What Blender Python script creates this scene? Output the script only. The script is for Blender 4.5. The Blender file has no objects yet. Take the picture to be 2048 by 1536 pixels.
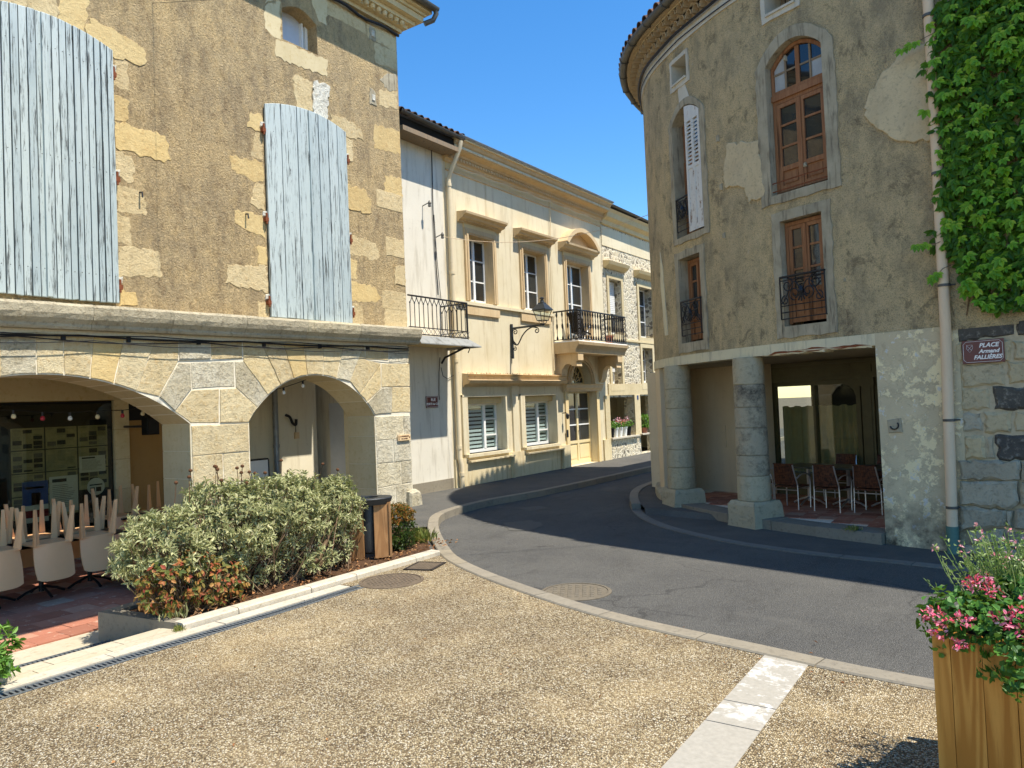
import bpy, bmesh, math, random
import numpy as np
from mathutils import Vector, Matrix
from mathutils.geometry import tessellate_polygon
random.seed(7); RNG = np.random.default_rng(7)
scene = bpy.context.scene
COL = scene.collection

# ------------------------------------------------------------ camera, sky, sun
EYE = np.array([0.0, 0.0, 1.9]); FPX = 1500.0
_y, _p, _r = [math.radians(a) for a in (34.36, 1.58, 2.38)]
_F = np.array([-math.sin(_y)*math.cos(_p), math.cos(_y)*math.cos(_p), math.sin(_p)])
_R0 = np.array([math.cos(_y), math.sin(_y), 0.0]); _U0 = np.cross(_R0, _F)
_R = math.cos(_r)*_R0 - math.sin(_r)*_U0; _U = math.sin(_r)*_R0 + math.cos(_r)*_U0
cam = bpy.data.cameras.new('camera'); cam.sensor_width = 36; cam.lens = FPX/2048*36
cam.clip_start = 0.05; cam.clip_end = 2000
camo = bpy.data.objects.new('camera', cam); COL.objects.link(camo)
camo.matrix_world = Matrix(((_R[0], _U[0], -_F[0], EYE[0]), (_R[1], _U[1], -_F[1], EYE[1]), (_R[2], _U[2], -_F[2], EYE[2]), (0, 0, 0, 1)))
scene.camera = camo

SUN = Vector((4.1, 0.57, 8.3)).normalized()
SUN_EL = math.asin(SUN.z); SUN_AZ = math.atan2(SUN.x, SUN.y)
world = bpy.data.worlds.new('World'); scene.world = world; world.use_nodes = True
wn = world.node_tree.nodes; wl = world.node_tree.links
bg = wn['Background']; sky = wn.new('ShaderNodeTexSky'); sky.sky_type = 'NISHITA'; sky.sun_disc = False
sky.sun_elevation = SUN_EL; sky.sun_rotation = SUN_AZ
sky.air_density = 1.0; sky.dust_density = 0.0; sky.ozone_density = 3.0; sky.altitude = 0
hsv = wn.new('ShaderNodeHueSaturation'); hsv.inputs['Saturation'].default_value = 1.3; wl.new(sky.outputs[0], hsv.inputs['Color']); wl.new(hsv.outputs[0], bg.inputs[0]); bg.inputs[1].default_value = 0.145
sun = bpy.data.lights.new('sun', 'SUN'); sun.energy = 4.5; sun.angle = math.radians(0.53); sun.color = (1.0, 0.94, 0.85)
suno = bpy.data.objects.new('sun', sun); COL.objects.link(suno); suno.location = (30, 10, 60)
suno.rotation_euler = (-SUN).to_track_quat('-Z', 'Y').to_euler()
scene.view_settings.view_transform = 'Standard'; scene.view_settings.look = 'None'
scene.view_settings.exposure = 0.75; scene.view_settings.gamma = 1.0; scene.view_settings.use_curve_mapping = False
scene.cycles.use_denoising = True; scene.cycles.max_bounces = 8; scene.cycles.diffuse_bounces = 5
scene.cycles.transparent_max_bounces = 12

# ------------------------------------------------------------ placing helpers (a photo direction meets a real wall or floor)
def ray(x, y): return (x-1024)/FPX*_R - (y-768)/FPX*_U + _F
def gnd(x, y, z=0.0):
    d = ray(x, y); t = (z-EYE[2])/d[2]; p = EYE+t*d; return (float(p[0]), float(p[1]))
def onX(x, y, X):
    d = ray(x, y); t = X/d[0]; p = EYE+t*d; return (float(p[1]), float(p[2]))
def onY(x, y, Y):
    d = ray(x, y); t = Y/d[1]; p = EYE+t*d; return (float(p[0]), float(p[2]))

# ------------------------------------------------------------ mesh builder
def flatP(u, z, d): return (u, d, z)
def wallX(X): return lambda u, z, d: (X+d, u, z)          # a wall facing +X, u runs along +Y
class MB:
    def __init__(s): s.v = []; s.f = []; s.m = []
    def add(s, vs, fs, m=0):
        o = len(s.v); s.v.extend([tuple(map(float, p)) for p in vs])
        for f in fs: s.f.append(tuple(i+o for i in f)); s.m.append(m)
        return s
    def box(s, x0, x1, y0, y1, z0, z1, m=0):
        return s.add([(x0,y0,z0),(x1,y0,z0),(x1,y1,z0),(x0,y1,z0),(x0,y0,z1),(x1,y0,z1),(x1,y1,z1),(x0,y1,z1)],
              [(0,3,2,1),(4,5,6,7),(0,1,5,4),(1,2,6,5),(2,3,7,6),(3,0,4,7)], m)
    def obox(s, c, ax, ay, az, m=0):
        c = Vector(c); ax = Vector(ax); ay = Vector(ay); az = Vector(az)
        P = [c+i*ax+j*ay+k*az for k in (-1,1) for (i,j) in ((-1,-1),(1,-1),(1,1),(-1,1))]
        return s.add(P, [(0,3,2,1),(4,5,6,7),(0,1,5,4),(1,2,6,5),(2,3,7,6),(3,0,4,7)], m)
    def pbox(s, P, u0, u1, z0, z1, d0, d1, nu=1, m=0):
        vs = []
        for i in range(nu+1):
            u = u0+(u1-u0)*i/nu
            vs += [P(u,z0,d0), P(u,z0,d1), P(u,z1,d1), P(u,z1,d0)]
        fs = [(0,1,2,3), tuple(4*nu+k for k in (3,2,1,0))]
        for i in range(nu):
            a = 4*i; b = a+4
            for k in range(4): fs.append((a+k, b+k, b+(k+1)%4, a+(k+1)%4))
        return s.add(vs, fs, m)
    def prism(s, P, poly, d0, d1, bev=0.0, m=0, cap0=True):
        n = len(poly); cx = sum(p[0] for p in poly)/n; cz = sum(p[1] for p in poly)/n
        vs = [P(u,z,d0) for u,z in poly]; fs = []
        if cap0: fs.append(tuple(range(n-1,-1,-1)))
        if bev > 0:
            vs += [P(u,z,d1-bev) for u,z in poly]
            for u,z in poly:
                L = math.hypot(u-cx, z-cz) or 1; k = min(0.4, bev*1.3/L)
                vs.append(P(u+(cx-u)*k, z+(cz-z)*k, d1))
            rings = 2
        else:
            vs += [P(u,z,d1) for u,z in poly]; rings = 1
        for r in range(rings):
            for i in range(n):
                j = (i+1) % n; a = r*n; b = a+n; fs.append((a+i, a+j, b+j, b+i))
        fs.append(tuple(rings*n+i for i in range(n)))
        return s.add(vs, fs, m)
    def wall(s, P, outer, holes, d0, d1, cuts=(), m=0, mr=None):
        """wall slab with openings; cuts = u values where it is split so that it can follow a curve"""
        bm = bmesh.new(); loops = [outer]+list(holes)
        flat = [p for l in loops for p in l]
        tris = tessellate_polygon([[Vector((u,z,0)) for u,z in l] for l in loops])
        vf = [bm.verts.new((u,z,d1)) for u,z in flat]; vb = [bm.verts.new((u,z,d0)) for u,z in flat]
        lay = bm.faces.layers.int.new('mi')
        for t in tris:
            for vv, rev in ((vf,0),(vb,1)):
                try:
                    f = bm.faces.new([vv[i] for i in (t if not rev else t[::-1])]); f[lay] = m
                except ValueError: pass
        k = 0
        for li, l in enumerate(loops):
            n = len(l)
            for i in range(n):
                a = k+i; b = k+(i+1)%n
                try:
                    f = bm.faces.new([vf[a], vf[b], vb[b], vb[a]]); f[lay] = mr if (mr is not None and li) else m
                except ValueError: pass
            k += n
        for c in cuts:
            bmesh.ops.bisect_plane(bm, geom=bm.verts[:]+bm.edges[:]+bm.faces[:], plane_co=(c,0,0), plane_no=(1,0,0))
        bm.verts.ensure_lookup_table(); idx = {v:i for i,v in enumerate(bm.verts)}
        vs = [P(v.co.x, v.co.y, v.co.z) for v in bm.verts]; o = len(s.v)
        s.v.extend([tuple(map(float,p)) for p in vs])
        for f in bm.faces: s.f.append(tuple(o+idx[v] for v in f.verts)); s.m.append(f[lay])
        bm.free(); return s
    def tube(s, pts, r, n=8, closed=False, m=0):
        pts = [Vector(p) for p in pts]; N = len(pts); rr = r if hasattr(r,'__len__') else [r]*N
        vs = []; up = None
        for i,p in enumerate(pts):
            a = pts[(i-1)%N] if (closed or i>0) else p; b = pts[(i+1)%N] if (closed or i<N-1) else p
            t = (b-a).normalized() if (b-a).length > 1e-9 else Vector((0,0,1))
            if up is None: up = Vector((0,0,1)) if abs(t.z) < .9 else Vector((1,0,0))
            x = (up - t*up.dot(t)); x = x.normalized() if x.length > 1e-6 else t.orthogonal().normalized()
            up = x; y = t.cross(x)
            for k in range(n):
                an = 2*math.pi*k/n; vs.append(p+rr[i]*(math.cos(an)*x+math.sin(an)*y))
        fs = []
        for i in range(N if closed else N-1):
            a = i*n; b = ((i+1)%N)*n
            for k in range(n): fs.append((a+k, a+(k+1)%n, b+(k+1)%n, b+k))
        if not closed: fs += [tuple(range(n-1,-1,-1)), tuple((N-1)*n+k for k in range(n))]
        return s.add(vs, fs, m)
    def lathe(s, prof, c, n=24, m=0, sx=1, sy=1, close=True):
        vs = [(c[0]+r*sx*math.cos(2*math.pi*k/n), c[1]+r*sy*math.sin(2*math.pi*k/n), c[2]+z) for r,z in prof for k in range(n)]
        fs = []
        for i in range(len(prof)-1):
            for k in range(n): fs.append((i*n+k, i*n+(k+1)%n, (i+1)*n+(k+1)%n, (i+1)*n+k))
        if close:
            fs.append(tuple(range(n-1,-1,-1))); fs.append(tuple((len(prof)-1)*n+k for k in range(n)))
        return s.add(vs, fs, m)
    def sweep(s, P, prof, us, m=0):
        """closed profile [(d,z)] carried along the wall"""
        n = len(prof); vs = [P(u,z,d) for u in us for d,z in prof]; fs = []
        for i in range(len(us)-1):
            for k in range(n): fs.append((i*n+k, i*n+(k+1)%n, (i+1)*n+(k+1)%n, (i+1)*n+k))
        fs += [tuple(range(n-1,-1,-1)), tuple((len(us)-1)*n+k for k in range(n))]
        return s.add(vs, fs, m)
    def sheet(s, poly, z, m=0):
        zz = z if hasattr(z,'__len__') else [z]*len(poly)
        tr = tessellate_polygon([[Vector((x,y,0)) for x,y in poly]])
        fs = []
        for t in tr:
            a,b,c = [poly[i] for i in t]
            cr = (b[0]-a[0])*(c[1]-a[1])-(b[1]-a[1])*(c[0]-a[0])
            fs.append(tuple(t) if cr > 0 else tuple(t)[::-1])
        return s.add([(x,y,w) for (x,y),w in zip(poly,zz)], fs, m)
    def mesh(s, name, mats, smooth=False, recalc=True):
        me = bpy.data.meshes.new(name); me.from_pydata(s.v, [], s.f)
        mats = mats if isinstance(mats,(list,tuple)) else [mats]
        for mt in mats: me.materials.append(mt)
        if len(mats) > 1: me.polygons.foreach_set('material_index', s.m)
        if recalc:
            bm = bmesh.new(); bm.from_mesh(me); bmesh.ops.recalc_face_normals(bm, faces=bm.faces); bm.to_mesh(me); bm.free()
        if smooth:
            me.polygons.foreach_set('use_smooth', [True]*len(me.polygons))
            if smooth != 'all':
                try: me.set_sharp_from_angle(angle=math.radians(38))
                except Exception: pass
        me.update(); return me
    def build(s, name, mats, parent=None, smooth=False, recalc=True, label=None):
        return link(name, s.mesh(name, mats, smooth, recalc), parent, label)

WLOC = {}
def link(name, me, parent=None, label=None):
    o = bpy.data.objects.new(name, me); COL.objects.link(o)
    if parent is not None:
        o.parent = parent; L = WLOC.get(parent.name, (0,0,0)); o.location = (-L[0], -L[1], -L[2])
    if label: o['label'] = label
    return o
def thing(name, label, cat, loc=(0,0,0), group=None, local=False):
    o = bpy.data.objects.new(name, None); COL.objects.link(o); o.location = loc; o.empty_display_size = .1
    o['label'] = label; o['category'] = cat
    if group: o['group'] = group
    if not local: WLOC[o.name] = loc
    return o
def tag(o, label, cat, group=None):
    o['label'] = label; o['category'] = cat
    if group: o['group'] = group
    return o
def struct(o): o['kind'] = 'structure'; return o
def stuff(o): o['kind'] = 'stuff'; return o
def copy_tree(o, parent=None):
    c = o.copy(); COL.objects.link(c); c.parent = parent
    for ch in list(o.children): copy_tree(ch, c)
    return c
def jag(poly, step=.08, amp=.012, seed=0):
    """roughen an outline"""
    rnd = random.Random(seed); out = []
    for i in range(len(poly)):
        a = poly[i]; b = poly[(i+1)%len(poly)]; L = math.hypot(b[0]-a[0], b[1]-a[1]); n = max(1, int(L/step))
        for k in range(n):
            t = k/n; j = amp if k else amp*.5
            out.append((a[0]+(b[0]-a[0])*t+rnd.uniform(-j,j), a[1]+(b[1]-a[1])*t+rnd.uniform(-j,j)))
    return out
def inset(poly, g):
    n = len(poly); cx = sum(p[0] for p in poly)/n; cz = sum(p[1] for p in poly)/n; out = []
    for u,z in poly:
        L = math.hypot(u-cx, z-cz) or 1; k = g/L; out.append((u+(cx-u)*k, z+(cz-z)*k))
    return out
def arc_pts(cx, cz, R, a0, a1, n):
    return [(cx+R*math.cos(a0+(a1-a0)*i/n), cz+R*math.sin(a0+(a1-a0)*i/n)) for i in range(n+1)]

# ------------------------------------------------------------ materials
def S(r, g, b, k=1.0):
    f = lambda c: ((c/255+.055)/1.055)**2.4 if c > 10 else c/255/12.92
    return (f(r)*k, f(g)*k, f(b)*k, 1)
class NT:
    def __init__(s, name):
        s.mat = bpy.data.materials.new(name); s.mat.use_nodes = True
        s.t = s.mat.node_tree; s.n = s.t.nodes; s.b = s.n['Principled BSDF']; s.out = s.n['Material Output']
        s.pos = s.n.new('ShaderNodeNewGeometry').outputs['Position']
    def L(s, a, b): s.t.links.new(a, b)
    def vec(s, sc):
        m = s.n.new('ShaderNodeMapping'); m.inputs['Scale'].default_value = sc; s.L(s.pos, m.inputs['Vector']); return m.outputs[0]
    def noise(s, scale, detail=6, rough=.6, v=None, dist=0):
        n = s.n.new('ShaderNodeTexNoise'); n.inputs['Scale'].default_value = scale; n.inputs['Detail'].default_value = detail
        n.inputs['Roughness'].default_value = rough; n.inputs['Distortion'].default_value = dist
        s.L(v if v is not None else s.pos, n.inputs['Vector']); return n.outputs['Fac']
    def vor(s, scale, feature='F1', out='Distance', v=None, rnd=1):
        n = s.n.new('ShaderNodeTexVoronoi'); n.feature = feature; n.inputs['Scale'].default_value = scale
        n.inputs['Randomness'].default_value = rnd
        s.L(v if v is not None else s.pos, n.inputs['Vector']); return n.outputs[out]
    def ramp(s, f, *stops):
        r = s.n.new('ShaderNodeValToRGB'); e = r.color_ramp.elements
        while len(e) < len(stops): e.new(.5)
        for el,(p,c) in zip(e, stops):
            el.position = p; el.color = c if hasattr(c,'__len__') else (c,c,c,1)
        s.L(f, r.inputs[0]); return r.outputs[0]
    def mix(s, f, a, b, mode='MIX'):
        m = s.n.new('ShaderNodeMix'); m.data_type = 'RGBA'; m.blend_type = mode
        for i,x in ((0,f),(6,a),(7,b)):
            if hasattr(x,'is_output'): s.L(x, m.inputs[i])
            else: m.inputs[i].default_value = x
        return m.outputs[2]
    def math(s, op, a, b=0.0):
        m = s.n.new('ShaderNodeMath'); m.operation = op
        for i,x in ((0,a),(1,b)):
            if hasattr(x,'is_output'): s.L(x, m.inputs[i])
            else: m.inputs[i].default_value = x
        return m.outputs[0]
    def rand(s): return s.n.new('ShaderNodeObjectInfo').outputs['Random']
    def island(s): return s.n.new('ShaderNodeNewGeometry').outputs['Random Per Island']
    def sep(s, k):
        n = s.n.new('ShaderNodeSeparateXYZ'); s.L(s.pos, n.inputs[0]); return n.outputs[k]
    def bump(s, h, strength=.5, dist=.02):
        b = s.n.new('ShaderNodeBump'); b.inputs['Strength'].default_value = strength; b.inputs['Distance'].default_value = dist
        s.L(h, b.inputs['Height'])
        prev = s.b.inputs['Normal']
        if prev.is_linked: s.L(prev.links[0].from_socket, b.inputs['Normal'])
        s.L(b.outputs[0], s.b.inputs['Normal']); return s
    def col(s, c):
        if hasattr(c,'is_output'): s.L(c, s.b.inputs['Base Color'])
        else: s.b.inputs['Base Color'].default_value = c
        return s
    def set(s, rough=.85, metal=0, spec=.3):
        s.b.inputs['Roughness'].default_value = rough; s.b.inputs['Metallic'].default_value = metal
        s.b.inputs['Specular IOR Level'].default_value = spec; return s.mat

def m_stone(name, c1, c2, c3=None, bump=.8, bd=.03, pit=.5, vary=.35, sc=1.0):
    """worn limestone: mottled, pitted, each block a little different"""
    n = NT(name); a = n.noise(2.2*sc, 5, .62); b = n.noise(14*sc, 6, .7); c = n.noise(60*sc, 5, .7)
    col = n.mix(n.ramp(a, (.3,0.), (.7,1.)), c1, c2)
    if c3: col = n.mix(n.ramp(b, (.52,0.), (.72,1.)), col, c3)
    pm = n.ramp(n.noise(3.1*sc, 4, .6), (.42,0.), (.62,1.)); p0 = n.ramp(n.noise(38*sc, 7, .82, None, .4), (.31,0.), (.43,1.)); pits = n.math('SUBTRACT', 1., n.math('MULTIPLY', n.math('SUBTRACT', 1., p0), pm)); veins = n.ramp(n.noise(9*sc, 9, .8, n.vec((1,1,1.7)), .3), (.33,0.), (.43,1.))
    dk = (c1[0]*.42, c1[1]*.38, c1[2]*.32, 1)
    col = n.mix(n.math('MULTIPLY', n.math('SUBTRACT', 1., pits), .5*pit), col, dk)
    col = n.mix(n.math('MULTIPLY', n.math('MULTIPLY', n.math('SUBTRACT', 1., veins), pm), .35*pit), col, dk)
    col = n.mix(n.math('MULTIPLY', n.ramp(n.noise(1.3*sc, 6, .7, n.vec((2,2,.7))), (.5,0.), (.7,1.)), .3), col, (c1[0]*.68, c1[1]*.64, c1[2]*.56, 1))
    r = n.rand(); col = n.mix(vary, col, n.ramp(r, (0., (c1[0]*.8,c1[1]*.79,c1[2]*.78,1)), (.4, c1), (.7, c2), (1., (min(1,c2[0]*1.08),c2[1]*1.0,c2[2]*.82,1))))
    n.col(col)
    h = n.math('ADD', n.math('MULTIPLY', b, .55), n.math('MULTIPLY', c, .3))
    h = n.math('ADD', h, n.math('MULTIPLY', pits, pit*.45)); h = n.math('ADD', h, n.math('MULTIPLY', veins, pit*.22))
    n.bump(h, bump, bd); return n.set(.9)
def m_plain(name, c, rough=.6, metal=0, spec=.4, var=.12, sc=12, bump=.1):
    n = NT(name); f = n.noise(sc, 5, .65)
    n.col(n.mix(n.ramp(f, (.3,0.), (.7,1.)), tuple(x*(1-var) for x in c[:3])+(1,), tuple(min(1,x*(1+var)) for x in c[:3])+(1,)))
    if bump: n.bump(n.noise(sc*5, 4, .6), bump, .004)
    return n.set(rough, metal, spec)
def m_plaster(name, c1, c2, stain, bump=.25, sc=1.0, streak=.35):
    """painted render: broad mottling and rain streaks"""
    n = NT(name); a = n.noise(1.1*sc, 6, .6); b = n.noise(9*sc, 6, .7); st = n.noise(2.0*sc, 5, .65, n.vec((3,3,.35)))
    col = n.mix(n.ramp(a, (.32,0.), (.68,1.)), c1, c2)
    col = n.mix(n.math('MULTIPLY', n.ramp(st, (.52,0.), (.75,1.)), streak), col, stain)
    col = n.mix(n.math('MULTIPLY', n.ramp(b, (.6,0.), (.72,1.)), .35), col, stain)
    n.col(col); n.bump(n.noise(45*sc, 5, .65), bump, .012); return n.set(.88)
def m_wood(name, c1, c2, axis='z', rough=.7, sc=1.0, vary=.4):
    n = NT(name); v = {'z':(14,14,1.1),'x':(1.1,14,14),'y':(14,1.1,14)}[axis]
    r = n.rand()
    off = n.n.new('ShaderNodeCombineXYZ'); m = n.math('MULTIPLY', r, 37.0)
    for i in range(3): n.L(m, off.inputs[i])
    ad = n.n.new('ShaderNodeVectorMath'); ad.operation = 'ADD'; n.L(n.vec(tuple(sc*x for x in v)), ad.inputs[0]); n.L(off.outputs[0], ad.inputs[1])
    cont = n.math('ADD', n.math('MULTIPLY', n.math('SINE', n.math('MULTIPLY', n.noise(.55, 1.5, .5, ad.outputs[0]), 55.)), .5), .5)
    g = n.math('ADD', n.math('MULTIPLY', n.noise(1.0, 7, .68, ad.outputs[0], .8), .62), n.math('MULTIPLY', cont, .3)); f = n.noise(6.0, 5, .7, ad.outputs[0])
    col = n.mix(n.ramp(g, (.35,0.), (.65,1.)), c1, c2)
    col = n.mix(n.math('MULTIPLY', n.ramp(f, (.55,0.), (.75,1.)), .4), col, tuple(x*.45 for x in c1[:3])+(1,))
    col = n.mix(vary, col, n.ramp(r, (0., tuple(x*.7 for x in c1[:3])+(1,)), (1., c2)))
    kn = n.vor(.32*sc, 'F1', 'Distance', ad.outputs[0]); col = n.mix(n.ramp(kn, (.05,.85), (.16,0.)), col, tuple(x*.25 for x in c1[:3])+(1,))
    n.col(col); n.bump(g, .35, .006); return n.set(rough)
def m_leaf(name, *cols, trans=.3, rough=.5, sc=0):
    n = NT(name); k = len(cols); r = n.island()
    c = n.ramp(r, *[(i/max(1,k-1), q) for i,q in enumerate(cols)])
    n.col(c); n.set(rough, 0, .35)
    t = n.n.new('ShaderNodeBsdfTranslucent'); hs = n.mix(.5, c, (.25,.35,.04,1)); n.L(hs, t.inputs[0])
    mx = n.n.new('ShaderNodeMixShader'); mx.inputs[0].default_value = trans
    n.L(n.b.outputs[0], mx.inputs[1]); n.L(t.outputs[0], mx.inputs[2]); n.L(mx.outputs[0], n.out.inputs[0]); return n.mat
def m_glass(name, tint=(.85,.9,.88,1), refl=1.0):
    n = NT(name); tr = n.n.new('ShaderNodeBsdfTransparent'); tr.inputs[0].default_value = tint
    gl = n.n.new('ShaderNodeBsdfGlossy'); gl.inputs['Roughness'].default_value = .015
    lw = n.n.new('ShaderNodeLayerWeight'); fc = n.math('ADD', n.math('MULTIPLY', n.math('POWER', lw.outputs['Facing'], 5.), .9), .045*refl)
    mx = n.n.new('ShaderNodeMixShader'); n.L(fc, mx.inputs[0])
    n.L(tr.outputs[0], mx.inputs[1]); n.L(gl.outputs[0], mx.inputs[2]); n.L(mx.outputs[0], n.out.inputs[0]); return n.mat

M = {}
M['stone'] = m_stone('limestone', S(210,188,142), S(224,208,168), S(198,160,96), 1.0, .045, .8)
M['stone_worn'] = m_stone('worn_limestone', S(196,182,148), S(228,220,196), S(160,145,112), 1.0, .06, 1.0)
M['stone_soft'] = m_stone('dressed_limestone', S(200,182,140), S(216,200,160), S(186,160,108), .35, .02, .2)
M['stone_yellow'] = m_stone('yellow_limestone', S(208,178,120), S(218,194,140), S(190,154,100), .8, .035, .6)
M['stone_white'] = m_stone('weathered_white_stone', S(232,226,205), S(240,236,220), S(180,165,130), 1.0, .09, 1.0, .1)
M['mortar_dirty'] = m_plain('dirty_mortar', S(186,172,142), .95, 0, .2, .2, 14, .6)
M['mortar'] = m_plain('lime_mortar', S(232,222,198), .95, 0, .2, .1, 20, .6)
M['stone_grey'] = m_stone('lichen_grey_stone', S(172,162,138), S(192,182,156), S(126,118,100), .9, .045, .7, .4)
M['stone_rubble_tan'] = m_stone('tan_wall_stone', S(214,194,150), S(196,182,150), S(160,146,118), .9, .05, .7, .4)
M['stone_black'] = m_stone('soot_black_stone', S(74,71,66), S(96,92,84), S(176,170,154), .8, .04, .5, .25)
M['ledge'] = m_stone('weathered_ledge_stone', S(176,164,136), S(204,192,162), S(120,106,84), .9, .05, .7, .3)

n = NT('tan_render')                                   # the left building's old render
a = n.noise(.9, 7, .62); b = n.noise(5, 6, .7); c = n.noise(38, 6, .72); st = n.noise(1.6, 6, .65, n.vec((2.5,2.5,.8)))
col = n.mix(n.ramp(a, (.35,0.), (.66,1.)), S(216,188,138), S(190,168,130))
col = n.mix(n.ramp(b, (.45,0.), (.75,1.)), col, S(218,188,134))
col = n.mix(n.math('MULTIPLY', n.ramp(st, (.46,0.), (.68,1.)), .7), col, S(150,132,104))
col = n.mix(n.math('MULTIPLY', n.ramp(c, (.36,1.), (.5,0.)), .35), col, S(128,102,68))
col = n.mix(n.math('MULTIPLY', n.ramp(n.noise(26,4,.8,n.vec((1,1.6,.7)),1.0), (.62,0.), (.72,1.)), .5), col, S(232,212,168))
wr = n.noise(5.5, 9, .8, n.vec((1,1.2,.9)), .5); col = n.mix(n.math('MULTIPLY', n.ramp(wr, (.53,0.), (.6,1.)), .45), col, S(226,200,150)); col = n.mix(n.math('MULTIPLY', n.ramp(wr, (.4,1.), (.46,0.)), .5), col, S(140,116,82))
col = n.mix(n.math('MULTIPLY', n.ramp(n.noise(48,6,.85), (.66,0.), (.7,1.)), .6), col, S(240,228,200)); col = n.mix(n.math('MULTIPLY', n.ramp(n.noise(30,7,.85), (.32,1.), (.37,0.)), .7), col, S(84,64,40))
n.col(col); n.bump(n.math('ADD', c, n.math('MULTIPLY', n.noise(13,6,.75,n.vec((1,1.5,.8)),.8), 1.3)), 1.0, .045); M['tan_render'] = n.set(.95)

n = NT('grey_roughcast')                               # the round building's roughcast
a = n.noise(.8, 6, .62); b = n.noise(3.2, 6, .68, n.vec((1,1,.55))); c = n.noise(70, 5, .7); e = n.vor(55)
col = n.mix(n.ramp(a, (.34,0.), (.66,1.)), S(232,206,154), S(214,192,148))
col = n.mix(n.math('MULTIPLY', n.ramp(b, (.47,0.), (.66,1.)), .7), col, S(156,143,116))
col = n.mix(n.math('MULTIPLY', n.ramp(c, (.38,1.), (.52,0.)), .5), col, S(106,95,72))
col = n.mix(n.math('MULTIPLY', n.ramp(n.noise(11,5,.7), (.66,0.), (.74,1.)), .5), col, S(222,214,194))
col = n.mix(n.math('MULTIPLY', n.ramp(n.noise(1.1,8,.74,n.vec((1.2,1.2,.5)),.6), (.52,0.), (.68,1.)), .6), col, S(116,107,90))
wr = n.noise(4.2, 9, .8, n.vec((1,1,.8)), .5); col = n.mix(n.math('MULTIPLY', n.ramp(wr, (.54,0.), (.62,1.)), .4), col, S(226,204,160)); col = n.mix(n.math('MULTIPLY', n.ramp(wr, (.38,1.), (.46,0.)), .6), col, S(104,92,72))
col = n.mix(n.math('MULTIPLY', n.ramp(n.noise(42,7,.85), (.33,1.), (.39,0.)), .75), col, S(60,52,40)); col = n.mix(n.math('MULTIPLY', n.ramp(n.noise(36,7,.85), (.64,0.), (.69,1.)), .55), col, S(240,226,196))
n.col(col); n.bump(n.math('ADD', c, n.math('MULTIPLY', e, .6)), 1.0, .03); M['roughcast'] = n.set(.96)
M['patch'] = m_stone('bare_mortar_patch', S(216,196,154), S(198,180,144), S(164,150,122), .8, .02, .6, 0, 1.6)

n = NT('peeling_paint')                                # flaking cream paint over grey render, mould near the ground
a = n.noise(3.2, 8, .72); b = n.noise(11, 7, .7); g = n.noise(2.2, 6, .7); z = n.sep(2)
col = n.mix(n.ramp(n.noise(1.5,5,.6), (.35,0.), (.65,1.)), S(216,200,162), S(194,180,148))
col = n.mix(n.ramp(n.math('ADD', n.math('MULTIPLY', a, .6), n.math('MULTIPLY', b, .4)), (.525,0.), (.54,1.)), col, S(240,224,178))
col = n.mix(n.ramp(n.math('ADD', n.math('MULTIPLY', b, .7), n.math('MULTIPLY', g, .3)), (.575,0.), (.59,1.)), col, S(214,210,198))
mould = n.math('MULTIPLY', n.ramp(g, (.4,0.), (.55,1.)), n.ramp(n.math('ADD', n.math('MULTIPLY', z, 1.1), n.math('MULTIPLY', b, .5)), (.3,1.), (.95,0.)))
col = n.mix(n.math('MULTIPLY', mould, .9), col, S(62,58,50))
n.col(col); n.bump(n.math('ADD', n.ramp(a, (.5,0.), (.53,1.)), n.noise(50,5,.7)), .5, .012); M['peeling'] = n.set(.9)

M['column'] = m_stone('column_stone', S(196,182,148), S(182,170,142), S(128,118,98), .9, .04, .9, .35)
n = NT('blackened_column_stone')                       # black crust on the weather side
a = n.noise(2.4, 8, .7); b = n.noise(22, 7, .75)
col = n.mix(n.ramp(n.math('ADD', n.math('MULTIPLY', a, .7), n.math('MULTIPLY', b, .3)), (.48,0.), (.64,1.)), S(194,180,150), S(86,80,70))
col = n.mix(n.math('MULTIPLY', n.ramp(b, (.3,1.), (.42,0.)), .5), col, S(50,46,42))
n.col(col); n.bump(n.math('ADD', b, n.math('MULTIPLY', a, .8)), 1.0, .045); M['column_black'] = n.set(.92)

M['cream'] = m_plaster('cream_paint', S(214,199,162), S(224,212,180), S(178,156,114), .22, 1, .75)
M['cream_low'] = m_plaster('cream_paint_weathered', S(212,194,150), S(220,203,164), S(168,142,98), .35, 1.5, .75)
M['ochre'] = m_plaster('ochre_trim_paint', S(204,176,132), S(214,190,148), S(160,130,92), .15, 1.6, .4)
M['ochre_soft'] = m_plaster('pale_ochre_trim', S(222,196,142), S(228,206,156), S(190,160,110), .12, 1.6, .3)
M['white_wall'] = m_plaster('white_paint_weathered', S(228,221,202), S(218,210,190), S(168,156,132), .25, 1, .7)
M['white_inner'] = m_plaster('white_inner_plaster', S(224,218,200), S(232,228,214), S(190,180,150), .15, 1, .4)
M['cream_inner'] = m_plaster('cream_inner_plaster', S(228,216,184), S(234,224,196), S(186,168,130), .25, 1, .5)
M['ochre_inner'] = m_plaster('ochre_inner_plaster', S(160,124,74), S(170,136,86), S(130,98,58), .15, 1, .3)
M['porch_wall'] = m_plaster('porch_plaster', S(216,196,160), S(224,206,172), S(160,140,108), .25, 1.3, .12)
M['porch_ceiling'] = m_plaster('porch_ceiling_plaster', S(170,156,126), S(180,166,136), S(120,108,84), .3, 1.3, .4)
M['band'] = m_plaster('cream_band_paint', S(224,212,174), S(214,204,172), S(150,142,120), .5, 2.4, .7)
M['frieze'] = m_plaster('frieze_plaster', S(206,200,182), S(192,184,164), S(140,132,114), .3, 2, .5)
M['cement'] = m_plaster('window_cement', S(190,178,150), S(160,149,124), S(80,72,58), .9, 3.2, 1.0)
M['rubble'] = None
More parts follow.
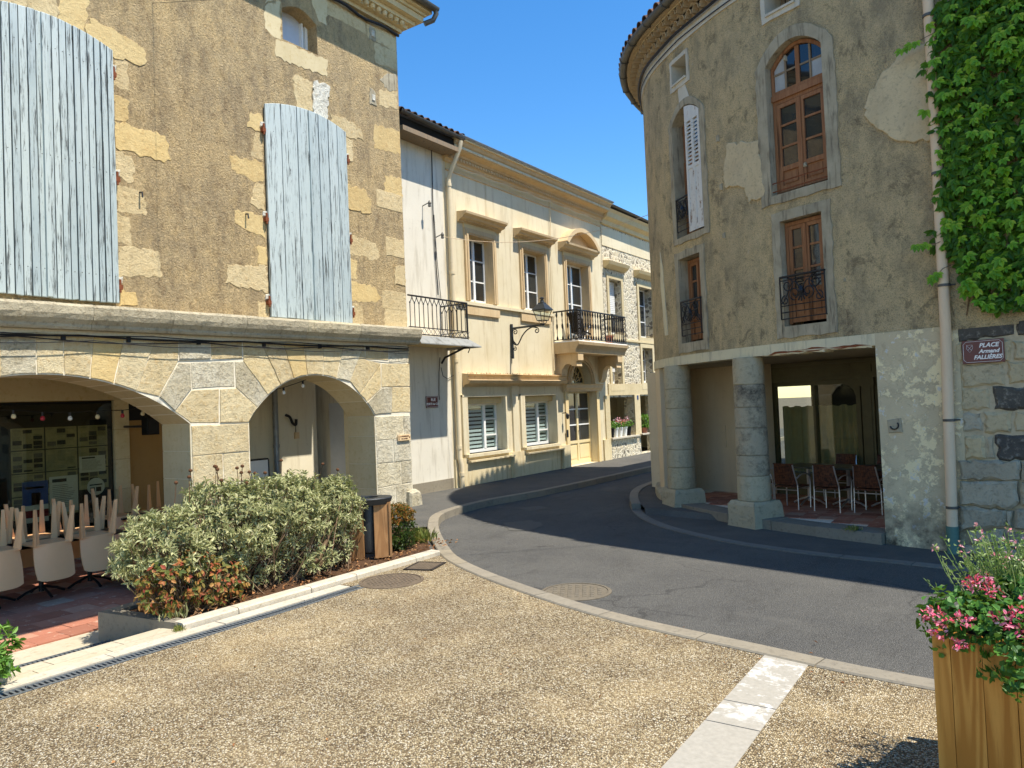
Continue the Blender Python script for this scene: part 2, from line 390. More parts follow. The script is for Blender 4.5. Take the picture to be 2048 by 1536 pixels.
n = NT('rubble_masonry')                               # far house: pale mortar with dark rubble stones showing through
v = n.vor(7.5, 'DISTANCE_TO_EDGE'); cc = n.vor(7.5, 'F1', 'Color'); a = n.noise(11, 8, .78)
sepc = n.n.new('ShaderNodeSeparateColor'); n.L(cc, sepc.inputs[0])
col = n.mix(n.ramp(sepc.outputs[0], (.3,0.), (.9,1.)), S(206,192,160), S(124,114,96))
col = n.mix(n.ramp(n.math('ADD', n.math('MULTIPLY', v, .9), n.math('MULTIPLY', a, .75)), (.42,1.), (.53,0.)), col, S(224,213,186))
n.col(col); n.bump(n.math('ADD', n.math('MULTIPLY', n.ramp(v, (0.,0.), (.15,1.)), .4), a), .8, .04); M['rubble'] = n.set(.95)

n = NT('asphalt')
a = n.noise(.7, 6, .6); b = n.noise(3.0, 7, .7, n.vec((1,.35,1))); c = n.vor(120); f = n.noise(160, 3, .6)
col = n.mix(n.ramp(a, (.34,0.), (.66,1.)), S(68,67,64), S(88,86,80))
col = n.mix(n.math('MULTIPLY', n.ramp(b, (.54,0.), (.7,1.)), .7), col, S(52,50,46))
col = n.mix(n.math('MULTIPLY', n.ramp(f, (.5,0.), (.62,1.)), .55), col, S(150,147,138))
col = n.mix(n.math('MULTIPLY', n.ramp(f, (.38,1.), (.48,0.)), .5), col, S(48,47,45))
crk = n.n.new('ShaderNodeVectorMath'); crk.operation = 'ADD'; nz = n.n.new('ShaderNodeTexNoise'); nz.inputs['Scale'].default_value = 1.6; nz.inputs['Detail'].default_value = 5; n.L(n.pos, nz.inputs['Vector']); n.L(n.pos, crk.inputs[0]); n.L(nz.outputs['Color'], crk.inputs[1])
ck = n.math('MULTIPLY', n.ramp(n.vor(.55, 'DISTANCE_TO_EDGE', 'Distance', crk.outputs[0]), (.004,1.), (.014,0.)), n.ramp(n.noise(.5,3,.5), (.5,0.), (.56,1.)))
col = n.mix(n.math('MULTIPLY', ck, .4), col, S(40,39,37))
col = n.mix(n.math('MULTIPLY', n.ramp(n.noise(1.1,5,.7,n.vec((.35,1.3,1))), (.58,0.), (.68,1.)), .4), col, S(108,105,97))
col = n.mix(n.math('MULTIPLY', n.ramp(n.noise(2.3,4,.6), (.68,0.), (.74,1.)), .6), col, S(54,52,50))
n.col(col); n.bump(n.math('ADD', c, f), .7, .012); M['asphalt'] = n.set(.9)
n = NT('dark_asphalt')
a = n.noise(1.5, 6, .65); f = n.noise(170, 3, .6)
col = n.mix(n.ramp(a, (.34,0.), (.66,1.)), S(72,71,67), S(90,87,80))
col = n.mix(n.math('MULTIPLY', n.ramp(f, (.5,0.), (.65,1.)), .35), col, S(150,146,134))
n.col(col); n.bump(f, .5, .01); M['pavement'] = n.set(.9)
n = NT('bound_gravel')                                 # resin-bound pea gravel of the square
e = n.vor(92, 'F1', 'Color'); d = n.vor(92, 'F1', 'Distance'); a = n.noise(.8, 7, .62); b = n.noise(2.4, 7, .7)
sc_ = n.n.new('ShaderNodeSeparateColor'); n.L(e, sc_.inputs[0])
peb = n.ramp(sc_.outputs[0], (0., S(74,61,44)), (.2, S(122,104,76)), (.42, S(170,150,112)), (.75, S(200,181,141)), (1., S(238,227,200)))
fine = n.ramp(n.noise(140,4,.7), (.35, S(120,100,70)), (.65, S(222,200,150)))
bald = n.ramp(n.math('ADD', n.math('MULTIPLY', a, .65), n.math('MULTIPLY', b, .35)), (.46,0.), (.68,1.))
col = n.mix(n.ramp(d, (.5,0.), (.78,1.)), peb, S(96,78,54))
col = n.mix(n.math('MULTIPLY', bald, .4), col, n.mix(.5, fine, S(196,172,126)))
col = n.mix(n.math('MULTIPLY', n.ramp(n.noise(1.3,6,.65), (.5,0.), (.75,1.)), .45), col, S(128,106,76))
col = n.mix(n.math('MULTIPLY', n.ramp(n.noise(.45,5,.6,None,.5), (.55,0.), (.7,1.)), .18), col, S(186,160,112))
n.col(col)
n.bump(n.math('MULTIPLY', n.ramp(d, (.1,1.), (.75,0.)), n.ramp(bald, (0.,1.), (1.,.35))), 1.0, .014); M['gravel'] = n.set(.9)
n = NT('paving_slab_worn')                             # concrete strip with worn white paint
a = n.noise(1.8, 8, .7, n.vec((1,2.2,1))); b = n.noise(14, 7, .75); y = n.sep(1)
col = n.mix(n.ramp(n.noise(30,5,.6), (.3,0.), (.7,1.)), S(154,148,134), S(170,163,148))
msk = n.math('MULTIPLY', n.ramp(n.math('ADD', n.math('MULTIPLY', a, .6), n.math('MULTIPLY', b, .45)), (.53,0.), (.6,1.)), n.ramp(n.math('MULTIPLY', n.math('SUBTRACT', y, 4.25), 1.2), (0.,0.), (.35,1.)))
n.col(n.mix(n.math('MULTIPLY', msk, .9), col, S(226,222,212))); n.bump(b, .3, .006); M['slab'] = n.set(.9)
M['kerb'] = m_stone('kerb_stone', S(132,124,108), S(146,137,119), S(104,97,84), .5, .012, .4, .3, 1.5)
M['kerb_white'] = m_stone('pale_kerb_stone', S(188,178,156), S(200,190,170), S(146,134,110), .5, .012, .4, .2, 1.5)
M['ramp'] = m_stone('pale_ramp_stone', S(182,170,144), S(194,183,158), S(158,144,116), .3, .01, .3, .2, 1.2)
n = NT('terracotta')
a = n.noise(5, 6, .65); r = n.rand()
col = n.mix(n.ramp(a, (.3,0.), (.7,1.)), S(164,104,80), S(184,126,100))
col = n.mix(.6, col, n.ramp(r, (0., S(132,86,68)), (.5, S(170,110,86)), (.85, S(188,142,116)), (1., S(184,168,144))))
col = n.mix(n.math('MULTIPLY', n.ramp(n.noise(9,6,.7), (.58,0.), (.68,1.)), .7), col, S(216,190,164))
n.col(col); n.bump(n.noise(40,5,.6), .3, .006); M['terracotta'] = n.set(.8)
n = NT('roof_tile')
r = n.rand(); a = n.noise(12, 6, .7)
col = n.mix(.6, n.mix(n.ramp(a, (.35,0.), (.65,1.)), S(92,72,60), S(66,56,50)), n.ramp(r, (0., S(60,52,47)), (.6, S(100,76,62)), (1., S(136,100,80))))
n.col(col); n.bump(a, .5, .02); M['roof_tile'] = n.set(.9)
M['genoise'] = m_stone('eave_clay_tile', S(172,152,120), S(186,166,134), S(136,118,92), .4, .02, .2, .35)

n = NT('blue_shutter_paint')                           # pale blue paint flaking off grey boards
g = n.noise(1.0, 8, .72, n.vec((22,22,1.3)), .6); b = n.noise(1.0, 7, .7, n.vec((60,60,4))); r = n.rand()
col = n.mix(n.ramp(r, (0.,0.), (1.,1.)), S(162,175,174), S(186,196,191))
col = n.mix(n.math('MULTIPLY', n.ramp(n.noise(1.2,5,.6), (.4,0.), (.7,1.)), .5), col, S(196,205,200))
col = n.mix(n.ramp(n.math('ADD', n.math('MULTIPLY', g, .55), n.math('MULTIPLY', b, .45)), (.52,0.), (.585,1.)), col, S(86,90,88))
n.col(col); n.bump(n.math('ADD', g, b), .4, .008); M['blue'] = n.set(.75)
n = NT('white_shutter_paint')
g = n.noise(1.0, 8, .75, n.vec((16,16,1.4)), .8); b = n.noise(8, 7, .7)
col = n.mix(n.ramp(n.math('ADD', n.math('MULTIPLY', g, .6), n.math('MULTIPLY', b, .4)), (.54,0.), (.6,1.)), S(214,212,204), S(140,110,84))
n.col(col); n.bump(g, .4, .008); M['white_shutter'] = n.set(.8)
M['brown_joinery'] = m_wood('weathered_brown_joinery', S(140,94,60), S(158,112,76), 'z', .65, 1, .2)
M['grey_joinery'] = m_wood('bare_grey_joinery', S(150,128,100), S(128,116,98), 'z', .8, 1, .2)
M['planter_wood'] = m_wood('treated_pine', S(172,112,40), S(214,156,74), 'z', .55, 1.0, .3)
M['bin_wood'] = m_wood('bin_board', S(150,108,66), S(168,126,82), 'z', .6, 1, .2)
M['olive'] = m_plain('olive_joinery_paint', S(96,88,56), .45, 0, .4, .15, 6, .1)
M['white_pvc'] = m_plain('white_frame_paint', S(236,236,230), .4, 0, .5, .04, 6, 0)
M['grey_shutter'] = m_plain('grey_panel_paint', S(196,200,206), .5, 0, .4, .05, 6, 0)
M['cream_door'] = m_plain('cream_door_paint', S(226,206,156), .45, 0, .4, .06, 6, .05)
M['iron'] = m_plain('black_iron', S(38,38,40), .5, .3, .5, .2, 30, .1)
M['lamp_metal'] = m_plain('dark_green_grey_lamp', S(46,50,52), .45, .2, .5, .15, 30, .05)
M['zinc'] = m_plain('zinc', S(150,156,160), .5, .4, .5, .2, 5, .05)
M['zinc_dark'] = m_plain('weathered_zinc', S(96,94,88), .55, .4, .5, .25, 5, .1)
M['zinc_streak'] = m_plaster('streaked_zinc', S(150,150,144), S(136,136,130), S(80,76,68), .05, 1, .9)
M['pipe'] = m_plaster('beige_downpipe', S(222,194,158), S(228,202,168), S(196,166,128), .03, 1, .3)
M['pipe_cream'] = m_plaster('cream_downpipe', S(214,196,158), S(222,206,172), S(176,156,118), .03, 1, .3)
M['green_boot'] = m_plain('green_pipe_boot', S(86,120,108), .6)
M['cable'] = m_plain('black_cable', S(34,32,32), .6)
M['rust'] = m_plain('rusty_iron', S(128,72,44), .85, .1, .3, .3, 40, .3)
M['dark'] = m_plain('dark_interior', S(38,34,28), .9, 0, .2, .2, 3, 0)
M['black'] = m_plain('black_panel', S(20,19,18), .6, 0, .3, .1, 3, 0)
n = NT('window_pane'); n.col(n.ramp(n.noise(.9,4,.6), (.35, S(26,28,30)), (.7, S(58,62,62)))); n.bump(n.noise(2.5,2,.5), .04, .02)
M['pane'] = n.set(.03, 0, .9)
M['pane_pale'] = m_plain('pale_pane', S(170,172,168), .25, 0, .6, .15, 5, 0)  # pale grey, for a few fanlight panes
M['glass'] = m_glass('clear_glass')
M['shopglass'] = m_glass('shop_glass', (.9,.92,.86,1), 1.1)
M['blind'] = m_plain('white_blind_fabric', S(222,224,226), .8, 0, .2, .05, 20, 0)
M['curtain'] = m_plain('cream_curtain', S(168,156,118), .9, 0, .2, .1, 6, .1)
M['resin_chair'] = m_plain('taupe_resin', S(226,176,124), .45, 0, .4, .04, 4, 0)
M['aluminium'] = m_plain('brushed_aluminium', S(206,206,206), .34, .9, .5, .05, 30, 0)
n = NT('brown_wicker'); w1 = n.noise(1.0, 3, .5, n.vec((60,60,14))); w2 = n.noise(1.0, 3, .5, n.vec((14,14,70)))
h = n.math('MULTIPLY', w1, w2); n.col(n.ramp(h, (.15, S(44,26,18)), (.35, S(112,66,42)))); n.bump(h, .8, .01); M['wicker'] = n.set(.6)
M['table_black'] = m_plain('black_table', S(30,30,30), .4)
M['table_top'] = m_plain('dark_table_top', S(70,72,62), .35)
M['sign_red'] = m_plain('maroon_enamel', S(96,28,26), .3, 0, .5, .1, 8, 0)
M['sign_white'] = m_plain('white_lettering', S(240,236,228), .5, 0, .4, .03, 8, 0)
M['sign_cream'] = m_plain('cream_sign_board', S(226,196,150), .6, 0, .3, .06, 8, 0)
M['sign_brown'] = m_plain('brown_lettering', S(92,40,28), .6, 0, .3, .05, 8, 0)
M['castiron'] = m_plain('cast_iron', S(112,98,80), .7, .3, .4, .25, 14, .3)
M['castiron_dark'] = m_plain('dark_cast_iron', S(52,46,40), .8, .2, .3, .2, 14, .2)
M['drain'] = m_plain('galvanised_drain', S(120,124,124), .5, .4, .4, .15, 20, .1)
M['soil'] = m_stone('bark_soil', S(84,58,38), S(104,76,50), S(60,42,28), 1.0, .04, .8, 0, 2)
M['earth'] = m_plain('earth', S(110,98,78), .95)
M['iron_cover'] = m_stone('mortar_ring', S(116,107,90), S(106,97,82), S(82,75,63), .6, .015, .5, 0, 2)
M['wood_stem'] = m_plain('grey_brown_stem', S(122,100,76), .9, 0, .2, .3, 20, .3)
M['seedhead'] = m_plain('dry_seed_head', S(96,66,44), .95, 0, .2, .3, 60, .5)
M['paper'] = m_plain('newsprint', S(150,140,100), .9, 0, .2, .3, 5, 0)
M['paper_white'] = m_plain('white_paper', S(196,190,168), .9, 0, .2, .04, 10, 0)
M['print_grey'] = m_plain('newsprint_ink', S(92,88,76), .9, 0, .2, .3, 14, 0)
M['print_dark'] = m_plain('black_ink', S(36,34,32), .9, 0, .2, .2, 14, 0)
M['print_blue'] = m_plain('blue_poster_ink', S(50,74,120), .8, 0, .2, .15, 8, 0)
M['print_red'] = m_plain('red_poster_ink', S(120,40,40), .8, 0, .2, .15, 8, 0)
M['bulb_cream'] = m_plain('cream_bulb', S(236,222,180), .3, 0, .5, .03, 8, 0)
M['bulb_red'] = m_plain('red_bulb', S(190,40,56), .3, 0, .5, .03, 8, 0)
M['bulb_clear'] = m_plain('white_bulb', S(236,236,232), .2, 0, .5, .03, 8, 0)
M['leaf_sage'] = m_leaf('sage_leaf', S(128,130,86), S(166,166,114), S(196,194,144), S(148,150,98), S(212,206,160), trans=.2, rough=.7)
M['leaf_red'] = m_leaf('autumn_leaf', S(76,92,40), S(96,104,44), S(116,116,54), S(140,124,60), S(176,122,64), S(168,92,56), S(146,62,48), S(192,148,84), S(92,104,46), rough=.6)
M['leaf_rust'] = m_leaf('rusty_small_leaf', S(60,66,30), S(96,92,38), S(130,104,44), S(176,112,52), S(150,96,44))
M['leaf_dark'] = m_leaf('deep_green_small_leaf', S(34,56,22), S(60,84,34), S(80,100,44), S(50,64,28))
M['leaf_green'] = m_leaf('fresh_green_leaf', S(64,104,34), S(92,138,48), S(128,168,70), S(80,120,40))
M['leaf_ivy'] = m_leaf('creeper_leaf', S(84,138,30), S(124,176,42), S(158,204,54), S(102,156,36), S(198,220,78), trans=.4, rough=.36)
M['leaf_ivy_dark'] = m_leaf('creeper_leaf_deep', S(50,92,24), S(76,122,32), S(104,152,44), trans=.4, rough=.45)
M['leaf_ger'] = m_leaf('geranium_leaf', S(44,88,30), S(62,110,38), S(90,138,52), S(50,92,32))
M['leaf_salvia'] = m_leaf('salvia_leaf', S(96,128,60), S(126,152,80), S(160,176,110), S(110,136,66))
M['petal'] = m_leaf('pink_petal', S(214,44,84), S(232,84,120), S(240,150,174), S(220,40,60), S(248,200,208), trans=.25)
M['petal_small'] = m_leaf('salvia_petal', S(214,60,84), S(236,150,160), S(240,200,200), trans=.25)
M['petal_mix'] = m_leaf('balcony_petal', S(214,44,84), S(240,150,174), S(245,235,235), trans=.25)
M['litter'] = m_leaf('dry_leaf_litter', S(110,70,40), S(146,96,56), S(176,128,80), S(90,58,36), S(190,150,104), trans=.05, rough=.9)
M['grass'] = m_leaf('verge_grass', S(96,110,50), S(130,136,64), S(166,156,92), trans=.2)
M['pale_road'] = m_plain('pale_asphalt', S(88,86,80), .8, 0, .3, .15, 30, .3)
M['stone_q'] = m_stone('quoin_stone', S(208,184,136), S(220,200,156), S(188,156,106), 1.0, .04, .8, .3)
M['channel'] = m_stone('channel_stone', S(116,112,102), S(128,123,112), S(96,92,84), .5, .012, .4, .3, 1.5)
# ============================================================ SETTING: ground, road, pavements
def catmull(pts, n=8):
    P = [np.array(p, float) for p in pts]; P = [2*P[0]-P[1]]+P+[2*P[-1]-P[-2]]; out = []
    for i in range(1, len(P)-2):
        p0,p1,p2,p3 = P[i-1:i+3]
        for k in range(n):
            t = k/n; out.append(.5*((2*p1)+(-p0+p2)*t+(2*p0-5*p1+4*p2-p3)*t*t+(-p0+3*p1-3*p2+p3)*t**3))
    out.append(P[-2]); return np.array(out)
def offset(path, d):
    T = np.gradient(path, axis=0); T /= np.linalg.norm(T, axis=1)[:,None]; return path+d*np.stack([-T[:,1], T[:,0]], 1)
g = MB(); g.sheet([(-400,-400),(400,-400),(400,400),(-400,400)], -.45); struct(g.build('ground', M['earth'], recalc=False))
g = MB(); g.sheet([(-10.0,5.0),(14,4.0),(14,16),(-6.0,16),(-6.0,60),(-10.0,60)], -.02); road = struct(g.build('road', M['asphalt'], recalc=False))

LK = catmull([(-.0,5.33),(-.59,5.37),(-1.06,5.42),(-1.77,5.56),(-3.18,5.87),(-4.69,6.48),(-5.92,7.15),(-6.74,7.84),(-7.81,8.92),(-8.5,9.99),(-8.72,11.55),(-8.5,13.63),(-8.45,18.94),(-8.45,40)], 10)
LK = np.vstack([[(9.0,5.1),(4.0,5.2)], LK])
LK2 = offset(LK, -.17)                                     # the square's side of the kerb
LKs = np.concatenate([[0], np.cumsum(np.hypot(*np.diff(LK, axis=0).T))])
def kerb_z(p):
    t = (p[1]-7.6)/(9.4-7.6); t = min(1, max(0, t)) if p[0] < -5 else 0
    return .012+.085*t*t*(3-2*t)
# square
i0 = int(np.argmin(np.hypot(LK2[:,0]+6.37, LK2[:,1]-7.45)))
poly = [(9,-12),(9,5.0)]+[tuple(p) for p in LK2[1:i0+1]]+[(-6.36,7.4),(-6.36,5.75),(-5.97,5.75),(-5.97,-12)]
g = MB(); g.sheet(poly, 0.0); plaza = struct(g.build('square', M['gravel'], recalc=False))
# far pavement in front of the houses
j0 = int(np.argmin(np.hypot(LK2[:,0]+7.75, LK2[:,1]-8.7)))
far = [tuple(p) for p in LK2[j0:]]
poly = far+[(-14,40),(-14,9.2),(-9.7,9.2),(-8.3,8.6)]
zz = [kerb_z(p)-.008 for p in far]+[.088,.088,.088,.03]
g = MB(); g.sheet(poly, zz); pave = struct(g.build('pavement', M['pavement'], recalc=False))
# kerb stones, one by one
def lerp_path(path, S_, s):
    return np.array([np.interp(s, S_, path[:,0]), np.interp(s, S_, path[:,1])])
s = 0.0; rk = random.Random(3)
while s < LKs[-1]-.5:
    L = rk.uniform(.85,1.05); a = s+.006; b = min(s+L-.006, LKs[-1]); k = 4; top = []; vs = []; fs = []
    for q in range(k+1):
        t = a+(b-a)*q/k; p = lerp_path(LK, LKs, t); r2 = lerp_path(LK2, LKs, t); z = kerb_z(p)+.004
        vs += [(p[0],p[1],-.1),(p[0],p[1],z-.012),(p[0]*.93+r2[0]*.07,p[1]*.93+r2[1]*.07,z),(r2[0],r2[1],z),(r2[0],r2[1],-.1)]
    for q in range(k):
        for h in range(5): fs.append((5*q+h, 5*q+(h+1)%5, 5*q+5+(h+1)%5, 5*q+5+h))
    fs += [(0,1,2,3,4), tuple(5*k+h for h in (4,3,2,1,0))]
    m = MB(); m.add(vs, fs); m.build('kerb_stone', M['kerb'], road if s > 12 else plaza); s += L
# worn slab strip running across the square
for k,(y0,y1) in enumerate(((5.62,4.62),(4.61,4.28),(4.27,3.3),(3.29,2.3),(2.29,1.3))):
    m = MB(); e0 = 5.62
    xl = lambda y: -1.665+.012*(5.62-y); 
    m.add([(xl(y0),y0-.0,.005),(xl(y1),y1,.005),(xl(y1)+.32,y1,.005),(xl(y0)+.32,y0-(.07 if k==0 else 0),.005),(xl(y0),y0,-.05),(xl(y1),y1,-.05),(xl(y1)+.32,y1,-.05),(xl(y0)+.32,y0-(.07 if k==0 else 0),-.05)],
          [(0,1,2,3),(7,6,5,4),(0,4,5,1),(1,5,6,2),(2,6,7,3),(3,7,4,0)])
    m.build('paving_slab', M['slab'], plaza)

# drain channel along the lower edge of the square, white edging strip beside it
m = MB(); m.box(-6.14,-5.965,-8,5.72,-.1,-.012); dr = struct(m.build('drain_channel', M['castiron_dark']))
for yy in np.arange(-1.0, 5.7, .5):
    m = MB()
    m.box(-6.125,-6.10,yy+.003,yy+.497,-.02,.003); m.box(-6.005,-5.98,yy+.003,yy+.497,-.02,.003)
    for k in range(13): m.box(-6.10,-6.005,yy+.012+k*.038,yy+.028+k*.038,-.02,.001)
    m.build('drain_grating', M['drain'], dr)
yy = -3.0
while yy < 5.7:
    L = rk.uniform(.9,1.1); m = MB(); m.box(-6.30,-6.145,yy+.004,min(yy+L,5.72)-.004,-.1,.006+rk.uniform(0,.003)); m.build('edging_stone', M['kerb_white'], plaza); yy += L
# ramp down to the arcade floor
m = MB(); m.add([(-6.30,-6,-.004),(-6.62,-6,-.01),(-7.22,-6,-.19),(-7.22,3.95,-.19),(-6.62,3.95,-.01),(-6.30,3.95,-.004)], [(0,5,4,1),(1,4,3,2)])
rampo = struct(m.build('stone_ramp', M['mortar'], recalc=False))
for (xa,za,xb,zb) in ((-6.315,.004,-6.42,.004),(-6.425,.004,-6.62,-.002),(-6.63,-.004,-7.2,-.178)):
    yy = -2.2+rk.uniform(0,.3)
    while yy < 3.9:
        L = rk.uniform(.55,.8) if xb > -7 else rk.uniform(.6,.75); y1 = min(yy+L, 3.9)
        if y1-yy > .15:
            m = MB(); m.add([(xa,yy+.004,za),(xb,yy+.004,zb),(xb,y1-.004,zb),(xa,y1-.004,za),(xa,yy+.004,za-.05),(xb,yy+.004,zb-.05),(xb,y1-.004,zb-.05),(xa,y1-.004,za-.05)],
                [(3,2,1,0),(4,5,6,7),(0,1,5,4),(1,2,6,5),(2,3,7,6),(3,0,4,7)]); m.build('ramp_stone', M['ramp'], rampo)
        yy = y1
m = MB(); m.box(-7.36,-7.225,-6,3.72,-.3,-.2); d2 = struct(m.build('lower_drain', M['castiron_dark']))
for yy in np.arange(.4, 3.7, .5):
    m = MB(); m.box(-7.355,-7.335,yy,yy+.497,-.215,-.186); m.box(-7.25,-7.23,yy,yy+.497,-.215,-.186)
    for k in range(13): m.box(-7.335,-7.25,yy+.01+k*.038,yy+.028+k*.038,-.215,-.188)
    m.build('drain_grating', M['drain'], d2)
# arcade floor: concrete strip, then terracotta tiles
m = MB(); m.sheet([(-16,-6),(-7.36,-6),(-7.36,3.75),(-8.0,8.9),(-9.2,9.3),(-9.2,10.7),(-16,10.7)], -.215); flo = struct(m.build('arcade_floor', M['ramp'], recalc=False))
tm = MB(); tm.box(-.148,.148,-.148,.148,-.03,0); tme = tm.mesh('floor_tile', M['terracotta'])
cnt = 0
for i in range(19):
    for j in range(13):
        x = -8.05-i*.3; y = 2.0+j*.3+(.15 if i % 2 else 0)
        if y > 6.2 or cnt >= 230: continue
        o = link('floor_tile', tme, flo); o.location = (x, y, -.2+rk.uniform(-.003,.003)); o.rotation_euler = (rk.uniform(-.006,.006), rk.uniform(-.006,.006), 0); cnt += 1
# planting bed: soil, white kerb, end wall
BED = [(-6.46,3.95),(-6.46,7.42),(-6.95,7.95),(-7.62,8.62),(-8.3,8.6),(-7.45,3.85)]
m = MB()
nx = 26; base = []
soil_v = {}
for i in range(40):
    for j in range(24):
        y = 3.9+(8.7-3.9)*i/39; 
        xr = -6.45 if y < 7.42 else -6.45-(y-7.42)*.95; xl = -7.47-(y-3.85)*.17
        x = xr+(xl-xr)*j/23; soil_v[i,j] = len(m.v); m.v.append((x, y, .015+.035*math.sin(math.pi*j/23)+rk.uniform(-.008,.012)))
for i in range(39):
    for j in range(23): m.f.append((soil_v[i,j], soil_v[i,j+1], soil_v[i+1,j+1], soil_v[i+1,j])[::-1]); m.m.append(0)
bed = struct(m.build('planting_bed', M['soil'], smooth='all', recalc=False))
yy = 3.88
while yy < 7.4:
    L = rk.uniform(.55,1.0); y1 = min(yy+L, 7.46)
    m = MB(); m.prism(lambda u,z,d: (u, d, z), [(-6.485,-.1),(-6.33,-.1),(-6.33,.045),(-6.345,.062),(-6.47,.064),(-6.485,.05)], yy+.004, y1-.004); m.build('bed_kerb_stone', M['kerb_white'], bed); yy = y1
m = MB(); m.add([(-6.42,3.86,-.25),(-7.5,3.72,-.25),(-7.5,3.86,-.25),(-6.42,3.99,-.25),(-6.42,3.86,.062),(-7.5,3.72,.066),(-7.5,3.86,.066),(-6.42,3.99,.062)], [(0,3,2,1),(4,5,6,7),(0,1,5,4),(1,2,6,5),(2,3,7,6),(3,0,4,7)])
m.build('bed_end_wall', M['kerb'], bed)
m = MB(); m.add([(-7.5,3.72,-.25),(-8.4,8.7,-.25),(-8.27,8.75,-.25),(-7.36,3.75,-.25),(-7.5,3.72,.064),(-8.4,8.7,.064),(-8.27,8.75,.064),(-7.36,3.75,.064)], [(0,3,2,1),(4,5,6,7),(0,1,5,4),(1,2,6,5),(2,3,7,6),(3,0,4,7)])
m.build('bed_back_wall', M['kerb'], bed)
# right verge: flat channel stones along the foot of the round building, raised kerb at the far end
RV = catmull([(.9,9.2),(-.3,9.2),(-1.25,9.33),(-2.1,9.45),(-3.03,9.72),(-3.8,10.12),(-4.5,10.62),(-5.1,11.25),(-5.6,12.0),(-6.0,12.75),(-6.4,13.7),(-6.62,14.6),(-6.75,16),(-6.85,18),(-6.9,24)], 8)
RVs = np.concatenate([[0], np.cumsum(np.hypot(*np.diff(RV, axis=0).T))]); RV2 = offset(RV, .16)
s = 0.0
while s < RVs[-1]-.6:
    L = rk.uniform(.55,.8); vs = []; fs = []; k = 3; raised = s > 7.0
    for q in range(k+1):
        t = s+.005+(L-.01)*q/k; p = lerp_path(RV, RVs, t); r2 = lerp_path(RV2, RVs, t)
        z = -.008; z = z+.11*min(1, max(0, (t-6.9)/.7)) if raised else z
        vs += [(p[0],p[1],z),(r2[0],r2[1],z),(r2[0],r2[1],-.1),(p[0],p[1],-.1)]
    for q in range(k):
        for h in range(4): fs.append((4*q+h, 4*q+(h+1)%4, 4*q+4+(h+1)%4, 4*q+4+h))
    fs += [(0,1,2,3), tuple(4*k+h for h in (3,2,1,0))]
    m = MB(); m.add(vs, fs); m.build('channel_stone' if not raised else 'kerb_stone', M['kerb' if raised else 'channel'], road); s += L
vg = [tuple(p) for p in offset(RV,-.0)]; 
poly = vg+[(-5.0,24),(-4.5,14),(-2,12),(1,10.5)]
g = MB(); g.sheet(poly, [(-.012 if RVs[i] < 7 else .085) for i in range(len(vg))]+[.085,.0,-.012,-.012]); struct(g.build('verge', M['pavement'], recalc=False))

def disc_cover(name, c, rx, ry, rot, label, cat, mat, z, style):
    t = thing(name, label, cat, (c[0], c[1], z)); cr, sr = math.cos(rot), math.sin(rot); n = 36
    def pt(x, y, zz): return (c[0]+x*cr-y*sr, c[1]+x*sr+y*cr, z+zz)
    m = MB(); a = [(rx*math.cos(2*math.pi*k/n), ry*math.sin(2*math.pi*k/n)) for k in range(n)]
    m.add([pt(x,y,.0) for x,y in a]+[pt(x*.9,y*.9,.004) for x,y in a]+[pt(x*.9,y*.9,-.02) for x,y in a]+[pt(x,y,-.04) for x,y in a],
        [(i,(i+1)%n,n+(i+1)%n,n+i) for i in range(n)]+[(n+i,n+(i+1)%n,2*n+(i+1)%n,2*n+i) for i in range(n)]+[(3*n+i,3*n+(i+1)%n,(i+1)%n,i) for i in range(n)])
    m.build('rim', mat if style != 'road' else M['iron_cover'], t)
    m = MB(); m.add([pt(x*.885,y*.885,.0) for x,y in a]+[pt(x*.885,y*.885,-.03) for x,y in a], [tuple(range(n))]+[(n+i,n+(i+1)%n,(i+1)%n,i) for i in range(n)])
    lid = m.build('lid', mat, t)
    m = MB(); st = .055 if style == 'grid' else .075
    x = -rx*.8
    while x < rx*.8:
        y = -ry*.8
        while y < ry*.8:
            if (x/rx)**2+(y/ry)**2 < .62:
                h = st*.32; m.add([pt(x-h,y-h,0),pt(x+h,y-h,0),pt(x+h,y+h,0),pt(x-h,y+h,0),pt(x-h*.7,y-h*.7,.008),pt(x+h*.7,y-h*.7,.008),pt(x+h*.7,y+h*.7,.008),pt(x-h*.7,y+h*.7,.008)], [(4,5,6,7),(0,1,5,4),(1,2,6,5),(2,3,7,6),(3,0,4,7)])
            y += st
        x += st
    stuff(m.build('tread', mat, lid))
    return t
disc_cover('manhole_cover', gnd(783,1162), .36, .36, .2, 'round cast iron manhole cover in the gravel beside the planting bed', 'manhole', M['castiron'], .006, 'grid')
disc_cover('manhole_cover', gnd(1152,1180), .36, .36, .5, 'round sandy manhole cover set in the sunlit asphalt road', 'manhole', M['iron_cover'], -.012, 'road')
def grate(c, lx, ly, label, z, ang):
    t = thing('drain_grate', label, 'grate', (c[0],c[1],z)); U = Vector((math.cos(ang),math.sin(ang),0)); V = Vector((-math.sin(ang),math.cos(ang),0)); C = Vector((c[0],c[1],z))
    m = MB(); m.obox(C-Vector((0,0,.03)), U*lx, V*ly, Vector((0,0,.02))); m.build('pit', M['black'], t)
    m = MB()
    for s_ in (-1,1): m.obox(C+U*s_*lx, U*.018, V*(ly+.018), Vector((0,0,.008))); m.obox(C+V*s_*ly, U*lx, V*.018, Vector((0,0,.008)))
    m.build('frame', M['castiron_dark'], t)
    for k in range(9): 
        m = MB(); m.obox(C+U*(-lx+lx*2*(k+.5)/9), U*.014, V*(ly-.018), Vector((0,0,.007))); m.build('bar', M['castiron'], t)
grate(gnd(850,1133), .17, .2, 'small square iron drain grate at the tip of the planting bed', .004, .3)
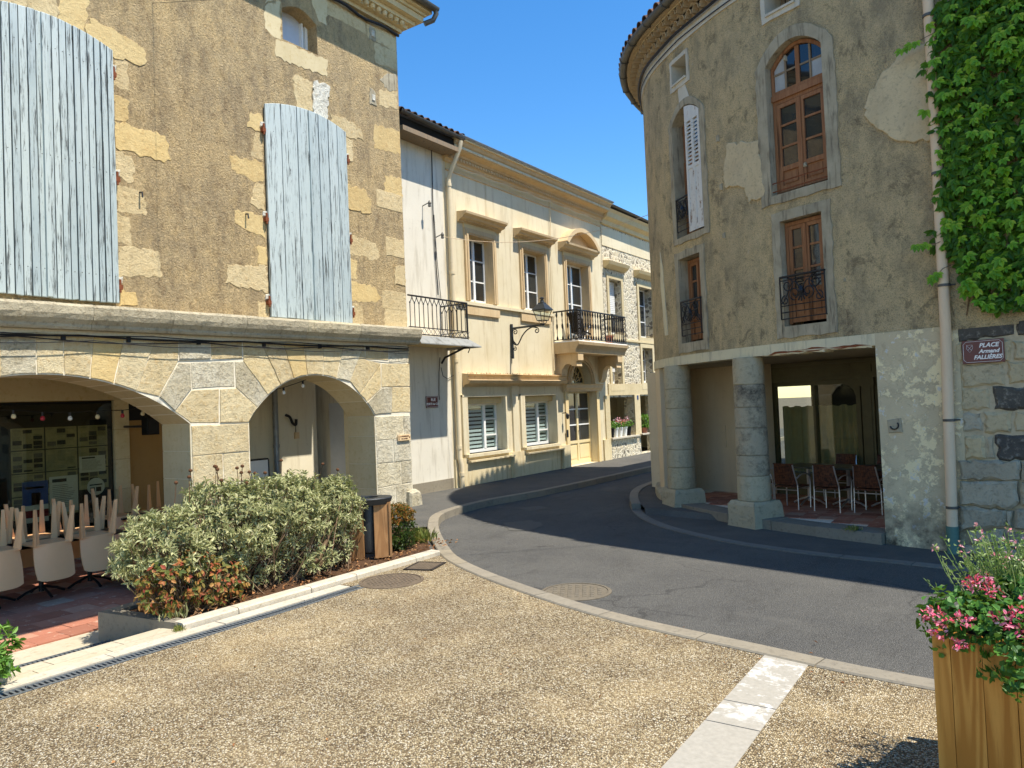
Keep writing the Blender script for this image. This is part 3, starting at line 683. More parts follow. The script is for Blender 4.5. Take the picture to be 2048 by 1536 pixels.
grate(gnd(1297,1013), .16, .16, 'small iron road grate at the end of the raised kerb by the columns', -.006, .8)
# irregular patches of a slightly paler tone on the asphalt
for k,(pts) in enumerate((((1085,992),(1100,984),(1145,985),(1120,996)),((1195,980),(1215,974),(1240,976),(1222,983)),((1005,1046),(1060,1040),(1090,1050),(1060,1062),(1015,1060)),((1030,1016),(1080,1012),(1095,1016),(1060,1022)),((1290,978),(1310,973),(1316,976),(1300,981)))):
    m = MB(); q = jag([gnd(x,y,-.016) for x,y in pts], .1, .03, k); m.sheet(q, -.0155); m.build('pale_road_patch', M['pale_road'], road, recalc=False)
# ============================================================ LEFT BUILDING (arcades, tan render, pale blue shutters)
XL = -9.6; WL = wallX(XL)
lb = thing('arcaded_building', 'tan rendered stone building with two arcade arches and tall pale blue shutters', 'building', (XL, 10.6, 0))
def c1(pts): return [onX(x*.42967, y*.42967, XL) for x,y in pts]
def c2(pts): return [onX(x*.42, 580+y*.42, XL) for x,y in pts]
A1 = (4.2,-.48,2.97); A2 = (8.345,.96,1.56)
def arch_hole(c, u0, u1, zb, n=28):
    cx,cz,R = c; a0 = math.acos((u1-cx)/R); a1 = math.acos((u0-cx)/R)
    return [(u0,zb),(u1,zb)]+arc_pts(cx,cz,R,a0,a1,n)
h1 = arch_hole(A1, 2.32, 6.08, -.3); h2 = arch_hole(A2, 7.03, 9.66, -.3)
m = MB(); m.wall(WL, [(.2,-.4),(10.59,-.4),(10.59,3.2),(.2,3.2)], [h1,h2], -.68, 0.0); m.build('arcade_wall', M['mortar'], lb)
# upper wall, with the attic window opening
ax0,ax1,az0,az1 = 7.9,8.62,7.95,8.46
att = [(ax0,az0),(ax1,az0),(ax1,az1)]+[(ax1-(ax1-ax0)*k/8, az1+.14*math.sin(math.pi*k/8)) for k in range(1,8)]+[(ax0,az1)]
m = MB(); m.wall(WL, [(.2,3.19),(10.6,3.19),(10.6,9.12),(.2,9.12)], [att], -.5, 0.004); m.build('rendered_wall', M['tan_render'], lb)
m = MB(); m.box(-17,-10.1,.2,10.595,2.78,9.11); m.box(-17,-13.25,.2,10.59,-.4,2.79); m.build('rear_walls', M['cream_inner'], lb)
m = MB(); m.box(-13.2,-10.28,.2,10.58,2.74,2.775); m.build('arcade_ceiling', M['stone_soft'], lb)
# blocks of the arcade front
BL = [[(0,200),(165,197),(175,405),(0,418)],[(165,197),(300,203),(305,402),(175,405)],[(300,203),(445,212),(430,408),(305,402)],
 [(445,212),(590,220),(545,432),(430,408)],[(590,220),(740,230),(655,470),(545,432)],[(740,230),(850,235),(850,338),(755,510),(655,470)],
 [(850,345),(905,345),(912,470),(835,570),(755,510)],[(912,475),(1045,470),(1045,632),(905,636),(835,570)],[(1045,470),(1120,465),(1215,550),(1178,628),(1045,632)],
 [(850,235),(1000,240),(1005,330),(850,338)],[(1000,240),(1155,245),(1155,330),(1005,330)],[(905,345),(1115,338),(1118,460),(912,470)],
 [(1115,338),(1155,338),(1268,490),(1215,550),(1120,462)],[(1155,245),(1240,248),(1330,440),(1268,490),(1155,338)],[(1240,248),(1345,250),(1395,412),(1330,440)],
 [(1345,250),(1445,252),(1462,403),(1395,412)],[(1445,252),(1540,255),(1538,403),(1462,403)],[(1540,255),(1635,258),(1605,412),(1538,403)],
 [(1635,258),(1730,262),(1665,437),(1605,412)],[(1730,262),(1740,330),(1812,350),(1715,490),(1665,437)],[(1740,268),(1850,272),(1850,335),(1740,330)],
 [(1850,272),(1945,276),(1948,345),(1850,345)],[(1812,352),(1815,465),(1750,525),(1715,490)],[(1815,350),(1950,350),(1952,460),(1815,462)],
 [(1815,465),(1865,465),(1865,585),(1785,592),(1752,527)],[(1865,462),(1953,462),(1955,582),(1865,585)]]
rb = random.Random(11)
def block(poly, name, mat, d=.012, gap=.011, bev=.005, P=WL, par=lb, rough=.006, back=-.05):
    q = jag(inset(poly, gap), .12 if rough < .02 else .055, rough, rb.random())
    mm = MB(); mm.prism(P, q, back, d+rb.uniform(-.006,.008), bev); return mm.build(name, mat, par)
YB = {3:'stone_yellow', 15:'stone_yellow', 11:'stone_worn', 12:'stone_worn', 4:'stone'}
def clip_arch(poly):
    """keep a block's lower corners on the arch curves"""
    out = []
    for u,z in poly:
        for cx,cz,R in (A1,A2):
            r = math.hypot(u-cx, z-cz)
            if r < R+.06 and z > 1.75: u,z = cx+(u-cx)*(R+.004)/r, cz+(z-cz)*(R+.004)/r
        out.append((u, min(z, 3.06)))
    return out
def subdiv_arch(poly):
    out = []
    for i in range(len(poly)):
        a = poly[i]; b = poly[(i+1)%len(poly)]; out.append(a)
        for cx,cz,R in (A1,A2):
            if abs(math.hypot(a[0]-cx,a[1]-cz)-R) < .02 and abs(math.hypot(b[0]-cx,b[1]-cz)-R) < .02:
                for t in (.25,.5,.75):
                    u = a[0]+(b[0]-a[0])*t; z = a[1]+(b[1]-a[1])*t; r = math.hypot(u-cx,z-cz); out.append((cx+(u-cx)*(R+.004)/r, cz+(z-cz)*(R+.004)/r))
    return out
for k,b_ in enumerate(BL):
    p = subdiv_arch(clip_arch(c2(b_))); block(p, 'voussoir' if k not in (9,10,11,20,21,23,25) else 'stone_block', M[YB.get(k,'stone' if k % 3 else 'stone_worn')])
for k in range(6):                                         # arch stones left of the picture edge
    cx,cz,R = A1; a0 = math.radians(97.5+k*7); a1 = a0+math.radians(7)
    block([(cx+R*math.cos(a), cz+R*math.sin(a)) for a in (a0,a1)]+[(cx+(R+.58)*math.cos(a), min(3.05, cz+(R+.58)*math.sin(a))) for a in (a1,a0)], 'voussoir', M['stone'])
def course(u0, u1, z0, z1, cut, P=WL, par=lb, name='stone_block', mats=('stone','stone_worn'), d=.012):
    us = [u0]+[u0+(u1-u0)*c for c in cut]+[u1]
    for a,b in zip(us[:-1], us[1:]): block([(a,z0),(b,z0),(b,z1),(a,z1)], name, M[rb.choice(mats)], d, .010, .006, P, par)
zs = [1.79,1.37,.93,.52,.1,-.3]; cuts = [(),(.52,),(.3,.75),(.5,),(.35,)]
for (za,zb),ct in zip(zip(zs[:-1],zs[1:]),cuts): course(6.085,7.025,zb,za,ct)
zs = [1.79,1.36,.94,.52,.12,-.28]; cuts = [(.8,),(.48,),(.68,),(.5,),(.6,)]
for (za,zb),ct in zip(zip(zs[:-1],zs[1:]),cuts): course(9.665,10.585,zb,za,ct,mats=('stone_worn',))
course(.3,2.3,-.3,1.8,(.5,))
# dressed stones lining the arch reveals
def reveal(c, u0, u1, n, zsp):
    cx,cz,R = c; a0 = math.acos((u1-cx)/R); a1 = math.acos((u0-cx)/R)
    for k in range(n):
        b0 = a0+(a1-a0)*k/n+.004; b1 = a0+(a1-a0)*(k+1)/n-.004; q = []
        for t in range(5): q.append((cx+(R-.002)*math.cos(b0+(b1-b0)*t/4), cz+(R-.002)*math.sin(b0+(b1-b0)*t/4)))
        for t in range(4,-1,-1): q.append((cx+(R+.03)*math.cos(b0+(b1-b0)*t/4), cz+(R+.03)*math.sin(b0+(b1-b0)*t/4)))
        mm = MB(); mm.prism(WL, q, -.69, -.003); mm.build('soffit_stone', M['stone_soft'], lb)
    for (u,sg) in ((u0,1),(u1,-1)):
        z = -.3
        while z < zsp-.02:
            h = min(rb.uniform(.38,.5), zsp-z)
            if zsp-z-h < .12: h = zsp-z
            mm = MB(); a,b = sorted((u-sg*.02, u+sg*.008)); mm.pbox(WL, a, b, z+.004, z+h-.004, -.69, -.004); mm.build('jamb_stone', M['stone_soft'], lb); z += h
reveal(A1, 2.32, 6.08, 17, 1.82); reveal(A2, 7.03, 9.66, 9, 1.8)
m = MB(); m.box(-10.4,-10.285,9.67,10.58,-.3,2.74); m.build('pier_back', M['stone_soft'], lb)
# wheel guard stone at the pier foot
m = MB(); m.prism(WL, [(10.4,-.3),(10.76,-.3),(10.75,.2),(10.7,.34),(10.58,.4),(10.4,.36)], -.1, .12, .04); m.build('guard_stone', M['stone_worn'], lb)
# ledge: one stone after the other, sloping very slightly like the old course
PLg = lambda u,z,d: (XL+d, u, z+(u-10.7)*.014)
us = [.3,1.4,2.5,3.55,4.7,5.75,6.9,8.05,9.2,10.78]; prof = [(-.1,3.12),(.13,3.12),(.15,3.15),(.15,3.18),(.2,3.24),(.22,3.3),(.225,3.39),(.2,3.425),(-.1,3.45)]
for a,b in zip(us[:-1], us[1:]):
    k = 7; mm = MB(); uu = [a+.003+(b-a-.006)*i/k for i in range(k+1)]; n_ = len(prof); vs = []
    for u in uu:
        for (d,z) in prof: vs.append(PLg(u, z+rb.uniform(-.004,.004)*(d > .15), d+rb.uniform(-.006,.003)*(d > .18)))
    fs = [(i*n_+q, i*n_+(q+1)%n_, (i+1)*n_+(q+1)%n_, (i+1)*n_+q) for i in range(k) for q in range(n_)]+[tuple(range(n_-1,-1,-1)), tuple(k*n_+q for q in range(n_))]
    mm.add(vs, fs); mm.build('ledge_stone', M['ledge'], lb)
m = MB(); m.box(-10.4,-9.62,10.6,10.66,3.1,3.43); m.build('ledge_return', M['ledge'], lb)
# cables under the ledge
for k,(dz,r,am) in enumerate(((0,.013,.025),(-.035,.008,.05),(.02,.007,.03),(-.06,.005,.06))):
    pts = []
    for i in range(60):
        u = .5+10.05*i/59; pts.append(PLg(u, 3.055+dz-am*abs(math.sin(u*1.35+k)), .055+.012*k))
    m = MB(); m.tube(pts, r, 5); m.build('cable', M['cable'], lb)
for u in (4.4,5.2,6.2,7.3,8.4,9.5):
    m = MB(); m.pbox(PLg, u, u+.04, 2.99, 3.06, .0, .06); m.build('cable_clip', M['iron'], lb)
# quoins and bare stones in the render
QS = {'stone_q':[[(130,-60),(270,-60),(265,110),(185,90),(130,70)],[(-60,-60),(122,-60),(122,70),(-60,38)],[(525,270),(595,290),(605,420),(525,400)],[(535,700),(610,725),(625,800),(615,860),(540,820)],[(540,850),(660,885),(690,990),(680,1005),(540,985)],[(540,990),(600,1010),(615,1100),(610,1150),(545,1130)],
  [(1000,385),(1280,430),(1295,490),(1220,490),(1010,415)],[(1365,350),(1453,380),(1453,520),(1375,505)],[(1535,530),(1600,545),(1680,600),(1690,655),(1600,635),(1540,575)],[(1185,615),(1220,620),(1222,740),(1168,725)],[(1185,860),(1228,855),(1230,985),(1165,950)],[(1055,1230),(1240,1240),(1243,1360),(1050,1320)],
  [(1200,1400),(1245,1400),(1250,1480),(1200,1470)],[(1605,640),(1640,650),(1640,750),(1605,740)],[(1620,1090),(1750,1130),(1765,1200),(1750,1215),(1622,1180)],[(1640,1415),(1685,1420),(1690,1510),(1642,1505)],[(1760,420),(1848,425),(1850,510),(1765,490)],[(1825,1030),(1880,1035),(1885,1135),(1825,1125)],
  [(1835,1240),(1890,1240),(1892,1335),(1835,1325)],[(1788,1430),(1895,1440),(1897,1528),(1788,1528)],[(1740,200),(1842,240),(1845,330),(1745,290)],[(545,1145),(740,1170),(755,1290),(550,1290)]],
 'stone_yellow':[[(415,85),(525,130),(670,230),(685,290),(650,305),(520,265),(395,175)],[(275,-60),(415,-60),(395,165),(265,115)],[(527,440),(600,465),(600,560),(530,560)],[(530,565),(600,580),(770,630),(795,750),(760,755),(535,690)],[(550,1350),(630,1365),(635,1420),(555,1430)],[(1280,320),(1350,330),(1372,505),(1305,495)],
  [(1165,525),(1215,535),(1218,615),(1150,595)],[(1068,720),(1225,755),(1225,850),(1190,850),(1075,790)],[(1085,980),(1230,1000),(1235,1110),(1090,1040)],[(1200,1145),(1240,1150),(1240,1235),(1198,1225)],[(1612,860),(1700,885),(1728,950),(1720,1000),(1615,970)],[(1625,1200),(1660,1210),(1660,1300),(1628,1300)],
  [(1630,1305),(1740,1335),(1775,1390),(1750,1410),(1632,1400)],[(1740,580),(1860,610),(1865,720),(1740,690)],[(1790,815),(1868,830),(1872,925),(1790,905)]],
 'stone_soft':[[(1230,25),(1306,5),(1306,185),(1275,175),(1230,130)],[(1280,183),(1525,282),(1522,360),(1280,265)],[(1482,110),(1560,150),(1565,290),(1482,255)],[(1236,-60),(1310,-50),(1306,0),(1232,18)],[(1440,-70),(1520,-60),(1520,120),(1484,105),(1455,30)]],
 'stone_white':[[(1457,375),(1530,400),(1520,560),(1457,530)]], 'cement':[[(1765,370),(1800,340),(1843,340),(1845,418),(1810,425)]]}
for mt,L in QS.items():
    for q in L:
        p = [(min(u,10.597),z) for u,z in c1(q)]; block(p, 'bare_stone' if mt != 'cement' else 'cement_patch', M[mt], .008 if mt != 'stone_white' else .018, .0, .004, WL, lb, .028)
for k,(u0,u1,z0,z1) in enumerate(((9.95,10.6,3.75,4.1),(10.1,10.6,4.75,5.1),(9.9,10.6,5.62,5.95),(8.75,9.8,8.75,9.08),(9.82,10.6,8.72,9.08),(7.0,7.85,8.72,9.08),(6.0,6.98,8.7,9.08),(10.25,10.6,8.35,8.68))):
    block([(u0,z0),(u1-.003,z0),(u1-.003,z1),(u0,z1)], 'bare_stone', M['stone_q'], .008, .003, .008, WL, lb, .012)
# patched beam holes
for (x,y,w,h) in ((745,195,.09,.16),(744,67,.09,.15)):
    u,z = onX(x,y,XL); block([(u-w,z-h),(u+w,z-h*.8),(u+w*.9,z+h*.7),(u-w*.8,z+h)], 'mortar_plug', M['cement'], .014, 0, .006, WL, lb, .02); m = MB(); m.pbox(WL,u-.03,u+.04,z-.06,z+.05,.0,.03); m.build('white_block', M['stone_white'], lb)
# attic window
m = MB(); m.pbox(WL, ax0+.02, ax1-.02, az0+.0, az1+.14, -.32, -.28); m.build('attic_panel', M['grey_shutter'], lb)
m = MB()
for (a,b,c,d) in ((ax0,ax0+.05,az0,az1+.05),(ax1-.05,ax1,az0,az1+.05),(ax1-.14,ax1-.11,az0,az1+.05),(ax0,ax1,az0,az0+.04)): m.pbox(WL,a,b,c,d,-.3,-.25+.003*len(m.f))
m.build('attic_frame', M['white_pvc'], lb)
# cornice, carved blocks, gutter
for k,(z0,z1,d) in enumerate(((9.10,9.18,.08),(9.18,9.25,.16),(9.25,9.33,.26),(9.33,9.44,.38),(9.44,9.5,.42),(9.5,9.58,.5))):
    m = MB(); m.box(-17,XL+d,.2,10.6+d,z0+.0005*k,z1); m.build('cornice_course', M['stone_soft'], lb)
for k in range(22):
    u = 7.3+k*.155; m = MB(); m.lathe([(.0,-.05),(.035,-.045),(.05,-.02),(.05,.02),(.035,.04)], (XL+.2,u,9.215), 8); m.build('carved_drop', M['stone_soft'], lb)
def half_gutter(path, r, name, par, mat):
    mm = MB(); pts = [Vector(p) for p in path]; n_ = 9; vs = []
    for i,p in enumerate(pts):
        t = (pts[min(i+1,len(pts)-1)]-pts[max(i-1,0)]); t.z = 0; t.normalize(); s_ = Vector((-t.y,t.x,0))
        for k in range(n_): a = math.pi*k/(n_-1); vs.append(p+s_*r*math.cos(a)+Vector((0,0,-r*math.sin(a))))
        for k in range(n_-1,-1,-1): a = math.pi*k/(n_-1); vs.append(p+s_*r*.88*math.cos(a)+Vector((0,0,-r*.88*math.sin(a)+.002)))
    N = 2*n_; fs = [(i*N+k, i*N+(k+1)%N, (i+1)*N+(k+1)%N, (i+1)*N+k) for i in range(len(pts)-1) for k in range(N)]+[tuple(range(N)), tuple((len(pts)-1)*N+k for k in range(N))][:0]
    mm.add(vs, fs); return mm.build(name, mat, par, smooth=True)
half_gutter([(XL+.58,y,9.6) for y in (.2,4,8,11.15)], .075, 'gutter', lb, M['zinc_dark'])
m = MB(); m.tube([(XL+.58,11.1,9.6),(XL+.58,11.13,9.5),(XL+.52,11.1,9.38),(XL+.4,10.98,9.3)], .05, 10); m.build('gutter_outlet', M['zinc_dark'], lb, smooth=True)
m = MB(); m.add([(XL+.55,.2,9.6),(XL+.55,11.15,9.6),(-13.5,11.15,10.6),(-13.5,.2,10.6),(-17.4,11.15,9.6),(-17.4,.2,9.6)],[(0,1,2,3),(3,2,4,5),(0,3,5),(1,4,2),(0,5,4,1)]); m.build('roof', M['roof_tile'], lb)
pts = [(XL+.06+.02*math.sin(y*7), y, 9.03+.02*math.sin(y*5)) for y in np.linspace(.5,10.62,60)]
m = MB(); m.tube(pts, .028, 6); m.build('cable', M['cable'], lb)
# shutters: separate boards
def shutter(name, us, zbot, ztop, label, seam):
    sh = MB(); sh.pbox(WL, us[0]+.01, us[-1]-.01, zbot+.03, min(ztop(us[0]),ztop(us[-1]))-.05, .006, .03); root = sh.build(name, M['iron'], lb, label=label)
    for i,(a,b) in enumerate(zip(us[:-1],us[1:])):
        g_ = rb.uniform(.010,.02); d = .062+rb.uniform(-.005,.004)+(.012 if a >= seam else 0)
        nl = MB() if i == 0 else nl
        for zn in (zbot+.35,(zbot+ztop(a))/2,ztop(a)-.4): nl.lathe([(.0075,0),(.004,.004)], (0,0,0), 6); k0 = len(nl.v)-12; nl.v[k0:] = [WL((a+b)/2+x, zn+y, d-.001+z) for x,y,z in nl.v[k0:]]
        mm = MB(); mm.prism(WL, [(a+g_*.5,zbot+rb.uniform(0,.012)),(b-g_*.5,zbot+rb.uniform(0,.012)),(b-g_*.5,ztop(b)),((a+b)/2,ztop((a+b)/2)),(a+g_*.5,ztop(a))], .03, d, .006); mm.build('board', M['blue'], root)
    stuff(nl.build('nail_heads', M['zinc_dark'], root)); mm = MB(); mm.prism(WL, [(seam-.03,zbot+.01),(seam+.025,zbot+.01),(seam+.025,ztop(seam)-.01),(seam-.03,ztop(seam)-.01)], .05, .09, .006); mm.build('meeting_strip', M['blue'], root)
    return root
zt1 = lambda u: 6.86-.16*((u-4.27)/.83)**2; zt2 = lambda u: 6.9-.15*((u-8.33)/.85)**2
us1 = [3.44]+[3.44+.83*k/9 for k in range(1,9)]+[4.27]+[4.27+.83*k/10 for k in range(1,11)]
s1 = shutter('shutter_pair', us1, 3.4, zt1, 'tall pale blue shutters of narrow boards left of the bare wall', 4.27)
s2 = shutter('shutter_pair', [7.46,7.76,8.08,8.325,8.345,8.52,8.73,8.93,9.15], 3.405, zt2, 'pale blue shutters of broad weathered boards beside the building corner', 8.34)
for root,L in ((s1,[(5.11,6.42),(5.12,5.05),(5.12,3.65)]),(s2,[(7.43,6.35),(7.43,4.95),(7.43,3.66),(9.18,6.3),(9.18,4.9),(9.18,3.62)])):
    for u,z in L:
        mm = MB(); mm.pbox(WL,u-.03,u+.03,z-.06,z,.01,.075); mm.tube([WL(u,z-.1,.06),WL(u,z+.07,.06)], .016, 8); mm.build('hinge', M['rust'], root)
        block([(u-.04,z+.02),(u+.05,z+.03),(u+.06,z+.12),(u-.03,z+.1)], 'hinge_mortar', M['stone_white'], .03, 0, .01, WL, lb, .01)
for u,z in (onX(425*.43*1.528,905*.43,XL), onX(491,432,XL)):
    mm = MB(); mm.tube([WL(u,z+.03,.0),WL(u,z+.02,.06),WL(u,z-.05,.07)], .012, 6); mm.build('shutter_stay', M['iron'], lb)
# ---- inside the arcade: shop front, pilaster, back wall
XB = -12.5; WB = wallX(XB)
m = MB(); m.box(-13.3,XB,.2,9.0,-.3,2.74); m.build('arcade_back_wall', M['ochre_inner'], lb)
m = MB(); m.pbox(WB,.5,6.75,2.25,2.62,.0,.12); m.build('shop_lintel', M['stone_soft'], lb)
for k in range(5): 
    z = -.2+k*.49; m = MB(); m.pbox(WB,6.5,6.74,z+.003,z+.487,.002,.1); m.build('pilaster_stone', M['stone_soft'], lb)
m = MB(); m.pbox(WB,6.745,7.6,1.9,2.73,.002,.03); m.build('dark_panel', M['black'], lb)
sw = MB(); sw.pbox(WB,.6,6.49,-.2,2.24,.003,.03); swo = sw.build('shop_window', M['black'], lb)
y0,z0 = 4.6,.42
def poster(u0,u1,z0,z1,d,paper,kind,seed,label=None):
    r_ = random.Random(seed); mm = MB(); mm.pbox(WB,u0,u1,z0,z1,d,d+.003); W_ = u1-u0; H_ = z1-z0
    def q(a,b,c,e,mi): mm.pbox(WB,u0+W_*a,u0+W_*b,z0+H_*c,z0+H_*e,d+.003,d+.0042,m=mi)
    if kind == 'news':
        for c_ in range(3):
            z = .92
            while z > .08:
                h = r_.choice((.03,.03,.03,.16,.2)); x = .05+c_*.31
                if h > .1 and r_.random() < .6: q(x,x+.27,max(.05,z-h),z,2 if r_.random() < .5 else 1)
                elif h < .1: q(x,x+.27*r_.uniform(.8,1),z-.014,z,1)
                z -= h+.022
    elif kind == 'notice':
        q(.1,.6,.84,.93,2); z = .76
        while z > .12: q(.1,r_.uniform(.6,.9),z-.012,z,1); z -= .05
    elif kind == 'blue':
        q(0,1,.42,1,3); q(.35,.7,.3,.72,0); q(.1,.85,.82,.87,0); q(0,1,.12,.3,4)
    elif kind == 'badge':
        q(.1,.9,.55,.9,2); q(.1,.9,.2,.4,1)
    o = mm.build('poster', [paper,M['print_grey'],M['print_dark'],M['print_blue'],M['print_red']], swo)
    if label: o['label'] = label
k = 0
for r_ in range(4):
    for c_ in range(3):
        u = 4.98+c_*.48; z = 1.86-(r_+1)*.345
        if r_ == 3 and c_ == 2: continue
        poster(u+.005,u+.465,z+.005,z+.335,.034+.0005*c_,M['paper'],'news',20+k); k += 1
poster(5.95,6.36,1.1,1.36,.042,M['paper_white'],'notice',90); poster(5.5,5.92,.52,1.08,.043,M['paper_white'],'notice',91,'white menu sheet with dark heading'); poster(5.02+.1,5.48,.42,1.04,.044,M['paper_white'],'blue',92,'blue and white poster')
mm = MB(); n_ = 20; cu,cz = 6.2,.86; mm.add([WB(cu+.14*math.cos(2*math.pi*q/n_),cz+.14*math.sin(2*math.pi*q/n_),.046) for q in range(n_)], [tuple(range(n_))]); mm.pbox(WB,cu-.09,cu-.02,cz-.08,cz-.01,.046,.048,m=1); mm.pbox(WB,cu+.0,cu+.08,cz-.08,cz-.01,.046,.048,m=1); mm.pbox(WB,cu-.1,cu+.1,cz+.02,cz+.04,.046,.048,m=1)
mm.build('sticker', [M['paper_white'],M['print_dark']], swo, recalc=False)
m = MB(); m.pbox(WB,.65,6.46,.0,2.2,.06,.066); m.build('glass', M['shopglass'], swo)
# bulb string inside the big arch, another in the small arch
def bulb_string(name, label, pts, bulbs):
    t = thing(name, label, 'light string', pts[0]); m_ = MB(); cp = catmull([p for p in pts], 6); m_.tube([tuple(p) for p in cp], .006, 5); m_.build('wire', M['cable'], t)
    for i,(f,mt) in enumerate(bulbs):
        p = cp[min(len(cp)-1,int(f*(len(cp)-1)))]; b = MB(); b.tube([(p[0],p[1],p[2]),(p[0],p[1],p[2]-.05)], .017, 8); so = b.build('socket', M['iron'], t)
        b = MB(); b.lathe([(.008,0),(.02,-.012),(.03,-.035),(.026,-.058),(.008,-.07)], (p[0],p[1],p[2]-.045), 10); b.build('bulb', M[mt], t, smooth=True)
def catX(pts): return pts
bp = []
for (x,y) in ((-140,826),(27,828),(85,832),(140,832),(195,829),(245,827),(293,822)):
    u,z = onX(x,y,-11.0); bp.append((-11.0,u,z+.05))
bulb_string('bulb_string', 'string of coloured festoon bulbs hanging inside the wide arch', [tuple(np.array(p)) for p in bp], [(1/6,'bulb_cream'),(2/6,'bulb_red'),(3/6,'bulb_clear'),(4/6,'bulb_cream'),(5/6,'bulb_red'),(.995,'bulb_cream')])
bp = [(-9.9,)+onX(543,781,-9.9),(-9.95,)+onX(567,775,-9.95),(-10.0,)+onX(600,764,-10.0),(-10.1,)+onX(612,759,-10.1)]
bulb_string('bulb_string', 'short dark festoon wire with two black sockets under the small arch', bp, [(.35,'bulb_clear'),(.8,'bulb_clear')])
# speaker box in the arch corner
t = thing('loudspeaker', 'small black loudspeaker box mounted high in the wide arch', 'loudspeaker', (-11.6,)+onX(300,860,-11.6))
u,z = onX(302,852,-11.6); m = MB(); m.prism(wallX(-11.6), [(u-.1,z-.14),(u+.1,z-.14),(u+.1,z+.14),(u-.1,z+.14)], -.1, .08, .015); m.build('cabinet', M['black'], t)
m = MB(); m.pbox(wallX(-11.6),u-.08,u+.08,z-.12,z+.12,.08,.086); m.build('grille', M['iron'], t); m = MB(); m.tube([(-11.7,u,z),(-12.47,u,z)], .02, 6); m.build('bracket', M['iron'], t)
# meter cabinet seen through the small arch, drain pipe, sunlit passage wall, side wall of the white house
XP = -13.2; WP = wallX(XP)
m = MB(); m.box(-16,XP,9.0,11.45,-.3,3.4); m.build('passage_wall', M['cream_inner'], lb)
m = MB(); m.box(-13.25,-12.0,9.6,11.45,3.4,3.5); m.build('added_shade_slab', M['roof_tile'], lb)  # unseen slab added to shade the upper part of the passage wall
u,z = onX(553,900,XP+.12); m = MB(); m.tube([(XP+.12,u,-.2),(XP+.12,u,2.73)], .06, 10); m.tube([(XP+.12,u,1.2),(XP+.12,u,1.27)], .07, 10); m.build('inner_drain_pipe', M['zinc'], lb, smooth=True)
u,z = onX(515,945,-12.4); t = thing('meter_cabinet', 'pale grey meter cabinet with dark edge behind the small arch', 'cabinet', (-12.4,u,-.2)); m = MB(); m.pbox(wallX(-12.4),u-.35,u+.25,-.2,1.02,-.1,0.0); m.build('body', M['white_pvc'], t); m = MB(); m.pbox(wallX(-12.4),u-.36,u+.26,1.02,1.05,-.1,.01); m.pbox(wallX(-12.4),u+.25,u+.275,-.2,1.02,-.1,.01); m.build('trim', M['iron'], t)
u0,z0 = onX(572,830,XP); u1,z1 = onX(588,845,XP); u2,_ = onX(590,870,XP)
m = MB(); m.tube(catmull([(XP+.05,u0-.05,z0),(XP+.06,u0+.05,z0-.05),(XP+.06,u0+.12,z0-.18),(XP+.06,u2-.02,z0-.22),(XP+.06,u2,z0-.1)],5).tolist(), .03, 8); m.tube([(XP+.03,u2,z0-.2),(XP+.03,u2,z0-.45)], .008, 5); m.build('duct', M['cable'], lb)
uu,zz = onX(592,870,XP); m = MB(); m.pbox(WP,uu-.05,uu+.06,zz-.08,zz+.06,0,.04); m.build('door_bell_box', M['sign_cream'], lb)
# ============================================================ WHITE HOUSE (narrow, balcony, tiled eave)
XC = -10.65; WC = wallX(XC)
wh = thing('white_house', 'narrow whitewashed house with iron balcony and tiled eave beside the arcades', 'house', (XC,12.3,0))
m = MB(); m.box(-16,XC,11.68,13.12,-.05,7.62); m.build('wall', M['white_wall'], wh)
m = MB(); m.pbox(WC,11.7,13.1,.0,.32,.0,.012); m.build('plinth', M['kerb'], wh)
m = MB(); m.pbox(lambda u,z,d: (u, 11.68-d, z), -13.0,-12.3,.0,2.1,.0,.03); m.build('side_door', M['grey_shutter'], wh)
# eave: fascia, rafters, gutter, barrel tiles
m = MB(); m.pbox(WC,11.4,13.3,7.62,7.72,-.6,.42); m.build('eave_boards', M['grey_joinery'], wh)
m = MB(); m.pbox(WC,11.4,13.3,7.72,7.92,.28,.34); m.build('fascia', M['dark'], wh)
half_gutter([(XC+.45,11.3,8.0),(XC+.45,13.38,7.96)], .06, 'gutter', wh, M['zinc_dark'])
rf = MB(); rf.add([(XC+.42,11.2,7.93),(XC+.42,13.35,7.93),(-13.5,13.35,8.9),(-13.5,11.2,8.9)],[(0,1,2,3)]); rfo = rf.build('roof', M['roof_tile'], wh, recalc=False)
def tile_mesh(L=.42, r0=.085, r1=.07, mat=None):
    mm = MB(); n_ = 7; vs = []
    for (x,r) in ((0,r0),(-L,r1)):
        for k in range(n_+1): a = math.pi*k/n_; vs.append((x, r*math.cos(a), r*math.sin(a)))
        for k in range(n_,-1,-1): a = math.pi*k/n_; vs.append((x, (r-.014)*math.cos(a), (r-.014)*math.sin(a)))
    N = 2*(n_+1); fs = [(k,(k+1)%N,N+(k+1)%N,N+k) for k in range(N)]+[tuple(range(N-1,-1,-1)), tuple(range(N,2*N))]
    mm.add(vs, fs); return mm.mesh('roof_tile', mat or M['roof_tile'], smooth=True)
TM = tile_mesh()
for k in range(11):
    for j in range(4):
        o = link('roof_tile', TM, rfo); o.location = (XC+.50-j*.36*.95, 11.3+k*.2, 7.955+j*.36*.30+rb.uniform(-.006,.008)); o.rotation_euler = (0,.30,rb.uniform(-.05,.05))
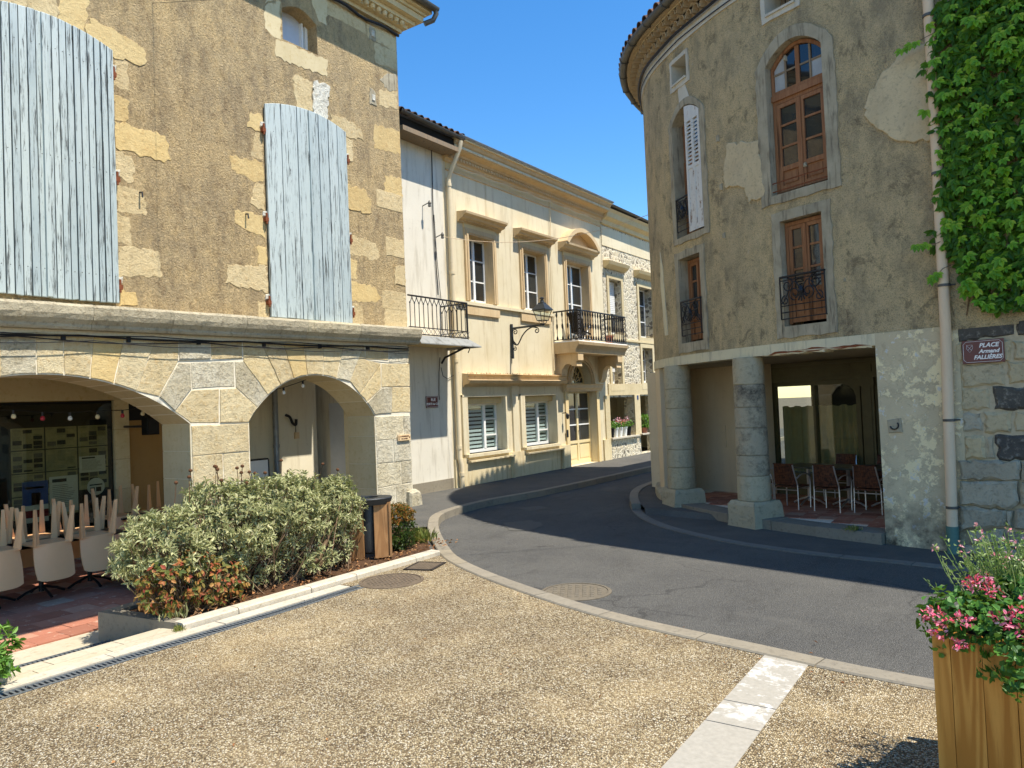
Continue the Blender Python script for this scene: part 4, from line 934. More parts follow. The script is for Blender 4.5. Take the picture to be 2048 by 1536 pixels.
# balcony
bx = XC+.8; zb = 3.3
bal = MB(); bal.pbox(WC,11.2,12.95,zb-.08,zb,.0,.78); balo = bal.build('balcony', M['ochre_soft'], wh)
m = MB(); m.add([(XC+.74,11.2,zb+.06),(XC+.74,12.9,zb+.06),(XC+.95,13.08,zb-.11),(XC+.95,11.1,zb-.11),(XC,12.9,zb+.06),(XC,13.08,zb-.11)],[(0,1,2,3),(1,4,5,2)])
m.v += [(p[0]-.0,p[1],p[2]-.02) for p in m.v[:6]]; m.f += [(9,8,7,6),(8,11,10,7),(3,2,8,9),(2,5,11,8)]; m.m += [0]*4; m.build('zinc_skirt', M['zinc_streak'], balo, recalc=False)
m = MB(); m.tube([(XC,12.85,zb-.42),(XC+.1,12.85,zb-.3),(XC+.72,12.85,zb-.1)], .025, 6); m.tube([(XC+.72,12.85,zb-.1),(XC+.8,12.85,zb-.16),(XC+.75,12.85,zb-.24)], .012, 6); m.build('bracket', M['iron'], balo)
fx = XC+.74; y1 = 12.88; zr = zb+.84
m = MB(); m.tube([(fx,11.0,zr),(fx,y1,zr),(XC,y1,zr)], .018, 6); m.tube([(fx,11.0,zb+.22),(fx,y1,zb+.22),(XC,y1,zb+.22)], .01, 6); m.tube([(fx,11.0,zb+.08),(fx,y1,zb+.08),(XC,y1,zb+.08)], .012, 6); m.tube([(fx,y1,zb),(fx,y1,zr)], .018, 6); m.build('rail', M['iron'], balo)
def gothic(mm, a, b, pos, z0, z1):
    """two bars and the pointed arch between them"""
    h = .14
    for k in range(2):
        c = a if k == 0 else b; o = b if k == 0 else a
        mm.tube([pos(c,z0), pos(c,z1-h)]+[pos(c+(o-c)*.5*math.sin(t*math.pi/2), z1-h+h*(1-math.cos(t*math.pi/2))**.6) for t in (.3,.55,.8,1.0)], .0085, 5)
    mm.lathe([(.001,-.03),(.016,-.01),(.016,.01),(.001,.03)], pos(a,z1-h), 6)
k = 0
while 11.05+k*.135 < y1-.03:
    mm = MB(); a = 11.05+k*.135; gothic(mm, a, min(a+.135,y1), lambda u,z: (fx,u,z), zb+.22, zr)
    mm.tube([(fx,a,zb+.08),(fx,a+.135,zb+.22)], .006, 4); mm.tube([(fx,a+.135,zb+.08),(fx,a,zb+.22)], .006, 4); mm.build('baluster', M['iron'], balo); k += 1
for k in range(5):
    mm = MB(); a = XC+.04+k*.135; gothic(mm, a, a+.135, lambda u,z: (u,y1,z), zb+.22, zr); mm.tube([(a,y1,zb+.08),(a+.135,y1,zb+.22)], .006, 4); mm.tube([(a+.135,y1,zb+.08),(a,y1,zb+.22)], .006, 4); mm.build('baluster', M['iron'], balo)
# cables and insulators on the white wall
for path,r in (([(861,300),(862,330),(864,420),(868,500),(874,590)],.012),([(866,430),(872,520),(880,600)],.008),([(878,715),(876,745),(876,790),(877,800)],.009),([(880,735),(884,752),(893,758),(915,745)],.007)):
    m = MB(); m.tube([(XC+.03,)+onX(x,y,XC) for x,y in path], r, 5); m.build('wall_cable', M['cable'], wh)
for (x,y) in ((845,412),(871,475)):
    u,z = onX(x,y,XC); m = MB(); m.tube([(XC,u,z),(XC+.18,u,z+.04)], .012, 6); m.lathe([(.01,-.06),(.035,-.05),(.03,0),(.04,.03),(.02,.07),(.005,.09)], (XC+.2,u,z), 8); m.build('insulator', M['zinc_dark'], wh)
# downpipe at the joint with the cream house
pu = 13.22
m = MB(); m.tube([(XC+.45,pu+.06,7.88),(XC+.42,pu+.05,7.72),(XC+.16,pu,7.2),(XC+.1,pu,7.05)], .05, 10); m.tube([(XC+.1,pu,7.1),(XC+.1,pu,.75),(XC+.13,pu+.03,.6),(XC+.13,pu+.03,.09)], .055, 10)
for z in (6.9,4.9,2.9,.95,.35): m.tube([(XC+.1 if z > .7 else XC+.13,pu if z > .7 else pu+.03,z),(XC+.1 if z > .7 else XC+.13,pu if z > .7 else pu+.03,z+.08)], .066, 10)
m.build('downpipe', M['pipe_cream'], wh, smooth=True)

# ============================================================ CREAM HOUSE
ch = thing('cream_house', 'cream painted house with ochre window trims, cornice and iron balcony', 'house', (XC,17,0))
Y0,Y1 = 13.12,20.78
def ux(x, y=600): return onX(x,y,XC)[0]
W = []                                                    # upper windows: u0,u1,z0,z1
for (xl,xr,z0,z1) in ((937,984,4.37,5.94),(1045,1087,4.37,5.94),(1131,1174,3.58,5.94)): W.append((ux(xl,540),ux(xr,540),z0,z1))
GW = [(ux(934,850),ux(1010,850),.8,2.12),(ux(1049,850),ux(1112,850),.8,2.12)]
D = (ux(1137,860),ux(1194,860),.09,2.2); dc = (D[0]+D[1])/2
rect = lambda a: [(a[0],a[2]),(a[1],a[2]),(a[1],a[3]),(a[0],a[3])]
fr = .62; fan = [(dc-fr,2.42),(dc+fr,2.42)]+arc_pts(dc,2.42,fr,0,math.pi,16)[1:-1]
m = MB(); m.wall(WC, [(Y0,-.05),(Y1,-.05),(Y1,7.9),(Y0,7.9)], [rect(a) for a in W+GW]+[rect(D),fan], -.38, 0.0, m=0); m.build('wall', M['cream'], ch)
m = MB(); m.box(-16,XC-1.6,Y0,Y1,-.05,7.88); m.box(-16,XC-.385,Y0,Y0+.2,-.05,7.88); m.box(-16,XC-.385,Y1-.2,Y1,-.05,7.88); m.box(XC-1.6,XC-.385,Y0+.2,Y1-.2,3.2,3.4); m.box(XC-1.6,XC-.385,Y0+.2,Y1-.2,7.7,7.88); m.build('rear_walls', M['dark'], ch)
m = MB(); m.pbox(WC,Y0+.02,D[0]-.02,.0,.72,.0,.05); m.pbox(WC,D[1]+.35,Y1,.0,.72,.0,.05); m.build('plinth', M['cream_low'], ch)
for a in GW: 
    m = MB(); m.pbox(WC,a[0]+.06,a[1]+.1,.08,.62,.05,.052); m.build('plinth_panel', M['cream_low'], ch)
    m = MB(); m.pbox(WC,a[0]-.08,a[1]+.18,.62,.66,.05,.15); m.pbox(WC,a[1]+.14,a[1]+.18,.05,.62,.05,.13); m.build('panel_moulding', M['cream_low'], ch)
    m = MB(); m.pbox(WC,a[0]-.12,a[1]+.05,.73,.8,-.25,.12); m.build('window_sill', M['cream'], ch)
    m = MB(); m.pbox(WC,a[0]-.2,a[0]-.0,.8,2.16,.0,.05); m.pbox(WC,a[1],a[1]+.06,.8,2.16,.0,.05); m.pbox(WC,a[0]-.2,a[1]+.06,2.12,2.17,-.38,.055); m.build('window_surround', M['cream'], ch)
# belt course under the upper windows
m = MB(); m.pbox(WC,Y0+.1,ux(1107,640),4.27,4.34,.0,.07); m.build('belt_course', M['cream'], ch)
# main cornice with dentils, frieze line and gutter
prof = [(0,7.5),(.04,7.5),(.06,7.55),(.1,7.57),(.1,7.64),(.14,7.66),(.16,7.7),(.32,7.74),(.34,7.82),(.38,7.85),(.42,7.92),(.45,7.95),(0,7.97)]
m = MB(); m.sweep(WC, prof, [Y0+.05,(Y0+Y1)/2,Y1+.02]); m.build('cornice', M['ochre'], ch)
for (z0_,z1_,d_) in ((7.76,7.815,.352),(7.925,7.965,.468)): m = MB(); m.pbox(WC,Y0+.06,Y1+.01,z0_,z1_,.3,d_); m.build('cornice_fillet', M['cream'], ch)
k = 0
while Y0+.2+k*.11 < Y1: 
    m = MB(); u = Y0+.2+k*.11; m.pbox(WC,u,u+.06,7.58,7.635,.1,.135); m.build('dentil', M['ochre'], ch); k += 1
m = MB(); m.pbox(WC,Y0+.12,Y1,7.31,7.35,.0,.03); m.build('frieze_moulding', M['ochre'], ch); m = MB(); m.pbox(WC,Y0+.12,Y1,7.35,7.5,.0,.012); m.build('painted_frieze', M['ochre_soft'], ch)
half_gutter([(XC+.48,Y0+.1,8.0),(XC+.48,Y1,7.99)], .045, 'gutter', ch, M['zinc']); m = MB(); m.add([(XC+.42,Y0,7.98),(XC+.42,Y1,7.98),(-14,Y1,9.1),(-14,Y0,9.1)],[(0,1,2,3)]); m.build('roof', M['roof_tile'], ch, recalc=False)
m = MB(); pts = [(XC+.1, Y0+.3+(Y1-Y0-.3)*i/40, 7.46-.04*abs(math.sin(i*.55))) for i in range(41)]; m.tube(pts, .013, 5); m.build('wall_cable', M['pipe_cream'], ch)
pts = [(XC+.05, u, z) for u,z in [onX(x,y,XC) for x,y in ((1097,400),(1098,450),(1097,520),(1100,600),(1104,700),(1106,742))]]
m = MB(); m.tube(pts, .014, 5); m.build('wall_cable', M['pipe_cream'], ch)
def sash(par, u0, u1, z0, z1, d, rows, mat, fw=.05, cols=2, pane=None, tall=None, P=WC):
    m_ = MB()
    m_.pbox(P,u0,u1,z0,z0+fw*1.3,d,d+.05); m_.pbox(P,u0,u1,z1-fw,z1,d,d+.05); m_.pbox(P,u0,u0+fw,z0+fw*1.3,z1-fw,d,d+.051); m_.pbox(P,u1-fw,u1,z0+fw*1.3,z1-fw,d,d+.051)
    cu = (u0+u1)/2
    if cols == 2: m_.pbox(P,cu-fw*.8,cu+fw*.8,z0+fw,z1-fw,d+.002,d+.062)
    fo = m_.build('frame', mat, par)
    for r_ in range(1,rows):
        zz_ = z0+(z1-z0)*r_/rows; m_ = MB(); m_.pbox(P,u0+fw,u1-fw,zz_-.016,zz_+.016,d+.01,d+.04); m_.build('glazing_bar', mat, par)
    for c_ in range(cols):
        for r_ in range(rows):
            a = u0+fw+(u1-u0-2*fw)*c_/cols; b = u0+fw+(u1-u0-2*fw)*(c_+1)/cols; za = z0+fw+(z1-z0-2*fw)*r_/rows; zb_ = z0+fw+(z1-z0-2*fw)*(r_+1)/rows
            m_ = MB(); m_.pbox(P,a,b,za,zb_,d+.02,d+.026); m_.build('pane', pane or M['pane'], par)
    return fo
def empty_part(name, par, label=None):
    """a part that itself holds smaller pieces"""
    o = bpy.data.objects.new(name, None); COL.objects.link(o); o.parent = par; L = WLOC.get(par.name,(0,0,0)); o.location = (-L[0],-L[1],-L[2]); o.empty_display_size = .1
    if label: o['label'] = label
    return o
for i,a in enumerate(W):
    u0,u1,z0,z1 = a; w = empty_part('window', ch); sash(w, u0+.01, u1-.01, z0+.03, z1-.01, -.26, 3 if i < 2 else 4, M['white_pvc'], .045)
    m = MB(); t = .15
    m.pbox(WC,u0-t,u0,z0,z1+t,.0,.05); m.pbox(WC,u1,u1+t,z0,z1+t,.0,.05); m.pbox(WC,u0,u1,z1,z1+t,.0,.0505); m.pbox(WC,u0-t*.6,u0-t*.25,z0,z1+t*.6,.05,.07); m.pbox(WC,u1+t*.25,u1+t*.6,z0,z1+t*.6,.05,.07); m.pbox(WC,u0-t*.25,u1+t*.25,z1+t*.25,z1+t*.6,.0505,.07); m.build('architrave', M['ochre'], w)
    m = MB(); m.pbox(WC,u0-.012,u0+.006,z0,z1,-.36,-.003); m.pbox(WC,u1-.006,u1+.012,z0,z1,-.36,-.003); m.pbox(WC,u0,u1,z1-.006,z1+.012,-.36,-.003); m.build('reveal', M['ochre'], w)
    m = MB(); m.pbox(WC,u0-t,u1+t,z1+t,z1+t+.1,.0,.04); m.build('window_frieze', M['ochre_soft'], w)
    zc = z1+t+.1; pr = [(0,zc),(.05,zc),(.07,zc+.05),(.18,zc+.08),(.2,zc+.12),(.27,zc+.16),(.28,zc+.21),(0,zc+.24)]
    m = MB(); m.sweep(WC, pr, [u0-t-.22,u1+t+.22]); m.build('pediment', M['ochre'], w)
    k = 0
    while u0-t-.02+k*.07 < u1+t: m = MB(); m.pbox(WC,u0-t-.02+k*.07,u0-t+.02+k*.07,zc+.03,zc+.07,.07,.12); m.build('dentil', M['ochre'], w); k += 1
    if i < 2:
        m = MB(); m.pbox(WC,u0-t-.05,u1+t+.05,4.05,4.27,.0,.05); m.build('sill_panel', M['ochre'], w)
    else:
        cu = (u0+u1)/2; hw = (u1-u0)/2+t+.2; R_ = hw*1.25; h = R_-math.sqrt(R_**2-hw**2)
        a0 = math.asin(hw/R_); zc2 = zc+.235-(R_-h); outer = [(cu+R_*math.sin(q), zc2+R_*math.cos(q)) for q in np.linspace(-a0,a0,17)]; inn = [(cu+(R_-.12)*math.sin(q), zc2+(R_-.12)*math.cos(q)) for q in np.linspace(a0*.97,-a0*.97,17)]
        m = MB(); m.prism(WC, outer+inn, 0, .3); m.build('pediment_arch', M['ochre'], w)
        m = MB(); m.prism(WC, [(cu+(R_-.1)*math.sin(q), zc2+(R_-.1)*math.cos(q)) for q in np.linspace(-a0*.98,a0*.98,15)], 0, .06); m.build('tympanum', M['ochre'], w)
for a in GW:
    u0,u1,z0,z1 = a; w = empty_part('ground_floor_window', ch)
    m = MB(); m.pbox(WC,u0,u1,z1-.16,z1-.01,-.3,-.08); m.build('shutter_box', M['ochre_soft'], w)
    fo = MB(); f = .05; zt = z1-.16
    for (p,q,r,s_) in ((u0,u0+f,z0,zt),(u1-f,u1,z0,zt),(u0+f,u1-f,z0,z0+.07),(u0+f,u1-f,zt-f,zt)): fo.pbox(WC,p,q,r,s_,-.3,-.24)
    cu = u0+(u1-u0)*.66; fo.pbox(WC,cu-.04,cu+.04,z0+.07,zt-f,-.3,-.235)
    fo.build('frame', M['white_pvc'], w)
    for q in (1,2): m = MB(); zz_ = z0+(zt-z0)*q/3; m.pbox(WC,cu+.04,u1-f,zz_-.018,zz_+.018,-.28,-.245); m.build('glazing_bar', M['white_pvc'], w)
    m = MB(); m.pbox(WC,u0+f,u1-f,z0+.07,zt-f,-.275,-.27); m.build('pane', M['glass'], w)
    nb = 11; hh = (zt-f-z0-.07)/nb
    for q in range(nb): m = MB(); m.pbox(WC,u0+f,u1-f,z0+.07+q*hh+.035,z0+.07+q*hh+hh*.98,-.315,-.31); m.build('blind_stripe', M['blind'], w)
    m = MB(); m.pbox(WC,u0-.05,u1+.05,z0-.05,zt+.02,-.36,-.35); m.build('dark_backing', M['dark'], w)
m = MB(); m.pbox(WC,(GW[0][1]+GW[1][0])/2-.12,(GW[0][1]+GW[1][0])/2+.12,.72,2.52,.0,.045); m.build('pilaster', M['cream'], ch)
# ground-floor cornice
gy0,gy1 = ux(924,750),ux(1121,750)
m = MB(); m.sweep(WC, [(0,2.36),(.04,2.36),(.06,2.4),(.2,2.43),(.22,2.47),(.24,2.5),(.15,2.52),(.16,2.6),(.22,2.64),(0,2.67)], [gy0,gy1]); m.build('shop_cornice', M['ochre'], ch)
m = MB(); 
for k in range(160): 
    u = gy0+rb.random()*(gy1-gy0); x = XC+.04+rb.random()*.15; h = rb.uniform(.02,.07); m.add([(x,u,2.655),(x+.012,u+.01,2.655),(x+rb.uniform(-.03,.03),u+rb.uniform(-.03,.03),2.655+h*.6)], [(0,1,2)])
stuff(m.build('moss', M['litter'], ch, recalc=False))
# the door
dr_ = empty_part('door', ch); u0,u1,z0,z1 = D
m = MB(); f = .05; cu = u0+(u1-u0)*.55
for (p,q,r,s_) in ((u0,u0+f,z0,z1),(u1-f,u1,z0,z1),(u0+f,u1-f,z1-f,z1),(cu-.05,cu+.05,z0,z1-f),(u0+f,cu-.05,z0,z0+.1),(cu+.05,u1-f,z0,z0+.1),(u0+f,cu-.05,.7,.78),(cu+.05,u1-f,.7,.78)): m.pbox(WC,p,q,r,s_,-.28,-.22)
m.build('door_frame', M['cream_door'], dr_)
for (p,q) in ((u0+f,cu-.05),(cu+.05,u1-f)):
    m = MB(); m.pbox(WC,p,q,z0+.1,.7,-.27,-.245); m.pbox(WC,p+.05,q-.05,z0+.17,.63,-.245,-.235); m.build('lower_panel', M['cream_door'], dr_)
    for r_ in range(3): m = MB(); a = .78+(z1-f-.78)*r_/3; m.pbox(WC,p,q,a,a+(z1-f-.78)/3,-.262,-.257); m.build('pane', M['pane'], dr_)
    for r_ in (1,2): m = MB(); a = .78+(z1-f-.78)*r_/3; m.pbox(WC,p,q,a-.018,a+.018,-.262,-.235); m.build('glazing_bar', M['white_pvc'], dr_)
m = MB(); m.tube([(XC-.215,cu+.02,1.05),(XC-.17,cu+.02,1.05),(XC-.17,cu+.02,1.16)], .012, 6); m.build('handle', M['iron'], dr_); m = MB(); m.pbox(WC,u0+.2,u0+.38,.62,.66,-.245,-.225); m.build('letter_slot', M['iron'], dr_)
m = MB(); m.pbox(WC,D[0]-.05,D[1]+.1,.0,.088,-.3,.12); m.build('door_step', M['kerb_white'], ch)
for a_,b_ in ((u0-.16,u0),(u1,u1+.16)): m = MB(); m.pbox(WC,a_,b_,z0,z1,.0,.045); m.build('door_jamb', M['ochre_soft'], ch)
m = MB(); m.sweep(WC, [(-.3,2.2),(.08,2.2),(.1,2.26),(.14,2.3),(.15,2.38),(.18,2.41),(-.3,2.42)], [u0-.24,u1+.24]); m.build('door_transom', M['ochre'], ch)
fl = empty_part('fanlight', ch)
m = MB(); m.prism(WC, [(dc-fr+.02,2.43),(dc+fr-.02,2.43)]+arc_pts(dc,2.43,fr-.02,0,math.pi,16)[1:-1], -.27, -.262); m.build('pane', M['pane'], fl)
m = MB(); m.tube([WC(u,z,-.25) for u,z in arc_pts(dc,2.43,fr-.03,0,math.pi,18)], .03, 6); m.tube([WC(u,z,-.25) for u,z in arc_pts(dc,2.43,.13,0,math.pi,10)], .016, 6); m.tube([WC(dc-fr,2.44,-.25),WC(dc+fr,2.44,-.25)], .03, 6); m.build('rim', M['ochre_soft'], fl)
for k in range(1,8):
    a = math.pi*k/8; m = MB(); m.tube([WC(dc+.13*math.cos(a),2.43+.13*math.sin(a),-.25),WC(dc+(fr-.03)*math.cos(a),2.43+(fr-.03)*math.sin(a),-.25)], .013, 5); m.build('glazing_bar', M['ochre_soft'], fl)
    b0,b1 = a-math.pi/16, a+math.pi/16; m = MB(); m.tube([WC(dc+(.38+.05*math.cos((q-a)*16))*math.cos(q),2.43+(.38+.05*math.cos((q-a)*16))*math.sin(q),-.25) for q in np.linspace(b0,b1,5)], .011, 5); m.build('glazing_bar', M['ochre_soft'], fl)
m = MB(); m.prism(WC, arc_pts(dc,2.42,fr+.2,0,math.pi,18)+arc_pts(dc,2.42,fr,math.pi,0,18), .0, .06); m.prism(WC, arc_pts(dc,2.42,fr+.13,0,math.pi,18)+arc_pts(dc,2.42,fr+.06,math.pi,0,18), .06, .09); m.build('fanlight_archivolt', M['ochre'], ch)
# stone balcony with carved brackets
bu0 = ux(1107,640); bfX = onY(1155,640,bu0)[0]; pj = bfX-XC
bu1 = onX(1250,640,bfX)[0]; zs_ = 3.54
bl = empty_part('balcony', ch)
m = MB(); m.sweep(WC, [(0,zs_-.3),(pj*.9,zs_-.3),(pj*.92,zs_-.2),(pj*.97,zs_-.14),(pj+.03,zs_-.08),(pj+.05,zs_),(0,zs_)], [bu0-.05,bu1+.05]); m.build('slab', M['ochre'], bl)
m = MB(); m.pbox(WC,bu0-.03,bu1+.03,zs_,zs_+.035,.0,pj+.02); m.build('slab_edge', M['sign_white'], bl)
for (p,q) in ((bu0+.1,bu0+.4),(bu1-.42,bu1-.12)):
    m = MB(); pr = [(0,zs_-.3),(pj*.88,zs_-.3),(pj*.88,zs_-.5),(pj*.8,zs_-.55),(pj*.82,zs_-.66),(pj*.66,zs_-.66),(pj*.5,zs_-.58),(pj*.34,zs_-.6),(pj*.2,zs_-.72),(pj*.14,zs_-.95),(pj*.08,zs_-1.05),(0,zs_-1.08)]
    m.sweep(WC, pr, [p,q]); m.build('bracket', M['ochre'], bl)
zr = zs_+.86
m = MB(); m.tube([(XC,bu0,zr),(bfX,bu0,zr),(bfX,bu1,zr),(XC,bu1,zr)], .022, 6); m.tube([(XC,bu0,zs_+.08),(bfX,bu0,zs_+.08),(bfX,bu1,zs_+.08),(XC,bu1,zs_+.08)], .014, 6); m.build('rail', M['iron'], bl)
def balus(x, y):
    mm = MB(); mm.lathe([(.008,.08),(.026,.1),(.028,.14),(.009,.2),(.01,.36),(.026,.42),(.028,.48),(.012,.54),(.015,.62),(.009,.68),(.026,.76),(.02,.82),(.008,.86)], (x,y,zs_), 7); mm.build('baluster', M['iron'], bl, smooth=True)
k = 1
while k*.17 < pj: balus(bfX-k*.17+.03, bu0); k += 1
nb = int((bu1-bu0)/.145)
for k in range(nb+1):
    u = bu0+(bu1-bu0)*k/nb
    if k in (0,nb//2,nb):
        mm = MB(); w_ = .1; uc = min(max(u,bu0+w_),bu1-w_)
        mm.tube([(bfX,uc-w_,zs_+.08),(bfX,uc-w_,zr)], .012, 5); mm.tube([(bfX,uc+w_,zs_+.08),(bfX,uc+w_,zr)], .012, 5)
        for q in range(6):
            z = zs_+.15+q*.125; sg = 1 if q % 2 else -1
            mm.tube([(bfX, uc+sg*(.075*math.cos(t)*(1-t/9)), z+.06*math.sin(t)*(1-t/9)) for t in np.linspace(0,7,14)], .009, 4); mm.tube([(bfX,uc-.1,z-.05),(bfX,uc+.1,z+.05)], .006, 4)
        mm.build('rail_panel', M['iron'], bl)
    else: balus(bfX, u)
# things standing on that balcony
t = thing('balcony_chair', 'dark canvas chair on the stone balcony above the door', 'chair', (XC+.4,bu0+.8,zs_+.035))
m = MB(); m.obox((XC+.36,bu0+.62,zs_+.6), (.2,0,0), (0,.02,.0), (0,-.1,.27)); m.build('backrest', M['dark'], t); m = MB(); m.obox((XC+.36,bu0+.9,zs_+.3), (.2,0,0), (0,.22,-.03), (0,0,.02)); m.build('seat', M['dark'], t)
for (dx,dy) in ((-.18,-.2),(.18,-.2),(-.18,.2),(.18,.2)): m = MB(); m.tube([(XC+.36+dx,bu0+.9+dy*1.2,zs_+.035),(XC+.36+dx,bu0+.9-dy*.9,zs_+.5)], .014, 5); m.build('leg', M['sign_white'], t)
t = thing('balcony_pot', 'terracotta flower pot at the street end of the stone balcony', 'flower pot', (XC+.5,bu1-.6,zs_+.035)); m = MB(); m.lathe([(.09,0),(.13,.22),(.14,.22),(.14,.26),(.12,.26),(.11,.2)], (XC+.5,bu1-.6,zs_+.035), 14); m.build('pot', M['terracotta'], t, smooth=True)
# door lamp, bell plate, number plates
def tag_plate(name, label, u, z, w, h, mat, P, cat):
    m_ = MB(); m_.prism(P, [(u-w,z-h),(u+w,z-h),(u+w,z+h),(u-w,z+h)], .0, .012, .004); return tag(m_.build(name, mat), label, cat)
u,z = onX(1125,830,XC); t = thing('wall_lantern_arm', 'small dark wall fitting on the cream house left of the door', 'wall fitting', (XC,u,z)); m = MB(); m.tube([(XC,u,z+.05),(XC+.12,u,z+.06),(XC+.16,u,z)], .014, 6); m.build('arm', M['iron'], t); m = MB(); m.lathe([(.02,.04),(.05,.0),(.04,-.1),(.01,-.12)], (XC+.16,u,z), 8); m.build('lamp_head', M['iron'], t)
u,z = onX(1132,867,XC); tag_plate('bell_plate', 'black intercom plate beside the cream door', u, z, .05, .1, M['black'], wallX(XC+.045), 'intercom')

# ---------------------------------------------------------- street sign, arrow sign and lamp
def text_part(txt, par, place, size, mat, shear=0.0, bold=0.0):
    cu = bpy.data.curves.new('lettering','FONT'); cu.body = txt; cu.align_x = 'CENTER'; cu.align_y = 'CENTER'; cu.size = size; cu.extrude = .0012; cu.shear = shear; cu.offset = bold; cu.resolution_u = 2
    tmp = bpy.data.objects.new('lettering', cu); COL.objects.link(tmp); dg = bpy.context.evaluated_depsgraph_get(); me = bpy.data.meshes.new_from_object(tmp.evaluated_get(dg)); bpy.data.objects.remove(tmp)
    O,U,V,Nn = place; mtx = Matrix(((U[0],V[0],Nn[0],O[0]),(U[1],V[1],Nn[1],O[1]),(U[2],V[2],Nn[2],O[2]),(0,0,0,1))); me.transform(mtx); me.materials.clear(); me.materials.append(mat); return link('lettering', me, par)
UP = (0,0,1)
su,sz = onX(863,804,XC); t = thing('street_sign', 'maroon enamel street name plate half in shade on the white house', 'street sign', (XC,su,sz))
m = MB(); m.prism(WC, [(su-.2,sz-.125),(su+.2,sz-.125),(su+.2,sz+.125),(su-.2,sz+.125)], .012, .026, .004); m.build('plate', M['sign_red'], t)
m = MB()
for (a,b,c,d) in ((-.185,.185,-.112,-.106),(-.185,.185,.106,.112),(-.185,-.179,-.106,.106),(.179,.185,-.106,.106)): m.pbox(WC,su+a,su+b,sz+c,sz+d,.026,.028)
m.build('border', M['sign_white'], t)
text_part('RUE', t, ((XC+.028,su+.03,sz+.045),(0,1,0),UP,(1,0,0)), .085, M['sign_white'], 0, .002); text_part('PORTE de CO', t, ((XC+.028,su,sz-.045),(0,1,0),UP,(1,0,0)), .065, M['sign_white'], 0, .002)
u,z = onX(805,875,XL); t = thing('direction_sign', 'small cream direction board with arrow on the arcade corner pier', 'sign', (XL+.03,u,z)); PS = wallX(XL+.03)
m = MB(); m.prism(PS, [(u-.17,z-.055),(u+.17,z-.055),(u+.17,z+.055),(u-.17,z+.055)], .0, .02, .004); m.build('board', M['sign_cream'], t)
text_part('LA PROMENADE', t, ((XL+.052,u,z+.022),(0,1,0),UP,(1,0,0)), .032, M['sign_brown'], 0, .001); text_part('DU LAVOIR', t, ((XL+.052,u,z-.022),(0,1,0),UP,(1,0,0)), .032, M['sign_brown'], 0, .001)
m = MB(); m.prism(PS, [(u+.125,z-.008),(u+.14,z-.008),(u+.14,z-.02),(u+.16,z),(u+.14,z+.02),(u+.14,z+.008),(u+.125,z+.008)], .02, .023); m.prism(PS, [(u-.155,z-.04),(u-.14,z-.04),(u-.14,z+.04),(u-.155,z+.04)], .02, .023); m.build('arrow', M['sign_brown'], t)
LU = 15.61; LX = -9.68
t = thing('street_lamp', 'dark four-sided lantern on a scrolled iron wall bracket on the cream house', 'street lamp', (XC,LU,3.1))
m = MB(); m.box(XC+.01,XC+.06,LU-.03,LU+.03,3.06,3.93); m.tube([(XC+.04,LU,3.82),(LX,LU,3.83)], .026, 8); m.build('bracket', M['lamp_metal'], t)
def spiral(cx, cz, r, a0, turns, n=16): return [(cx+r*(1-.75*i/n)*math.cos(a0+turns*2*math.pi*i/n), LU, cz+r*(1-.75*i/n)*math.sin(a0+turns*2*math.pi*i/n)) for i in range(n+1)]
m = MB(); m.tube(catmull([(XC+.06,LU,3.5),(XC+.1,LU,3.42),(XC+.2,LU,3.4),(XC+.28,LU,3.5),(XC+.36,LU,3.62),(XC+.5,LU,3.74),(XC+.66,LU,3.8),(XC+.8,LU,3.77)],5).tolist(), .018, 6)
m.tube(spiral(XC+.78,3.7,.075,math.pi/2,-1.2), .013, 6); m.tube(spiral(XC+.14,3.72,.08,math.pi,-1.3), .013, 6); m.tube(catmull([(XC+.06,LU,3.6),(XC+.08,LU,3.5),(XC+.15,LU,3.42)],5).tolist(), .015, 6); m.tube(spiral(XC+.11,3.3,.055,math.pi/2,-1.2), .012, 6); m.build('scroll', M['lamp_metal'], t)
zl = 3.87
m = MB(); m.lathe([(.03,0),(.045,.03),(.03,.05)], (LX,LU,zl-.06), 10)
for k in range(4): a = math.pi/4+k*math.pi/2; m.tube([(LX,LU,zl-.02),(LX+.09*math.cos(a),LU+.09*math.sin(a),zl+.0),(LX+.1*math.cos(a),LU+.1*math.sin(a),zl+.06)], .009, 5)
m.build('lantern_base', M['lamp_metal'], t)
b0,b1,hg = .1,.165,.25
m = MB()
for sx,sy in ((-1,-1),(1,-1),(1,1),(-1,1)): m.tube([(LX+sx*b0,LU+sy*b0,zl+.06),(LX+sx*b1,LU+sy*b1,zl+.06+hg)], .009, 5)
for (b,z) in ((b0,zl+.06),(b1,zl+.06+hg)): m.tube([(LX-b,LU-b,z),(LX+b,LU-b,z),(LX+b,LU+b,z),(LX-b,LU+b,z)], .011, 5, closed=True)
m.build('lantern_frame', M['lamp_metal'], t)
for (p,q) in (((-1,-1),(1,-1)),((1,-1),(1,1)),((1,1),(-1,1)),((-1,1),(-1,-1))):
    m = MB(); m.add([(LX+p[0]*b0,LU+p[1]*b0,zl+.065),(LX+q[0]*b0,LU+q[1]*b0,zl+.065),(LX+q[0]*b1,LU+q[1]*b1,zl+.06+hg),(LX+p[0]*b1,LU+p[1]*b1,zl+.06+hg)], [(0,1,2,3)]); m.build('lantern_pane', M['glass'], t, recalc=False)
def sq(mm, prof):
    vs = [(LX+sx*b,LU+sy*b,z) for b,z in prof for sx,sy in ((-1,-1),(1,-1),(1,1),(-1,1))]; n_ = len(prof); mm.add(vs, [(4*i+k,4*i+(k+1)%4,4*i+4+(k+1)%4,4*i+4+k) for i in range(n_-1) for k in range(4)]+[(3,2,1,0),tuple(4*(n_-1)+k for k in range(4))])
